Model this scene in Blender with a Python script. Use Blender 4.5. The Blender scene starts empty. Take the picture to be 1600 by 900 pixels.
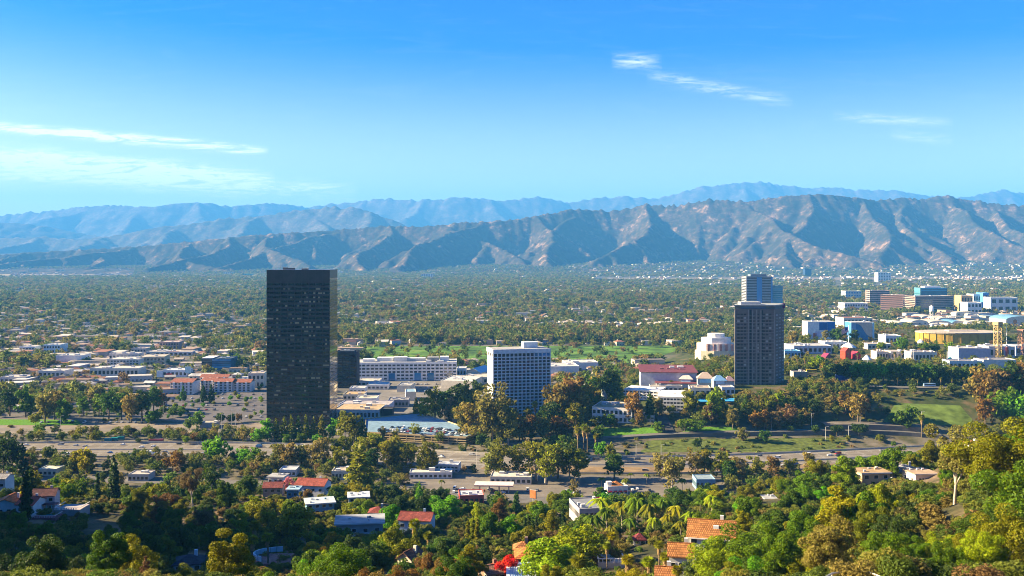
import bpy, math, random
import numpy as np
from mathutils import Vector, Matrix

R = math.radians
random.seed(7)
rng = np.random.default_rng(7)
sc = bpy.context.scene
col = sc.collection

# ------------------------------------------------------------------ camera
F = 1500.0            # focal length in pixels of a 1600 px wide frame
HZ = 400.0            # image row of the horizon
CAMZ = 170.0          # metres above the valley floor
cam_d = bpy.data.cameras.new('camera')
cam = bpy.data.objects.new('camera', cam_d)
col.objects.link(cam)
cam.location = (0, 0, CAMZ)
cam.rotation_euler = (R(90), 0, 0)
cam_d.sensor_width = 36.0
cam_d.lens = F / 1600 * 36.0
cam_d.shift_y = -(450 - HZ) / 1600
cam_d.clip_start = 1.0
cam_d.clip_end = 120000.0
sc.camera = cam

# ------------------------------------------------------------------ light
SUN_EL, SUN_AZ = 25.0, 5.0         # azimuth: degrees beyond "straight from the left"
sun_dir = Vector((-math.cos(R(SUN_EL)) * math.cos(R(SUN_AZ)),
                  math.cos(R(SUN_EL)) * math.sin(R(SUN_AZ)), math.sin(R(SUN_EL))))
sun_d = bpy.data.lights.new('sun', 'SUN')
sun_d.energy = 5.0
sun_d.angle = R(0.5)
sun_d.color = (1.0, 0.80, 0.47)
sun = bpy.data.objects.new('sun', sun_d)
col.objects.link(sun)
sun.rotation_euler = sun_dir.to_track_quat('Z', 'Y').to_euler()

world = bpy.data.worlds.new('World')
sc.world = world
world.use_nodes = True
wn, wl = world.node_tree.nodes, world.node_tree.links
wn.clear()
def N(nodes, typ, **kw):
    n = nodes.new(typ)
    for k, v in kw.items():
        setattr(n, k, v)
    return n
sky = N(wn, 'ShaderNodeTexSky', sky_type='NISHITA', sun_disc=False, sun_elevation=R(SUN_EL),
        sun_rotation=R(270 + SUN_AZ), altitude=300.0, air_density=1.0, dust_density=1.4, ozone_density=4.0)
hs = N(wn, 'ShaderNodeHueSaturation')
hs.inputs['Saturation'].default_value = 1.7
hs.inputs['Hue'].default_value = 0.531
hs.inputs['Value'].default_value = 0.77
gm = N(wn, 'ShaderNodeGamma')
gm.inputs['Gamma'].default_value = 1.2
wl.new(sky.outputs[0], gm.inputs['Color'])
wl.new(gm.outputs[0], hs.inputs['Color'])
tc = N(wn, 'ShaderNodeTexCoord')
sep = N(wn, 'ShaderNodeSeparateXYZ')
wl.new(tc.outputs['Generated'], sep.inputs[0])
msat = N(wn, 'ShaderNodeMapRange', interpolation_type='SMOOTHSTEP')      # pale air low down, deep blue above, all round
for i_, v_i in ((1, 0.0), (2, 0.24), (3, 0.48), (4, 1.45)): msat.inputs[i_].default_value = v_i
wl.new(sep.outputs['Z'], msat.inputs[0])
wl.new(msat.outputs[0], hs.inputs['Saturation'])
mhue = N(wn, 'ShaderNodeMapRange', interpolation_type='SMOOTHSTEP')
for i_, v_i in ((1, 0.02), (2, 0.28), (3, 0.548), (4, 0.518)): mhue.inputs[i_].default_value = v_i
wl.new(sep.outputs['Z'], mhue.inputs[0])
wl.new(mhue.outputs[0], hs.inputs['Hue'])
mval = N(wn, 'ShaderNodeMapRange', interpolation_type='SMOOTHSTEP')
for i_, v_i in ((1, 0.02), (2, 0.30), (3, 0.84), (4, 0.60)): mval.inputs[i_].default_value = v_i
wl.new(sep.outputs['Z'], mval.inputs[0])
wl.new(mval.outputs[0], hs.inputs['Value'])
def M(op, a, b=None, c=None, clamp=False):
    n = N(wn, 'ShaderNodeMath', operation=op, use_clamp=clamp)
    for i, v in enumerate((a, b, c)):
        if v is None: continue
        if isinstance(v, (int, float)): n.inputs[i].default_value = v
        else: wl.new(v, n.inputs[i])
    return n.outputs[0]
dy = M('MAXIMUM', sep.outputs['Y'], 0.02)
u_ = M('DIVIDE', sep.outputs['X'], dy)
v_ = M('DIVIDE', sep.outputs['Z'], dy)
def wnoise(su, sv, scale, det, off=0.0, dist=0.0):
    cx = N(wn, 'ShaderNodeCombineXYZ')
    wl.new(M('MULTIPLY', u_, su), cx.inputs[0]); wl.new(M('MULTIPLY', v_, sv), cx.inputs[1])
    cx.inputs[2].default_value = off
    nz = N(wn, 'ShaderNodeTexNoise')
    nz.inputs['Scale'].default_value = scale; nz.inputs['Detail'].default_value = det
    nz.inputs['Roughness'].default_value = 0.62; nz.inputs['Distortion'].default_value = dist
    wl.new(cx.outputs[0], nz.inputs['Vector'])
    return nz.outputs[0]
fib = wnoise(11.0, 95.0, 1.0, 9.0, 1.3, 1.6)
fine = wnoise(30.0, 170.0, 1.0, 9.0, 7.7, 2.0)
wob = wnoise(6.0, 6.0, 1.0, 3.0, 4.1)
dens = None
# cirrus streaks: (px0, py0, px1, py1, half width px, strength)
STREAKS = [(-120, 190, 420, 234, 6, 2.1), (-120, 242, 430, 280, 14, 2.2), (-120, 266, 560, 302, 13, 1.1),
           (955, 96, 1035, 100, 10, 0.36), (1010, 118, 1240, 158, 9, 0.28), (1300, 180, 1490, 190, 8, 0.26), (1390, 208, 1490, 216, 8, 0.22)]
for (x0, y0, x1, y1, hw, st) in STREAKS:
    U0, V0, U1, V1 = (x0 - 800) / F, (HZ - y0) / F, (x1 - 800) / F, (HZ - y1) / F
    t = M('DIVIDE', M('SUBTRACT', u_, U0), U1 - U0)
    t_in = M('MULTIPLY', t, M('SUBTRACT', 1.0, t))
    env = M('POWER', M('MULTIPLY', M('MAXIMUM', t_in, 0.0), 4.0), 0.55)
    vc = M('MULTIPLY_ADD', t, V1 - V0, V0)
    vc = M('MULTIPLY_ADD', M('SUBTRACT', wob, 0.5), 2.2 * hw / F, vc)
    q = M('DIVIDE', M('SUBTRACT', v_, vc), hw / F)
    g = M('POWER', 2.718, M('MULTIPLY', M('MULTIPLY', q, q), -1.0))
    d = M('MULTIPLY', M('MULTIPLY', g, env), st)
    dens = d if dens is None else M('ADD', dens, d)
tex = M('MULTIPLY', M('MULTIPLY_ADD', fib, 4.6, -1.75, True), M('MULTIPLY_ADD', fine, 3.6, -1.1, True))
dens = M('MULTIPLY', dens, M('MULTIPLY_ADD', tex, 1.6, 0.07))
veil = M('MULTIPLY', M('MULTIPLY_ADD', fib, 2.4, -1.25, True), 0.05)
dens = M('ADD', dens, veil, clamp=True)
front = M('MULTIPLY', M('GREATER_THAN', sep.outputs['Y'], 0.05), M('GREATER_THAN', sep.outputs['Z'], 0.0))
dens = M('MULTIPLY', dens, front, clamp=True)
cl = N(wn, 'ShaderNodeMix', data_type='RGBA')
wl.new(dens, cl.inputs['Factor'])
wl.new(hs.outputs[0], cl.inputs['A'])
cl.inputs['B'].default_value = (6.6, 6.5, 6.3, 1)
bg = N(wn, 'ShaderNodeBackground')
bg.inputs['Strength'].default_value = 0.057
wl.new(cl.outputs['Result'], bg.inputs['Color'])
wo = N(wn, 'ShaderNodeOutputWorld')
wl.new(bg.outputs[0], wo.inputs['Surface'])

world.cycles.sampling_method = 'MANUAL'
world.cycles.sample_map_resolution = 256
vs = sc.view_settings
vs.view_transform = 'Standard'
vs.look = 'None'
vs.exposure = 2.32
vs.gamma = 1.0
vs.use_curve_mapping = False
sc.render.engine = 'CYCLES'
cy = sc.cycles
cy.use_denoising = True
try: cy.denoiser = 'OPENIMAGEDENOISE'
except Exception: pass
cy.filter_width = 1.0
cy.max_bounces = 5
cy.diffuse_bounces = 2
cy.glossy_bounces = 2
cy.transmission_bounces = 2
cy.volume_bounces = 0
cy.transparent_max_bounces = 4
cy.caustics_reflective = cy.caustics_refractive = False
cy.sample_clamp_indirect = 4.0
sc.render.use_persistent_data = False

# ------------------------------------------------------------------ numpy noise
def _hash(ix, iy, seed):
    h = (ix.astype(np.int64) * 374761393 + iy.astype(np.int64) * 668265263 + seed * 982451653) & 0x7fffffff
    h = ((h ^ (h >> 13)) * 1274126177) & 0x7fffffff
    return (h ^ (h >> 16)) & 0x7fffffff
def perlin(x, y, seed=0):
    x = np.asarray(x, float); y = np.asarray(y, float)
    ix, iy = np.floor(x), np.floor(y)
    fx, fy = x - ix, y - iy
    u, v = fx * fx * fx * (fx * (fx * 6 - 15) + 10), fy * fy * fy * (fy * (fy * 6 - 15) + 10)
    def g(a, b):
        t = _hash(ix + a, iy + b, seed) / 0x7fffffff * 2 * np.pi
        return np.cos(t) * (fx - a) + np.sin(t) * (fy - b)
    return ((g(0, 0) * (1 - u) + g(1, 0) * u) * (1 - v) + (g(0, 1) * (1 - u) + g(1, 1) * u) * v) * 1.5
def fbm(x, y, o=4, seed=0, gain=0.5):
    s, a, f = 0, 1.0, 1.0
    for k in range(o):
        s = s + a * perlin(np.asarray(x) * f, np.asarray(y) * f, seed + k); a *= gain; f *= 2.03
    return s
def ridged(x, y, o=4, seed=0, gain=0.5):
    s, a, f, tot = 0, 1.0, 1.0, 0
    for k in range(o):
        s = s + a * (1 - np.minimum(1, np.abs(perlin(np.asarray(x) * f, np.asarray(y) * f, seed + k)) * 1.6)); tot += a; a *= gain; f *= 2.05
    return s / tot
def S(a, b, t):
    t = np.clip((np.asarray(t, float) - a) / (b - a), 0, 1)
    return t * t * (3 - 2 * t)

# ------------------------------------------------------------------ terrain function
def W(px, py, Y):
    return ((px - 800) / F * Y, Y, CAMZ + (HZ - py) / F * Y)
CP = [(-40, 790, 500), (70, 808, 480), (160, 842, 400), (100, 925, 260), (0, 930, 230), (300, 885, 330), (260, 850, 390), (400, 925, 260),
      (560, 845, 415), (485, 775, 560), (500, 805, 500), (425, 772, 570), (640, 832, 430), (635, 886, 300), (700, 930, 260),
      (805, 915, 280), (1100, 893, 270), (1000, 852, 330), (950, 880, 300), (1448, 760, 420), (1497, 812, 290), (1540, 718, 450),
      (1370, 748, 430), (1300, 945, 150), (1330, 905, 75), (1560, 860, 210), (1500, 910, 150), (1590, 740, 330), (1590, 735, 235), (1640, 700, 300), (1560, 690, 420), (1200, 800, 400), (1250, 770, 500),
      (900, 930, 260), (1000, 930, 250), (1180, 950, 190), (600, 950, 210), (200, 950, 200), (850, 835, 430), (760, 830, 460), (1150, 790, 520)]
_pts = [W(*c) for c in CP] + [
      (0, 0, 152), (-120, 0, 160), (130, 0, 162), (0, -200, 230), (-400, -200, 240), (400, -200, 240), (0, -600, 300), (-700, -500, 280), (700, -500, 280),
      (-30, 70, 143), (40, 60, 146), (-90, 100, 140), (-360, 100, 170), (-450, 100, 225), (-460, 250, 262), (-460, 380, 268), (-460, 450, 262), (-470, 520, 120), (-490, 600, 60), (-600, 300, 265), (-300, 420, 64), (-295, 500, 42), (-330, 500, 52), (-270, 350, 84), (-330, 350, 110), (-310, 560, 28), (-800, 300, 190),
      (-800, 600, 40), (-420, 680, 5), (-700, 700, 0), (400, 150, 190), (300, 250, 140), (380, 400, 120), (380, 560, 40), (700, 300, 170), (700, 600, 40), (500, 700, 0),
      (-200, 660, 4), (0, 640, 0), (0, 700, 0), (200, 660, 2), (-300, 630, 16)]
_pts = np.array(_pts)
_A = np.linalg.norm(_pts[:, None, :2] - _pts[None, :, :2], axis=2)
_n = len(_pts)
_K = np.zeros((_n + 3, _n + 3))
_K[:_n, :_n] = _A - np.eye(_n) * 4.0
_K[:_n, _n] = 1; _K[:_n, _n + 1:] = _pts[:, :2] / 100
_K[_n:, :_n] = _K[:_n, _n:].T
_wt = np.linalg.solve(_K, np.r_[_pts[:, 2], 0, 0, 0])
def zg(x, y):
    x, y = np.broadcast_arrays(np.asarray(x, float), np.asarray(y, float))
    z = np.zeros(x.shape)
    m = y < 690
    if m.any():
        xx = np.clip(x[m], -800, 800); yy = np.clip(y[m], -600, None)
        d = np.sqrt((xx[:, None] - _pts[None, :, 0]) ** 2 + (yy[:, None] - _pts[None, :, 1]) ** 2)
        h = d @ _wt[:_n] + _wt[_n] + _wt[_n + 1] * xx / 100 + _wt[_n + 2] * yy / 100
        h = np.maximum(h, 0)
        h = h + 1.6 * fbm(xx / 23, yy / 23, 3, 5) * np.clip(h / 15, 0, 1)
        z[m] = np.maximum(h, 0) * (1 - S(600, 685, yy))
    x0 = -40 + np.maximum(0, y - 1000) * 0.45
    z = z + 36 * S(0, 270, x - x0) * S(845, 985, y) * (1 - S(1750, 1980, y))
    z = z + 75 * S(7600, 10500, y) * S(-2500, 3500, x)
    return z
def zfar(x, y):
    return zg(x, y) + 0.03 * np.clip(np.asarray(y, float) - 9000, 0, 2500)
_YS = np.concatenate([np.arange(40, 1200, 1.0), 1200 * 1.002 ** np.arange(0, 1200)])
def hit(px, py):
    x = (px - 800) / F * _YS
    rz = CAMZ + (HZ - py) / F * _YS
    g = zg(x, _YS)
    i = int(np.argmax(rz <= g)) if (rz <= g).any() else len(_YS) - 1
    return (float(x[i]), float(_YS[i]), float(g[i]))
def z1(x, y):
    return float(zg(np.array([x]), np.array([y]))[0])
def proj(x, y, z):
    return 800 + F * x / y, HZ - F * (z - CAMZ) / y

# ------------------------------------------------------------------ materials
_mats = {}
def nodes_mat(name):
    m = bpy.data.materials.new(name); m.use_nodes = True
    return m, m.node_tree.nodes, m.node_tree.links, m.node_tree.nodes['Principled BSDF']
def mat(name, color=None, rough=0.8, spec=0.3, var=0.12, scale=0.6, metal=0.0, obj_color=False, bump=0.0, gain=1.0, stretch=None):
    """plain painted / mineral surface with blotchy variation; colour from the object when obj_color"""
    if name in _mats: return _mats[name]
    m, n, l, b = nodes_mat(name)
    b.inputs['Roughness'].default_value = rough
    b.inputs['Specular IOR Level'].default_value = spec
    b.inputs['Metallic'].default_value = metal
    g = N(n, 'ShaderNodeNewGeometry')
    nz = N(n, 'ShaderNodeTexNoise'); nz.inputs['Scale'].default_value = scale; nz.inputs['Detail'].default_value = 5
    if stretch:
        vm = N(n, 'ShaderNodeVectorMath', operation='MULTIPLY'); vm.inputs[1].default_value = stretch
        l.new(g.outputs['Position'], vm.inputs[0]); l.new(vm.outputs[0], nz.inputs['Vector'])
    else: l.new(g.outputs['Position'], nz.inputs['Vector'])
    mr = N(n, 'ShaderNodeMapRange'); mr.inputs['From Min'].default_value = 0.3; mr.inputs['From Max'].default_value = 0.7
    mr.inputs['To Min'].default_value = gain * (1 - var); mr.inputs['To Max'].default_value = gain * (1 + var)
    l.new(nz.outputs[0], mr.inputs[0])
    mul = N(n, 'ShaderNodeMix', data_type='RGBA', blend_type='MULTIPLY'); mul.inputs['Factor'].default_value = 1
    if obj_color:
        oi = N(n, 'ShaderNodeObjectInfo'); l.new(oi.outputs['Color'], mul.inputs['A'])
    else:
        mul.inputs['A'].default_value = (*color, 1)
    l.new(mr.outputs[0], mul.inputs['B'])
    l.new(mul.outputs['Result'], b.inputs['Base Color'])
    if bump:
        bp = N(n, 'ShaderNodeBump'); bp.inputs['Strength'].default_value = bump; bp.inputs['Distance'].default_value = 0.1
        l.new(nz.outputs[0], bp.inputs['Height']); l.new(bp.outputs[0], b.inputs['Normal'])
    _mats[name] = m
    return m
STUCCO = mat('stucco', rough=0.85, spec=0.2, var=0.13, scale=0.35, obj_color=True, gain=0.86)
PAINT = mat('car_paint', rough=0.25, spec=0.5, var=0.02, obj_color=True)
METAL = mat('metal', rough=0.45, spec=0.5, var=0.1, obj_color=True)
ROOF = mat('flat_roof', rough=0.9, spec=0.1, var=0.22, scale=0.25, obj_color=True, gain=0.62)
RUBBER = mat('rubber', (0.02, 0.02, 0.02))
ASPHALT = mat('asphalt', (0.13, 0.12, 0.11), 0.9, 0.15, 0.22, 0.12)
ASPHALT_D = mat('dark_asphalt', (0.06, 0.057, 0.06), 0.9, 0.15, 0.2, 0.2)
CONCRETE = mat('concrete', (0.40, 0.36, 0.31), 0.9, 0.15, 0.15, 0.15)
MARK = mat('road_paint', (0.75, 0.73, 0.68), 0.8, 0.2, 0.15, 1.0)
def glass_mat(name, color, rough=0.08, spec=0.8, metal=0.0, lo=0.45, hi=1.6):
    if name in _mats: return _mats[name]
    m, n, l, b = nodes_mat(name)
    oi = N(n, 'ShaderNodeObjectInfo')
    mr = N(n, 'ShaderNodeMapRange'); mr.inputs['To Min'].default_value = lo; mr.inputs['To Max'].default_value = hi
    l.new(oi.outputs['Random'], mr.inputs[0])
    mul = N(n, 'ShaderNodeMix', data_type='RGBA', blend_type='MULTIPLY'); mul.inputs['Factor'].default_value = 1
    mul.inputs['A'].default_value = (*color, 1); l.new(mr.outputs[0], mul.inputs['B'])
    l.new(mul.outputs['Result'], b.inputs['Base Color'])
    b.inputs['Roughness'].default_value = rough; b.inputs['Specular IOR Level'].default_value = spec; b.inputs['Metallic'].default_value = metal
    _mats[name] = m
    return m
GLASS = glass_mat('window_glass', (0.030, 0.030, 0.034), 0.12, 0.5)
GLASS_RED = glass_mat('curtained_glass', (0.085, 0.030, 0.026), 0.3, 0.25)
GLASS_BLACK = glass_mat('bronze_glass', (0.085, 0.070, 0.055), 0.05, 0.8, 0.9, 0.8, 1.2)
GLASS_BLUE = glass_mat('blue_glass', (0.03, 0.16, 0.34), 0.1, 0.8)
GLASS_TEAL = glass_mat('teal_glass', (0.06, 0.30, 0.40), 0.12, 0.8)

def leaf_mat():
    m, n, l, b = nodes_mat('leaf')
    oi = N(n, 'ShaderNodeObjectInfo'); ge = N(n, 'ShaderNodeNewGeometry')
    hv = N(n, 'ShaderNodeHueSaturation')
    mh = N(n, 'ShaderNodeMapRange'); mh.inputs['To Min'].default_value = 0.485; mh.inputs['To Max'].default_value = 0.52
    l.new(ge.outputs['Random Per Island'], mh.inputs[0]); l.new(mh.outputs[0], hv.inputs['Hue'])
    w = N(n, 'ShaderNodeTexWhiteNoise', noise_dimensions='1D'); l.new(ge.outputs['Random Per Island'], w.inputs['W'])
    mv = N(n, 'ShaderNodeMapRange'); mv.inputs['To Min'].default_value = 0.6; mv.inputs['To Max'].default_value = 1.5
    l.new(w.outputs['Value'], mv.inputs[0]); l.new(mv.outputs[0], hv.inputs['Value'])
    l.new(oi.outputs['Color'], hv.inputs['Color'])
    hv.inputs['Saturation'].default_value = 1.12
    l.new(hv.outputs[0], b.inputs['Base Color'])
    b.inputs['Roughness'].default_value = 0.6; b.inputs['Specular IOR Level'].default_value = 0.2
    tr = N(n, 'ShaderNodeBsdfTranslucent'); l.new(hv.outputs[0], tr.inputs['Color'])
    mx = N(n, 'ShaderNodeMixShader'); mx.inputs[0].default_value = 0.40
    l.new(b.outputs[0], mx.inputs[1]); l.new(tr.outputs[0], mx.inputs[2])
    l.new(mx.outputs[0], n['Material Output'].inputs['Surface'])
    return m
LEAF = leaf_mat()
def leaf_far_mat():
    """same leaf, its hue spread over many trees by each tree's own random number"""
    m, n, l, b = nodes_mat('leaf_far')
    oi = N(n, 'ShaderNodeObjectInfo'); ge = N(n, 'ShaderNodeNewGeometry')
    cr = N(n, 'ShaderNodeValToRGB')
    e = cr.color_ramp.elements
    stops = [(0.0, (0.050, 0.076, 0.014)), (0.2, (0.085, 0.126, 0.016)), (0.42, (0.140, 0.172, 0.021)), (0.66, (0.195, 0.190, 0.026)),
             (0.84, (0.215, 0.165, 0.038)), (0.94, (0.18, 0.108, 0.040)), (1.0, (0.095, 0.190, 0.014))]
    e[0].position, e[0].color = stops[0][0], (*stops[0][1], 1)
    e[1].position, e[1].color = stops[-1][0], (*stops[-1][1], 1)
    for p, c in stops[1:-1]:
        k = e.new(p); k.color = (*c, 1)
    l.new(oi.outputs['Random'], cr.inputs[0])
    mv = N(n, 'ShaderNodeMapRange'); mv.inputs['To Min'].default_value = 0.65; mv.inputs['To Max'].default_value = 1.4
    l.new(ge.outputs['Random Per Island'], mv.inputs[0])
    mul = N(n, 'ShaderNodeMix', data_type='RGBA', blend_type='MULTIPLY'); mul.inputs['Factor'].default_value = 1
    l.new(cr.outputs[0], mul.inputs['A']); l.new(mv.outputs[0], mul.inputs['B'])
    l.new(mul.outputs['Result'], b.inputs['Base Color'])
    b.inputs['Roughness'].default_value = 0.65; b.inputs['Specular IOR Level'].default_value = 0.15
    tr = N(n, 'ShaderNodeBsdfTranslucent'); l.new(mul.outputs['Result'], tr.inputs['Color'])
    mx = N(n, 'ShaderNodeMixShader'); mx.inputs[0].default_value = 0.38
    l.new(b.outputs[0], mx.inputs[1]); l.new(tr.outputs[0], mx.inputs[2])
    l.new(mx.outputs[0], n['Material Output'].inputs['Surface'])
    return m
LEAF_FAR = leaf_far_mat()
BARK = mat('bark', rough=0.9, spec=0.1, var=0.3, scale=3.0, obj_color=True)

def tile_mat():
    """clay tiles laid in courses across the slope"""
    m, n, l, b = nodes_mat('clay_tile')
    oi = N(n, 'ShaderNodeObjectInfo'); tcn = N(n, 'ShaderNodeTexCoord')
    br = N(n, 'ShaderNodeTexBrick')
    br.inputs['Scale'].default_value = 1.0; br.inputs['Brick Width'].default_value = 0.55; br.inputs['Row Height'].default_value = 0.75; br.inputs['Mortar Size'].default_value = 0.07
    br.inputs['Color1'].default_value = (1.25, 1.2, 1.1, 1); br.inputs['Color2'].default_value = (0.72, 0.68, 0.66, 1); br.inputs['Mortar'].default_value = (0.35, 0.3, 0.3, 1)
    l.new(tcn.outputs['Object'], br.inputs['Vector'])
    nz = N(n, 'ShaderNodeTexNoise'); nz.inputs['Scale'].default_value = 0.5; l.new(tcn.outputs['Object'], nz.inputs['Vector'])
    mr = N(n, 'ShaderNodeMapRange'); mr.inputs['From Min'].default_value = 0.3; mr.inputs['From Max'].default_value = 0.7; mr.inputs['To Min'].default_value = 0.75; mr.inputs['To Max'].default_value = 1.2
    l.new(nz.outputs[0], mr.inputs[0])
    mul = N(n, 'ShaderNodeMix', data_type='RGBA', blend_type='MULTIPLY'); mul.inputs['Factor'].default_value = 1
    l.new(oi.outputs['Color'], mul.inputs['A']); l.new(br.outputs['Color'], mul.inputs['B'])
    m2 = N(n, 'ShaderNodeMix', data_type='RGBA', blend_type='MULTIPLY'); m2.inputs['Factor'].default_value = 1
    l.new(mul.outputs['Result'], m2.inputs['A']); l.new(mr.outputs[0], m2.inputs['B'])
    l.new(m2.outputs['Result'], b.inputs['Base Color'])
    bp = N(n, 'ShaderNodeBump'); bp.inputs['Strength'].default_value = 0.8; bp.inputs['Distance'].default_value = 0.12
    l.new(br.outputs['Fac'], bp.inputs['Height']); bp.invert = True; l.new(bp.outputs[0], b.inputs['Normal'])
    b.inputs['Roughness'].default_value = 0.8; b.inputs['Specular IOR Level'].default_value = 0.2
    return m
TILE = tile_mat()

# ------------------------------------------------------------------ mesh helpers
class MB:
    def __init__(self): self.v, self.f, self.mi = [], [], []
    def quad(self, a, b, c, d, mi=0):
        k = len(self.v); self.v += [tuple(a), tuple(b), tuple(c), tuple(d)]; self.f.append((k, k + 1, k + 2, k + 3)); self.mi.append(mi); return self
    def poly(self, pts, mi=0):
        k = len(self.v); self.v += [tuple(p) for p in pts]; self.f.append(tuple(range(k, k + len(pts)))); self.mi.append(mi); return self
    def box(self, x0, x1, y0, y1, z0, z1, mi=0):
        k = len(self.v)
        self.v += [(x0, y0, z0), (x1, y0, z0), (x1, y1, z0), (x0, y1, z0), (x0, y0, z1), (x1, y0, z1), (x1, y1, z1), (x0, y1, z1)]
        for q in ((3, 2, 1, 0), (4, 5, 6, 7), (0, 1, 5, 4), (1, 2, 6, 5), (2, 3, 7, 6), (3, 0, 4, 7)):
            self.f.append(tuple(k + i for i in q)); self.mi.append(mi)
        return self
    def prism(self, poly, z0, z1, mi=0, cap=True):
        n = len(poly); k = len(self.v)
        self.v += [(p[0], p[1], z0) for p in poly] + [(p[0], p[1], z1) for p in poly]
        for i in range(n):
            j = (i + 1) % n
            self.f.append((k + i, k + j, k + n + j, k + n + i)); self.mi.append(mi)
        if cap:
            self.f.append(tuple(k + n + i for i in range(n))); self.mi.append(mi)
            self.f.append(tuple(k + n - 1 - i for i in range(n))); self.mi.append(mi)
        return self
    def tube(self, p0, p1, r0, r1, n=6, mi=0, cap=False):
        p0, p1 = Vector(p0), Vector(p1)
        d = (p1 - p0).normalized()
        a = d.orthogonal().normalized(); b = d.cross(a)
        k = len(self.v)
        for p, r in ((p0, r0), (p1, r1)):
            for i in range(n):
                t = 2 * math.pi * i / n
                self.v.append(tuple(p + a * (math.cos(t) * r) + b * (math.sin(t) * r)))
        for i in range(n):
            j = (i + 1) % n
            self.f.append((k + i, k + j, k + n + j, k + n + i)); self.mi.append(mi)
        if cap:
            self.f.append(tuple(k + n + i for i in range(n))); self.mi.append(mi)
        return self
    def mesh(self, name, mats, smooth=False):
        me = bpy.data.meshes.new(name)
        me.from_pydata(self.v, [], self.f)
        for m in (mats if isinstance(mats, (list, tuple)) else [mats]):
            if m is not None: me.materials.append(m)
        if any(self.mi): me.polygons.foreach_set('material_index', self.mi)
        if smooth: me.polygons.foreach_set('use_smooth', [True] * len(me.polygons))
        return me
    def build(self, name, mats, parent=None, color=None, smooth=False):
        return ob(name, self.mesh(name, mats, smooth), parent, color)
def ob(name, data, parent=None, color=None):
    o = bpy.data.objects.new(name, data); col.objects.link(o)
    if parent is not None: o.parent = parent
    if color is not None: o.color = (*color, 1)
    return o
def tag(o, label=None, cat=None, group=None, kind=None):
    if label: o['label'] = label
    if cat: o['category'] = cat
    if group: o['group'] = group
    if kind: o['kind'] = kind
    return o
def thing(name, label, cat, loc, rz=0, group=None):
    o = ob(name, None); o.location = loc; o.rotation_euler = (0, 0, rz); o.empty_display_size = 2
    return tag(o, label, cat, group)
UNIT = {}
def unit_box(m):
    """a 1 x 1 x 1 box centred on its base, one mesh per material, shared by all alike pieces"""
    if m.name not in UNIT: UNIT[m.name] = MB().box(-.5, .5, -.5, .5, 0, 1).mesh('piece_' + m.name, m)
    return UNIT[m.name]
def piece(name, m, parent, x, y, z, sx, sy, sz, color=None, rz=0):
    o = ob(name, unit_box(m), parent, color); o.location = (x, y, z); o.scale = (sx, sy, sz); o.rotation_euler.z = rz
    return o
PROT = []      # screen boxes of things no nearer tree may grow in front of: px0, py0, px1, py1, distance
FOOT = []      # footprints on the ground: centre, half sizes, turn
def protect(px0, py0, px1, py1, Y): PROT.append((px0, py0, px1, py1, Y))
def mesh_np(name, v, quads, mats, smooth=False):
    me = bpy.data.meshes.new(name)
    n, q = len(v), len(quads)
    me.vertices.add(n); me.vertices.foreach_set('co', np.asarray(v, np.float32).ravel())
    me.loops.add(q * 4); me.loops.foreach_set('vertex_index', np.asarray(quads, np.int32).ravel())
    me.polygons.add(q); me.polygons.foreach_set('loop_start', np.arange(0, q * 4, 4, dtype=np.int32))
    me.polygons.foreach_set('loop_total', np.full(q, 4, np.int32))
    if smooth: me.polygons.foreach_set('use_smooth', np.ones(q, bool))
    me.update(calc_edges=True)
    for m in (mats if isinstance(mats, (list, tuple)) else [mats]):
            if m is not None: me.materials.append(m)
    return me
def grid_mesh(name, X, Y, Z, m, smooth=True):
    ny, nx = X.shape
    v = np.stack([X, Y, Z], -1).reshape(-1, 3)
    i = np.arange(ny * nx).reshape(ny, nx)
    q = np.stack([i[:-1, :-1], i[:-1, 1:], i[1:, 1:], i[1:, :-1]], -1).reshape(-1, 4)
    return mesh_np(name, v, q, m, smooth)

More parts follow.
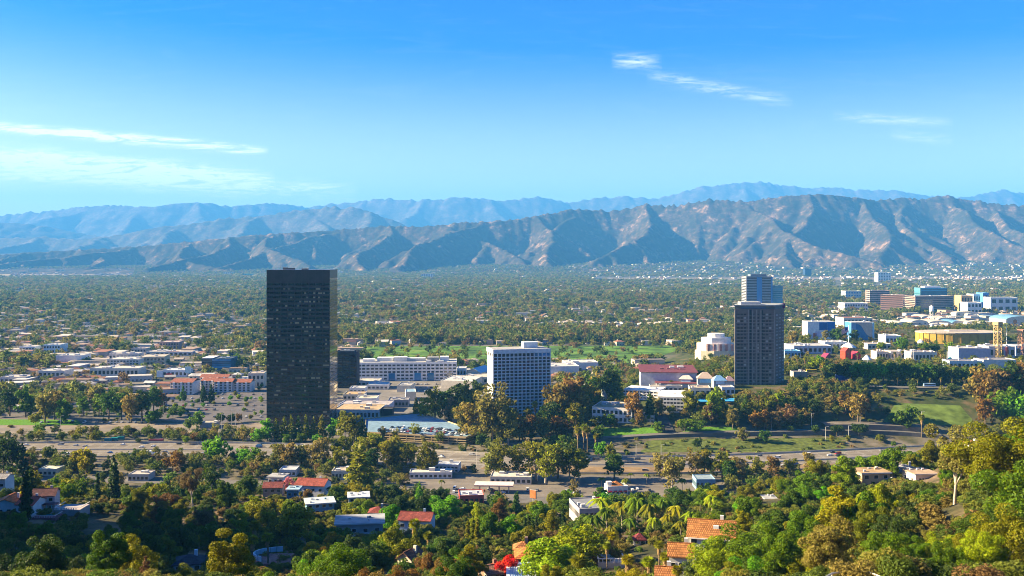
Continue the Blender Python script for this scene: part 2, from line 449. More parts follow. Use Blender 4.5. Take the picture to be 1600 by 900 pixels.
# ================================================================== SETTING
def axis(segs):
    a = [segs[0][0]]
    for (lo, hi, s0, s1) in segs:
        t, x = 0, lo
        while x < hi - 1e-6:
            s = s0 + (s1 - s0) * (x - lo) / (hi - lo); x = min(hi, x + s); a.append(x)
    return np.array(a)
_ax = axis([(0, 460, 7, 7), (460, 1500, 8, 60), (1500, 6000, 80, 500), (6000, 33000, 800, 6000)])
_ax = np.concatenate([-_ax[::-1][:-1], _ax])
_ay = axis([(-1500, -600, 200, 100), (-600, 40, 60, 8), (40, 1100, 7, 7), (1100, 2200, 8, 40), (2200, 12000, 60, 500), (12000, 33000, 1000, 8000)])
GX, GY = np.meshgrid(_ax, _ay)
def ground_mat():
    m, n, l, b = nodes_mat('ground')
    g = N(n, 'ShaderNodeNewGeometry'); sp = N(n, 'ShaderNodeSeparateXYZ'); l.new(g.outputs['Position'], sp.inputs[0])
    def noise(s, d=6):
        z = N(n, 'ShaderNodeTexNoise'); z.inputs['Scale'].default_value = s; z.inputs['Detail'].default_value = d
        z.inputs['Roughness'].default_value = 0.6
        l.new(g.outputs['Position'], z.inputs['Vector']); return z.outputs[0]
    def ramp(src, stops):
        cr = N(n, 'ShaderNodeValToRGB'); e = cr.color_ramp.elements
        e[0].position, e[0].color = stops[0][0], (*stops[0][1], 1)
        e[1].position, e[1].color = stops[-1][0], (*stops[-1][1], 1)
        for p, c in stops[1:-1]:
            k = e.new(p); k.color = (*c, 1)
        l.new(src, cr.inputs[0]); return cr.outputs[0]
    def mix(f, a, b_):
        x = N(n, 'ShaderNodeMix', data_type='RGBA'); l.new(f, x.inputs['Factor']); l.new(a, x.inputs['A']); l.new(b_, x.inputs['B']); return x.outputs['Result']
    def mrange(src, a, b_):
        x = N(n, 'ShaderNodeMapRange'); x.inputs['From Min'].default_value = a; x.inputs['From Max'].default_value = b_; l.new(src, x.inputs[0]); return x.outputs[0]
    hill = ramp(noise(0.03), [(0.35, (0.033, 0.036, 0.015)), (0.47, (0.073, 0.063, 0.030)), (0.56, (0.132, 0.096, 0.056)), (0.7, (0.172, 0.125, 0.079))])
    hillf = ramp(noise(0.9), [(0.3, (0.600, 0.600, 0.600)), (0.7, (1.300, 1.300, 1.300))])
    mm = N(n, 'ShaderNodeMix', data_type='RGBA', blend_type='MULTIPLY'); mm.inputs['Factor'].default_value = 1
    l.new(hill, mm.inputs['A']); l.new(hillf, mm.inputs['B'])
    vo = N(n, 'ShaderNodeTexVoronoi'); vo.inputs['Scale'].default_value = 0.028; l.new(g.outputs['Position'], vo.inputs['Vector'])
    sx = N(n, 'ShaderNodeSeparateColor'); l.new(vo.outputs['Color'], sx.inputs[0])
    lots = ramp(sx.outputs[0], [(0.0, (0.066, 0.066, 0.066)), (0.3, (0.132, 0.119, 0.106)), (0.5, (0.040, 0.056, 0.020)), (0.7, (0.059, 0.066, 0.030)), (0.85, (0.172, 0.145, 0.119)), (1.0, (0.106, 0.099, 0.092))])
    strip = ramp(noise(0.05), [(0.36, (0.046, 0.050, 0.020)), (0.5, (0.125, 0.106, 0.073)), (0.66, (0.178, 0.152, 0.119))])
    slope = ramp(noise(0.06), [(0.35, (0.030, 0.046, 0.013)), (0.5, (0.056, 0.066, 0.020)), (0.6, (0.112, 0.086, 0.046)), (0.72, (0.145, 0.109, 0.066))])
    near = mix(mrange(sp.outputs['Y'], 660, 700), mm.outputs['Result'], strip)
    up = mix(mrange(sp.outputs['Z'], 0.5, 3.0), lots, slope)
    fin = mix(mrange(sp.outputs['Y'], 860, 930), near, up)
    l.new(fin, b.inputs['Base Color'])
    b.inputs['Roughness'].default_value = 0.95; b.inputs['Specular IOR Level'].default_value = 0.1
    return m
GROUND = ground_mat()
tag(ob('ground', grid_mesh('ground', GX, GY, zg(GX, GY), GROUND)), kind='structure')

def sheet(name, poly, m, lift=0.05, sub=None):
    """a flat paved or planted area given by ground points in the picture's rows (z = 0 plain)"""
    pts = [((px - 800) / F * (CAMZ * F / (py - HZ)), CAMZ * F / (py - HZ), lift) for px, py in poly]
    return tag(MB().poly(pts).build(name, m), kind='structure')
def road(name, line, half, m, lift=0.08, drape=False, step=12.0, marks=None):
    """ribbon along ground points [(x, y)]"""
    P = [Vector((a, b, 0)) for a, b in line]; pts = []
    for a, b in zip(P[:-1], P[1:]):
        k = max(1, int((b - a).length / step))
        pts += [a.lerp(b, i / k) for i in range(k)]
    pts.append(P[-1])
    for _ in range(6):
        pts = [pts[0]] + [(pts[i - 1] + pts[i] * 2 + pts[i + 1]) / 4 for i in range(1, len(pts) - 1)] + [pts[-1]]
    rows = []
    for i, p in enumerate(pts):
        t = (pts[min(i + 1, len(pts) - 1)] - pts[max(i - 1, 0)]).normalized(); nrm = Vector((-t.y, t.x, 0))
        rows.append((p, nrm, t))
    mb = MB()
    def at(i, off, up=0):
        p, nn, t = rows[i]; q = p + nn * off
        return (q.x, q.y, (z1(q.x, q.y) if drape else 0) + lift + up)
    if drape:
        for i in range(len(rows)):
            zz = max(at(i, -half)[2], at(i, half)[2], at(i, 0)[2]) + 0.25
            rows[i] = rows[i] + (zz,)
        at2 = lambda i, off: (*(rows[i][0] + rows[i][1] * off)[:2], rows[i][3])
    else:
        at2 = lambda i, off: at(i, off)
    for i in range(len(rows) - 1):
        mb.quad(at2(i, half), at2(i, -half), at2(i + 1, -half), at2(i + 1, half))
        if drape:
            for sg in (-1, 1):
                a_, b_ = at2(i, sg * half), at2(i + 1, sg * half)
                mb.quad(a_, b_, (b_[0], b_[1], b_[2] - 7), (a_[0], a_[1], a_[2] - 7))
    o = tag(mb.build(name, m), kind='structure')
    return o, rows
def flat_at(px, py):
    Y = CAMZ * F / (py - HZ); return ((px - 800) / F * Y, Y)

ROADC = mat('freeway_concrete', (0.165, 0.142, 0.115), 0.9, 0.12, 0.32, 1.0, stretch=(0.012, 0.42, 1.0))
# --- freeway, ramps, streets ------------------------------------------------
fw_line = [flat_at(*p) for p in [(-420, 706), (-60, 704), (100, 703), (250, 703), (400, 704), (520, 709), (640, 716), (760, 723), (900, 727), (1050, 727), (1200, 723), (1340, 716), (1500, 708), (1750, 700), (2100, 690)]]
FREEWAY_O, FW = road('freeway', fw_line, 31, ROADC, 0.06)
tag(FREEWAY_O, kind='structure')
tag(sheet('paved_strip', [(-500, 678), (-500, 664), (420, 660), (420, 676)], mat('pale_paving', (0.20, 0.165, 0.125), 0.9, 0.1, 0.3, 0.05), 0.02), kind='structure')
upper, UPR = road('access_road', [flat_at(*p) for p in [(-420, 668), (0, 671), (140, 673), (260, 670), (420, 672)]], 9, ROADC, 0.10)
blvd, BLV = road('boulevard', [flat_at(*p) for p in [(-350, 742), (0, 745), (300, 752), (520, 762), (700, 775), (860, 783), (1000, 786), (1200, 778), (1500, 760), (1900, 745)]], 9.5, ASPHALT, 0.12)
sheet('forecourt_paving', [(560, 765), (640, 742), (900, 742), (1130, 748), (1150, 772), (900, 781), (700, 772)], mat('shop_paving', (0.16, 0.14, 0.12), 0.9, 0.1, 0.25, 0.08), 0.03)
sheet('shop_lot_paving', [(880, 815), (890, 792), (1010, 790), (1040, 800), (960, 812)], ASPHALT_D, 0.04)
sheet('verge_dirt', [(750, 733), (760, 727.5), (1100, 731), (1420, 721), (1420, 725), (1100, 738), (850, 741)], mat('dry_verge', (0.21, 0.145, 0.08), 0.95, 0.05, 0.3, 0.12), 0.13)
sheet('parking_lot', [(205, 652), (250, 628), (330, 604), (416, 598), (430, 655), (330, 664)], mat('lot_paving', (0.11, 0.10, 0.10), 0.9, 0.1, 0.2, 0.08), 0.06)
sheet('tower_forecourt', [(420, 668), (416, 640), (640, 600), (640, 660), (560, 676)], mat('plaza', (0.17, 0.155, 0.14), 0.9, 0.1, 0.2, 0.1), 0.03)
sheet('studio_paving', [(560, 645), (560, 590), (780, 584), (770, 640)], mat('studio_ground', (0.17, 0.155, 0.135), 0.9, 0.1, 0.25, 0.05), 0.025)
# lane lines, kept as one mass of paint
mk = MB()
for off in (-27, -23.3, -19.6, -15.9, -12.2, -8.5, 8.5, 12.2, 15.9, 19.6, 23.3, 27):
    solid = abs(off) in (27, 8.5)
    for i in range(len(FW) - 1):
        p, nn, t = FW[i]
        if solid:
            q = FW[i + 1][0] + FW[i + 1][1] * off; a = p + nn * off
            mk.quad((a.x, a.y - .12, .075), (q.x, q.y - .12, .075), (q.x, q.y + .12, .075), (a.x, a.y + .12, .075))
        else:
            a = p + nn * off; q = a + t * 4.0
            mk.quad((a.x, a.y - .1, .075), (q.x, q.y - .1, .075), (q.x, q.y + .1, .075), (a.x, a.y + .1, .075))
tag(mk.build('lane_paint', MARK), 'broken and solid white lane lines on the freeway', 'marking', kind='stuff')
def barrier(name, label, off, h, w, m, color):
    b = MB()
    for i in range(len(FW) - 1):
        a0, q0 = FW[i][0] + FW[i][1] * (off - w), FW[i + 1][0] + FW[i + 1][1] * (off - w)
        a1, q1 = FW[i][0] + FW[i][1] * (off + w), FW[i + 1][0] + FW[i + 1][1] * (off + w)
        am, qm = FW[i][0] + FW[i][1] * off, FW[i + 1][0] + FW[i + 1][1] * off
        b.quad((a0.x, a0.y, 0), (q0.x, q0.y, 0), (qm.x, qm.y - w * .4, h), (am.x, am.y - w * .4, h))
        b.quad((am.x, am.y - w * .4, h), (qm.x, qm.y - w * .4, h), (qm.x, qm.y + w * .4, h), (am.x, am.y + w * .4, h))
        b.quad((am.x, am.y + w * .4, h), (qm.x, qm.y + w * .4, h), (q1.x, q1.y, 0), (a1.x, a1.y, 0))
    tag(b.build(name, m, None, color), label, 'barrier')
barrier('concrete_barrier', 'long concrete median barrier down the middle of the freeway', 0, 1.1, .5, STUCCO, (0.46, 0.42, 0.36))
barrier('concrete_barrier', 'low concrete wall along the far edge of the freeway', 31.2, 1.6, .35, STUCCO, (0.52, 0.47, 0.38))
barrier('concrete_barrier', 'low concrete wall along the near edge of the freeway', -31.2, 1.3, .35, STUCCO, (0.40, 0.36, 0.31))

# hill ramp behind the freeway, and the drive up to the white garages
def hp(px, py): h = hit(px, py); return (h[0], h[1])
ramp_o, RAMP = road('hill_ramp', [hp(*p) for p in [(760, 697), (860, 690), (960, 685), (1040, 680), (1160, 678), (1280, 676), (1400, 676), (1470, 682)]], 5.0, ASPHALT, 0.35, True)
drive_o, DRV = road('garage_drive', [hp(1046, 679), hp(1046, 668), hp(1038, 655), hp(1030, 648)], 5.5, ASPHALT_D, 0.45, True)
turn_o, TRN = road('ramp_forecourt', [hp(1285, 668), hp(1340, 666), hp(1400, 668), hp(1440, 672)], 8.0, mat('ramp_paving', (0.15, 0.13, 0.11), 0.9, 0.1, 0.2, 0.1), 0.5, True)
ring_o, RNG = road('park_road', [hp(1230, 600), hp(1330, 603), hp(1430, 608), hp(1530, 604)], 6.0, ASPHALT, 0.4, True)

def draped(name, poly, m, lift, n=26):
    """planted patch following the hill: poly = four picture corners on the ground"""
    c = [np.array(hp(*p)) for p in poly]
    s, t = np.meshgrid(np.linspace(0, 1, n), np.linspace(0, 1, n))
    P = (c[0] * ((1 - s) * (1 - t))[..., None] + c[1] * (s * (1 - t))[..., None] + c[2] * (s * t)[..., None] + c[3] * ((1 - s) * t)[..., None])
    X, Y = P[..., 0], P[..., 1]
    edge = np.minimum(np.minimum(s, 1 - s), np.minimum(t, 1 - t))
    Z = zg(X, Y) + lift * np.clip(edge * 8, -1, 1) - 0.05 + 0.12 * rng.random(X.shape)
    return tag(ob(name, grid_mesh(name, X, Y, Z, m)), kind='structure')
LAWN = mat('lawn', (0.085, 0.19, 0.02), 0.95, 0.05, 0.35, 0.5)
GRASS = mat('hill_grass', (0.10, 0.145, 0.03), 0.95, 0.05, 0.45, 0.12)
IVY = mat('ivy_bank', (0.085, 0.105, 0.025), 0.95, 0.05, 0.5, 0.25)
draped('lawn', [(925, 684), (1048, 679), (1040, 669), (940, 669)], LAWN, 0.5)
draped('lawn', [(1062, 678), (1160, 677), (1150, 667), (1075, 668)], LAWN, 0.5)
draped('grass_hollow', [(1380, 660), (1530, 668), (1500, 634), (1400, 630)], GRASS, 0.5)
draped('ivy_bank', [(1000, 707), (1330, 706), (1320, 684), (1010, 688)], IVY, 0.4)
sheet('lawn', [(-200, 664), (130, 664.5), (120, 656), (-200, 654)], LAWN, 0.07)

# golf course on the plain
def golf_mat():
    m, n, l, b = nodes_mat('fairway')
    g = N(n, 'ShaderNodeNewGeometry')
    z = N(n, 'ShaderNodeTexNoise'); z.inputs['Scale'].default_value = 0.02; z.inputs['Detail'].default_value = 3
    l.new(g.outputs['Position'], z.inputs['Vector'])
    cr = N(n, 'ShaderNodeValToRGB'); e = cr.color_ramp.elements
    e[0].position, e[0].color = 0.38, (0.05, 0.10, 0.02, 1); e[1].position, e[1].color = 0.6, (0.10, 0.20, 0.025, 1)
    k = e.new(0.72); k.color = (0.15, 0.20, 0.045, 1)
    l.new(z.outputs[0], cr.inputs[0]); l.new(cr.outputs[0], b.inputs['Base Color'])
    b.inputs['Roughness'].default_value = 0.9; b.inputs['Specular IOR Level'].default_value = 0.1
    return m
sheet('golf_course', [(545, 566), (560, 541), (1060, 540), (1170, 545), (1060, 562), (900, 572)], golf_mat(), 0.15)
# airfield far off on the plain
sheet('airfield', [(-500, 431), (-500, 423.5), (130, 424), (215, 431)], mat('airfield_tan', (0.27, 0.21, 0.13), 0.95, 0.1, 0.15, 0.002), 0.3)
sheet('railway_land', [(930, 437), (930, 434), (1900, 433), (1900, 437.5)], mat('rail_land', (0.2, 0.165, 0.13), 0.95, 0.1, 0.3, 0.004), 0.3)

# --- mountains --------------------------------------------------------------
def rock_mat(name, dark, mid, tan, cov):
    m, n, l, b = nodes_mat(name)
    g = N(n, 'ShaderNodeNewGeometry')
    def noise(s, d=8):
        z = N(n, 'ShaderNodeTexNoise'); z.inputs['Scale'].default_value = s; z.inputs['Detail'].default_value = d; z.inputs['Roughness'].default_value = 0.65
        l.new(g.outputs['Position'], z.inputs['Vector']); return z.outputs[0]
    cr = N(n, 'ShaderNodeValToRGB'); e = cr.color_ramp.elements
    e[0].position, e[0].color = cov - 0.10, (*dark, 1); e[1].position, e[1].color = cov + 0.12, (*tan, 1)
    k = e.new(cov); k.color = (*mid, 1)
    ad = N(n, 'ShaderNodeMath', operation='MULTIPLY_ADD'); ad.inputs[1].default_value = 0.45
    l.new(noise(0.02), ad.inputs[0]); 
    mu = N(n, 'ShaderNodeMath', operation='MULTIPLY'); mu.inputs[1].default_value = 0.55
    l.new(noise(0.0045), mu.inputs[0]); l.new(mu.outputs[0], ad.inputs[2])
    l.new(ad.outputs[0], cr.inputs[0]); l.new(cr.outputs[0], b.inputs['Base Color'])
    b.inputs['Roughness'].default_value = 0.95; b.inputs['Specular IOR Level'].default_value = 0.05
    return m
CHAP = rock_mat('chaparral', (0.032, 0.031, 0.020), (0.082, 0.060, 0.039), (0.40, 0.25, 0.16), 0.55)
FARROCK = rock_mat('far_rock', (0.05, 0.05, 0.04), (0.09, 0.075, 0.06), (0.20, 0.15, 0.12), 0.52)
def mountain(name, crest, Yc, foot, xs, step, m, seed, gap, slope, rough):
    """a range grown from its ridge lines: crest, spurs, side spurs; the land falls away from each at an even slope"""
    g = np.random.default_rng(seed)
    cx = (np.array([c[0] for c in crest], float) - 800) / F * Yc
    ch = CAMZ + (HZ - np.array([c[1] for c in crest], float)) / F * Yc
    hc = lambda x: np.interp(x, cx, ch)
    yc = lambda x: Yc + gap * 0.9 * float(perlin(np.array([x / (gap * 4.0)]), np.array([seed * 1.7]), seed)[0])
    L = Yc - foot
    pts = []
    for x in np.arange(xs[0], xs[1], step * 1.2): pts.append((x, yc(x), hc(x) * (1 + .012 * g.normal())))
    def line(x, y, a, h, length, fall, wander, depth):
        ds = step * 1.3; n = max(2, int(length / ds)); nxt = gap * g.uniform(.12, .3) / (1 + depth); side = g.choice([-1, 1]); hh = h
        a0 = a; ph = g.random() * 6.28
        for i in range(n):
            s_ = i / n
            a = a0 + wander * math.sin(ph + s_ * 5.0) + .12 * g.normal()
            x += math.cos(a) * ds; y += math.sin(a) * ds
            hh = h * max(0, (1 - fall * s_ ** .85)) + (h * .035) * math.sin(s_ * 19 + ph) * (1 - s_)
            if y < foot - gap * .2: break
            pts.append((x, y, hh)); nxt -= ds
            if nxt <= 0 and depth < 3 and hh > 40:
                side = -side
                line(x, y, a + side * g.uniform(.7, 1.15), hh * .97, min(gap * g.uniform(.6, 1.15), hh / slope * 1.25) / (1 + .7 * depth), min(.97, .55 + .25 * g.random() + .15 * depth), .25, depth + 1)
                nxt = gap * g.uniform(.2, .42) / (1 + .45 * depth)
    x = xs[0]
    while x < xs[1]:
        h = hc(x)
        if h > 30: line(x, yc(x), -math.pi / 2 + g.uniform(-.45, .55), h * .985, L * g.uniform(.85, 1.12), g.uniform(.86, .97), .35, 0)
        x += gap * g.uniform(.7, 1.3)
    gx = np.arange(xs[0], xs[1], step); gy = np.arange(foot - gap * .5, Yc + gap * 2.2, step)
    X, Y = np.meshgrid(gx, gy); Z = np.full(X.shape, -15.0)
    wob = fbm(X / (gap * .5), Y / (gap * .5), 4, seed + 3, .55)
    K = slope * (1 + .13 * wob)
    for (px_, py_, h) in pts:
        r = (h + 15) / slope / .7
        i0, i1 = max(0, int((py_ - r - gy[0]) / step)), min(len(gy), int((py_ + r - gy[0]) / step) + 1)
        j0, j1 = max(0, int((px_ - r - gx[0]) / step)), min(len(gx), int((px_ + r - gx[0]) / step) + 1)
        if i0 >= i1 or j0 >= j1: continue
        d = np.sqrt((X[i0:i1, j0:j1] - px_) ** 2 + (Y[i0:i1, j0:j1] - py_) ** 2)
        c = h - K[i0:i1, j0:j1] * d
        np.maximum(Z[i0:i1, j0:j1], c, out=Z[i0:i1, j0:j1])
    det = ridged(X / (gap * .22), Y / (gap * .22), 4, seed + 60, .55) - .6
    Z = np.where(Z > -12, Z + rough * det * np.clip(Z / 150, 0, 1), Z)
    apron = zfar(X, Y) + 0.03 * np.maximum(0, Y - 12000) - 1.5
    Z = np.where(Y < Yc, np.maximum(Z, apron), Z)
    lim = (HZ - np.interp(800 + F * X / Y, [c[0] for c in crest], [c[1] for c in crest])) / F * Y + CAMZ
    Z = np.minimum(Z, np.maximum(lim + .004 * Y * 0.25, -15))
    print(name, len(pts), X.size)
    return tag(ob(name, grid_mesh(name, X, Y, Z, m, False)), kind='structure')
FRONT = [(-900, 400), (-300, 399), (0, 397), (100, 391), (200, 385), (300, 377), (400, 367), (480, 361), (540, 357), (600, 351), (660, 353), (720, 348), (800, 343), (850, 334), (905, 323), (960, 326), (1010, 317), (1060, 319), (1110, 311), (1170, 314), (1220, 307), (1275, 304), (1330, 309), (1370, 313), (1410, 307), (1450, 309), (1480, 304), (1520, 312), (1570, 318), (1620, 321), (1700, 318), (1900, 310), (2500, 320), (3200, 380)]
mountain('front_mountain', FRONT, 11600, 9250, (-7800, 9000), 24.0, CHAP, 3, 640, 1.0, 20)
MID = [(-900, 372), (-300, 368), (0, 371), (70, 369), (130, 374), (200, 366), (250, 355), (300, 350), (350, 341), (410, 336), (460, 327), (500, 324), (545, 321), (580, 331), (620, 347), (700, 372), (800, 398), (1100, 412), (2400, 412)]
mountain('middle_mountain', MID, 18000, 14400, (-12500, 1500), 48.0, FARROCK, 13, 1150, 0.72, 30)
LOW = [(-900, 340), (-200, 342), (0, 346), (50, 350), (110, 363), (170, 372), (260, 385), (400, 402), (900, 412), (2400, 412)]
mountain('hazy_mountain', LOW, 21500, 18600, (-14500, -4500), 70.0, FARROCK, 43, 1500, 0.45, 80)
BACK = [(-900, 330), (-300, 334), (0, 333), (60, 329), (130, 324), (180, 321), (240, 325), (270, 320), (320, 317), (370, 323), (420, 317), (480, 321), (530, 317), (600, 309), (650, 313), (720, 309), (780, 313), (850, 307), (890, 314), (940, 307), (980, 305), (1030, 309), (1060, 302), (1100, 290), (1160, 283), (1210, 285), (1260, 292), (1300, 291), (1340, 296), (1390, 297), (1440, 306), (1500, 309), (1530, 302), (1565, 297), (1610, 300), (1700, 296), (1900, 300), (2500, 320), (3000, 350)]
mountain('far_mountain', BACK, 26500, 21500, (-18500, 18500), 64.0, FARROCK, 23, 1600, 0.74, 40)

# --- air --------------------------------------------------------------------
hz = MB().box(-34000, 34000, -1600, 33500, -22, 2290).build('haze', None)
hm = bpy.data.materials.new('haze'); hm.use_nodes = True
hn, hl = hm.node_tree.nodes, hm.node_tree.links
hn.clear()
pv = N(hn, 'ShaderNodeVolumePrincipled')
pv.inputs['Color'].default_value = (0.10, 0.43, 1.0, 1)
pv.inputs['Density'].default_value = 4.7e-5
pv.inputs['Anisotropy'].default_value = 0.0
ho = N(hn, 'ShaderNodeOutputMaterial')
hl.new(pv.outputs[0], ho.inputs['Volume'])
hz.data.materials.clear(); hz.data.materials.append(hm)
tag(hz, 'pale blue haze filling the valley air', 'haze', kind='stuff')

# ================================================================== TREE KITS
def rand_dirs(n, g):
    v = g.normal(size=(n, 3)); return v / np.linalg.norm(v, axis=1)[:, None]
def leaf_quads(P, Nn, size, g, aspect=0.55):
    """one small folded-diamond face per point P facing about Nn"""
    n = len(P)
    a = np.cross(Nn, rand_dirs(n, g)); a /= np.linalg.norm(a, axis=1)[:, None] + 1e-9
    b = np.cross(Nn, a)
    s = (np.asarray(size) * (0.6 + 0.8 * g.random(n)))[:, None]
    v = np.stack([P - a * s, P - b * s * aspect, P + a * s, P + b * s * aspect], 1).reshape(-1, 3)
    q = np.arange(n * 4).reshape(n, 4)
    return v, q
def lobes_crown(g, lobes, n, size, up=0.25, rnd=0.75):
    """leaves over the shells of many lobes [(cx, cy, cz, rx, rz)]"""
    L = np.array(lobes); wgt = L[:, 3] ** 2; k = g.choice(len(L), n, p=wgt / wgt.sum())
    d = rand_dirs(n, g); d[:, 2] += up * g.random(n); d /= np.linalg.norm(d, axis=1)[:, None]
    r = 0.72 + 0.36 * g.random(n) ** 0.7
    P = L[k, :3] + d * np.stack([L[k, 3], L[k, 3], L[k, 4]], 1) * r[:, None]
    Nn = d + rnd * rand_dirs(n, g); Nn /= np.linalg.norm(Nn, axis=1)[:, None]
    return leaf_quads(P, Nn, size, g)
def bent_tube(mb, pts, r0, r1, n=6):
    for i in range(len(pts) - 1):
        a, b = i / (len(pts) - 1), (i + 1) / (len(pts) - 1)
        mb.tube(pts[i], pts[i + 1], r0 + (r1 - r0) * a, r0 + (r1 - r0) * b, n)
def limbs(mb, g, lobes, h0, r, n=6):
    top = Vector((0, 0, h0))
    for (x, y, z, rx, rz) in lobes[:n]:
        e = Vector((x, y, z)); m_ = top.lerp(e, 0.5) + Vector((0, 0, -0.4))
        bent_tube(mb, [top - Vector((0, 0, 0.3)), m_, e], r * .55, r * .15, 5)
def make_broad(seed, n, size, H=10.0, wid=5.0, kind='round'):
    """(trunk mesh, crown mesh): kinds round, spread, tall, loose, euc, pine, cypress, column, shrub"""
    g = np.random.default_rng(seed); mb = MB(); lobes = []
    if kind in ('round', 'spread', 'tall', 'loose'):
        cz = {'round': .58, 'spread': .66, 'tall': .56, 'loose': .6}[kind] * H
        rz = {'round': .40, 'spread': .26, 'tall': .44, 'loose': .36}[kind] * H
        k = {'round': 36, 'spread': 34, 'tall': 36, 'loose': 18}[kind]
        rl = {'round': .29, 'spread': .26, 'tall': .32, 'loose': .27}[kind] * wid
        for d in rand_dirs(k, g):
            rr = (0.42 + 0.66 * g.random() ** 1.3)
            lobes.append((d[0] * wid * rr * .95, d[1] * wid * rr * .95, cz + d[2] * rz * rr, rl * (0.65 + .6 * g.random()), rl * (.55 + .45 * g.random())))
        if kind in ('round', 'spread'): lobes += [(0, 0, cz, wid * .55, rz * .6)]
        bent_tube(mb, [Vector((0, 0, -1.2)), Vector((.1, .05, H * .2)), Vector((0, .1, H * .42))], H * .03, H * .02)
        limbs(mb, g, lobes, H * .4, H * .02)
    elif kind == 'euc':
        lean = Vector((g.normal() * .05 * H, g.normal() * .05 * H, 0))
        tops = []
        pts = [Vector((0, 0, -1.5)), Vector((0, 0, H * .18)) + lean * .3, Vector((0, 0, H * .38)) + lean * .7]
        bent_tube(mb, pts, H * .022, H * .015)
        if n < 2000:
            for i in range(16):
                a = g.random() * 6.28; rr = wid * .62 * g.random() ** .5; zq = H * (.22 + .6 * g.random())
                lobes.append((math.cos(a) * rr, math.sin(a) * rr, zq, wid * .3, H * .085))
        for i in range(6):
            a = g.random() * 6.28; rr = wid * (.25 + .5 * g.random()); e = Vector((math.cos(a) * rr, math.sin(a) * rr, H * (.6 + .33 * g.random()))) + lean
            mid = pts[-1].lerp(e, .5) + Vector((0, 0, H * .04))
            bent_tube(mb, [pts[-1], mid, e], H * .011, H * .004, 5); tops.append(e)
            for q in range(3):
                w = e + Vector((g.normal() * wid * .25, g.normal() * wid * .25, g.normal() * H * .07))
                lobes.append((*w, wid * (.22 + .16 * g.random()), H * (.055 + .05 * g.random())))
            w = mid + Vector((g.normal() * wid * .2, g.normal() * wid * .2, H * .03)); lobes.append((*w, wid * .2, H * .05))
    elif kind == 'pine':
        bent_tube(mb, [Vector((0, 0, -1.2)), Vector((0, 0, H * .95))], H * .022, H * .004)
        for i in range(30):
            t = (i + g.random()) / 30; z = H * (.12 + .86 * t); rad = wid * (1 - t) ** .8 + .25; a = i * 2.4
            for q in range(2):
                rr = rad * (.35 + .6 * g.random()); lobes.append((math.cos(a + q * 3) * rr, math.sin(a + q * 3) * rr, z, .20 * wid * (1.25 - t), .05 * H * (1.1 - .5 * t)))
    elif kind in ('cypress', 'column'):
        fat = wid
        bent_tube(mb, [Vector((0, 0, -1)), Vector((0, 0, H * .8))], H * .014, H * .004)
        for i in range(28):
            t = (i + .5) / 28; rad = fat * (1 - t) ** .45 * min(1, t * 7 + .45)
            a = g.random() * 6.28; lobes.append((math.cos(a) * rad * .35, math.sin(a) * rad * .35, H * (.04 + .95 * t), rad * .75, H * .05))
    elif kind == 'shrub':
        for i in range(9):
            a = g.random() * 6.28; rr = wid * .6 * g.random() ** .5
            lobes.append((math.cos(a) * rr, math.sin(a) * rr, H * (.25 + .35 * g.random()), wid * (.3 + .25 * g.random()), H * (.25 + .2 * g.random())))
        bent_tube(mb, [Vector((0, 0, -.5)), Vector((0, 0, H * .4))], .12, .05, 5)
    v, q = lobes_crown(g, lobes, n, size, 0.3 if kind != 'euc' else -0.1, 0.8)
    return mb.mesh('trunk_' + kind, BARK, True), mesh_np('crown_' + kind, v, q, LEAF)
def make_fan_palm(seed, H=15.0, nf=34, blades=9, R_=1.9, skirt=True):
    g = np.random.default_rng(seed); mb = MB()
    lean = Vector((g.normal() * .3, g.normal() * .3, 0))
    top = Vector((0, 0, H - 1.2)) + lean
    bent_tube(mb, [Vector((0, 0, -1)), Vector((0, 0, H * .5)) + lean * .3, top], .36, .22, 7)
    V, Q = [], []
    for i in range(nf):
        el = -0.9 + 2.2 * (i / nf); az = i * 2.399 + g.random() * .3
        L = R_ * (.8 + .4 * g.random())
        d = Vector((math.cos(az) * math.cos(el), math.sin(az) * math.cos(el), math.sin(el)))
        side = d.cross(Vector((0, 0, 1))).normalized() if abs(d.z) < .97 else Vector((1, 0, 0))
        base = top + d * L * .45
        upv = side.cross(d)
        for b in range(blades):
            a = (b / (blades - 1) - .5) * 2.6
            tip = base + (d * math.cos(a) + side * math.sin(a)) * L * .85 + Vector((0, 0, -.45 * L * (.3 + abs(a) * .4)))
            w = side * math.cos(a) - d * math.sin(a)
            midp = base.lerp(tip, .5) + upv * .08
            k = len(V); V += [base, midp + w * .16, tip, midp - w * .16]; Q.append((k, k + 1, k + 2, k + 3))
        k = len(V); V += [top, top + side * .05 + d * .1, base, top - side * .05 + d * .1]; Q.append((k, k + 1, k + 2, k + 3))
    crown = mesh_np('crown_fan_palm', [tuple(v) for v in V], Q, LEAF)
    sk = None
    if skirt:
        V, Q = [], []
        for i in range(70):
            az = g.random() * 6.28; z = H - 1.6 - 3.2 * g.random(); rr = .45 + .55 * g.random()
            p = Vector((math.cos(az) * .25, math.sin(az) * .25, z)) + lean; t = Vector((math.cos(az) * rr, math.sin(az) * rr, z - 1.2 - g.random())) + lean
            s = Vector((-math.sin(az), math.cos(az), 0)) * .2
            k = len(V); V += [p - s, p + s, t + s * 1.3, t - s * 1.3]; Q.append((k, k + 1, k + 2, k + 3))
        sk = mesh_np('skirt_fan_palm', [tuple(v) for v in V], Q, BARK)
    return mb.mesh('trunk_fan_palm', BARK, True), crown, sk
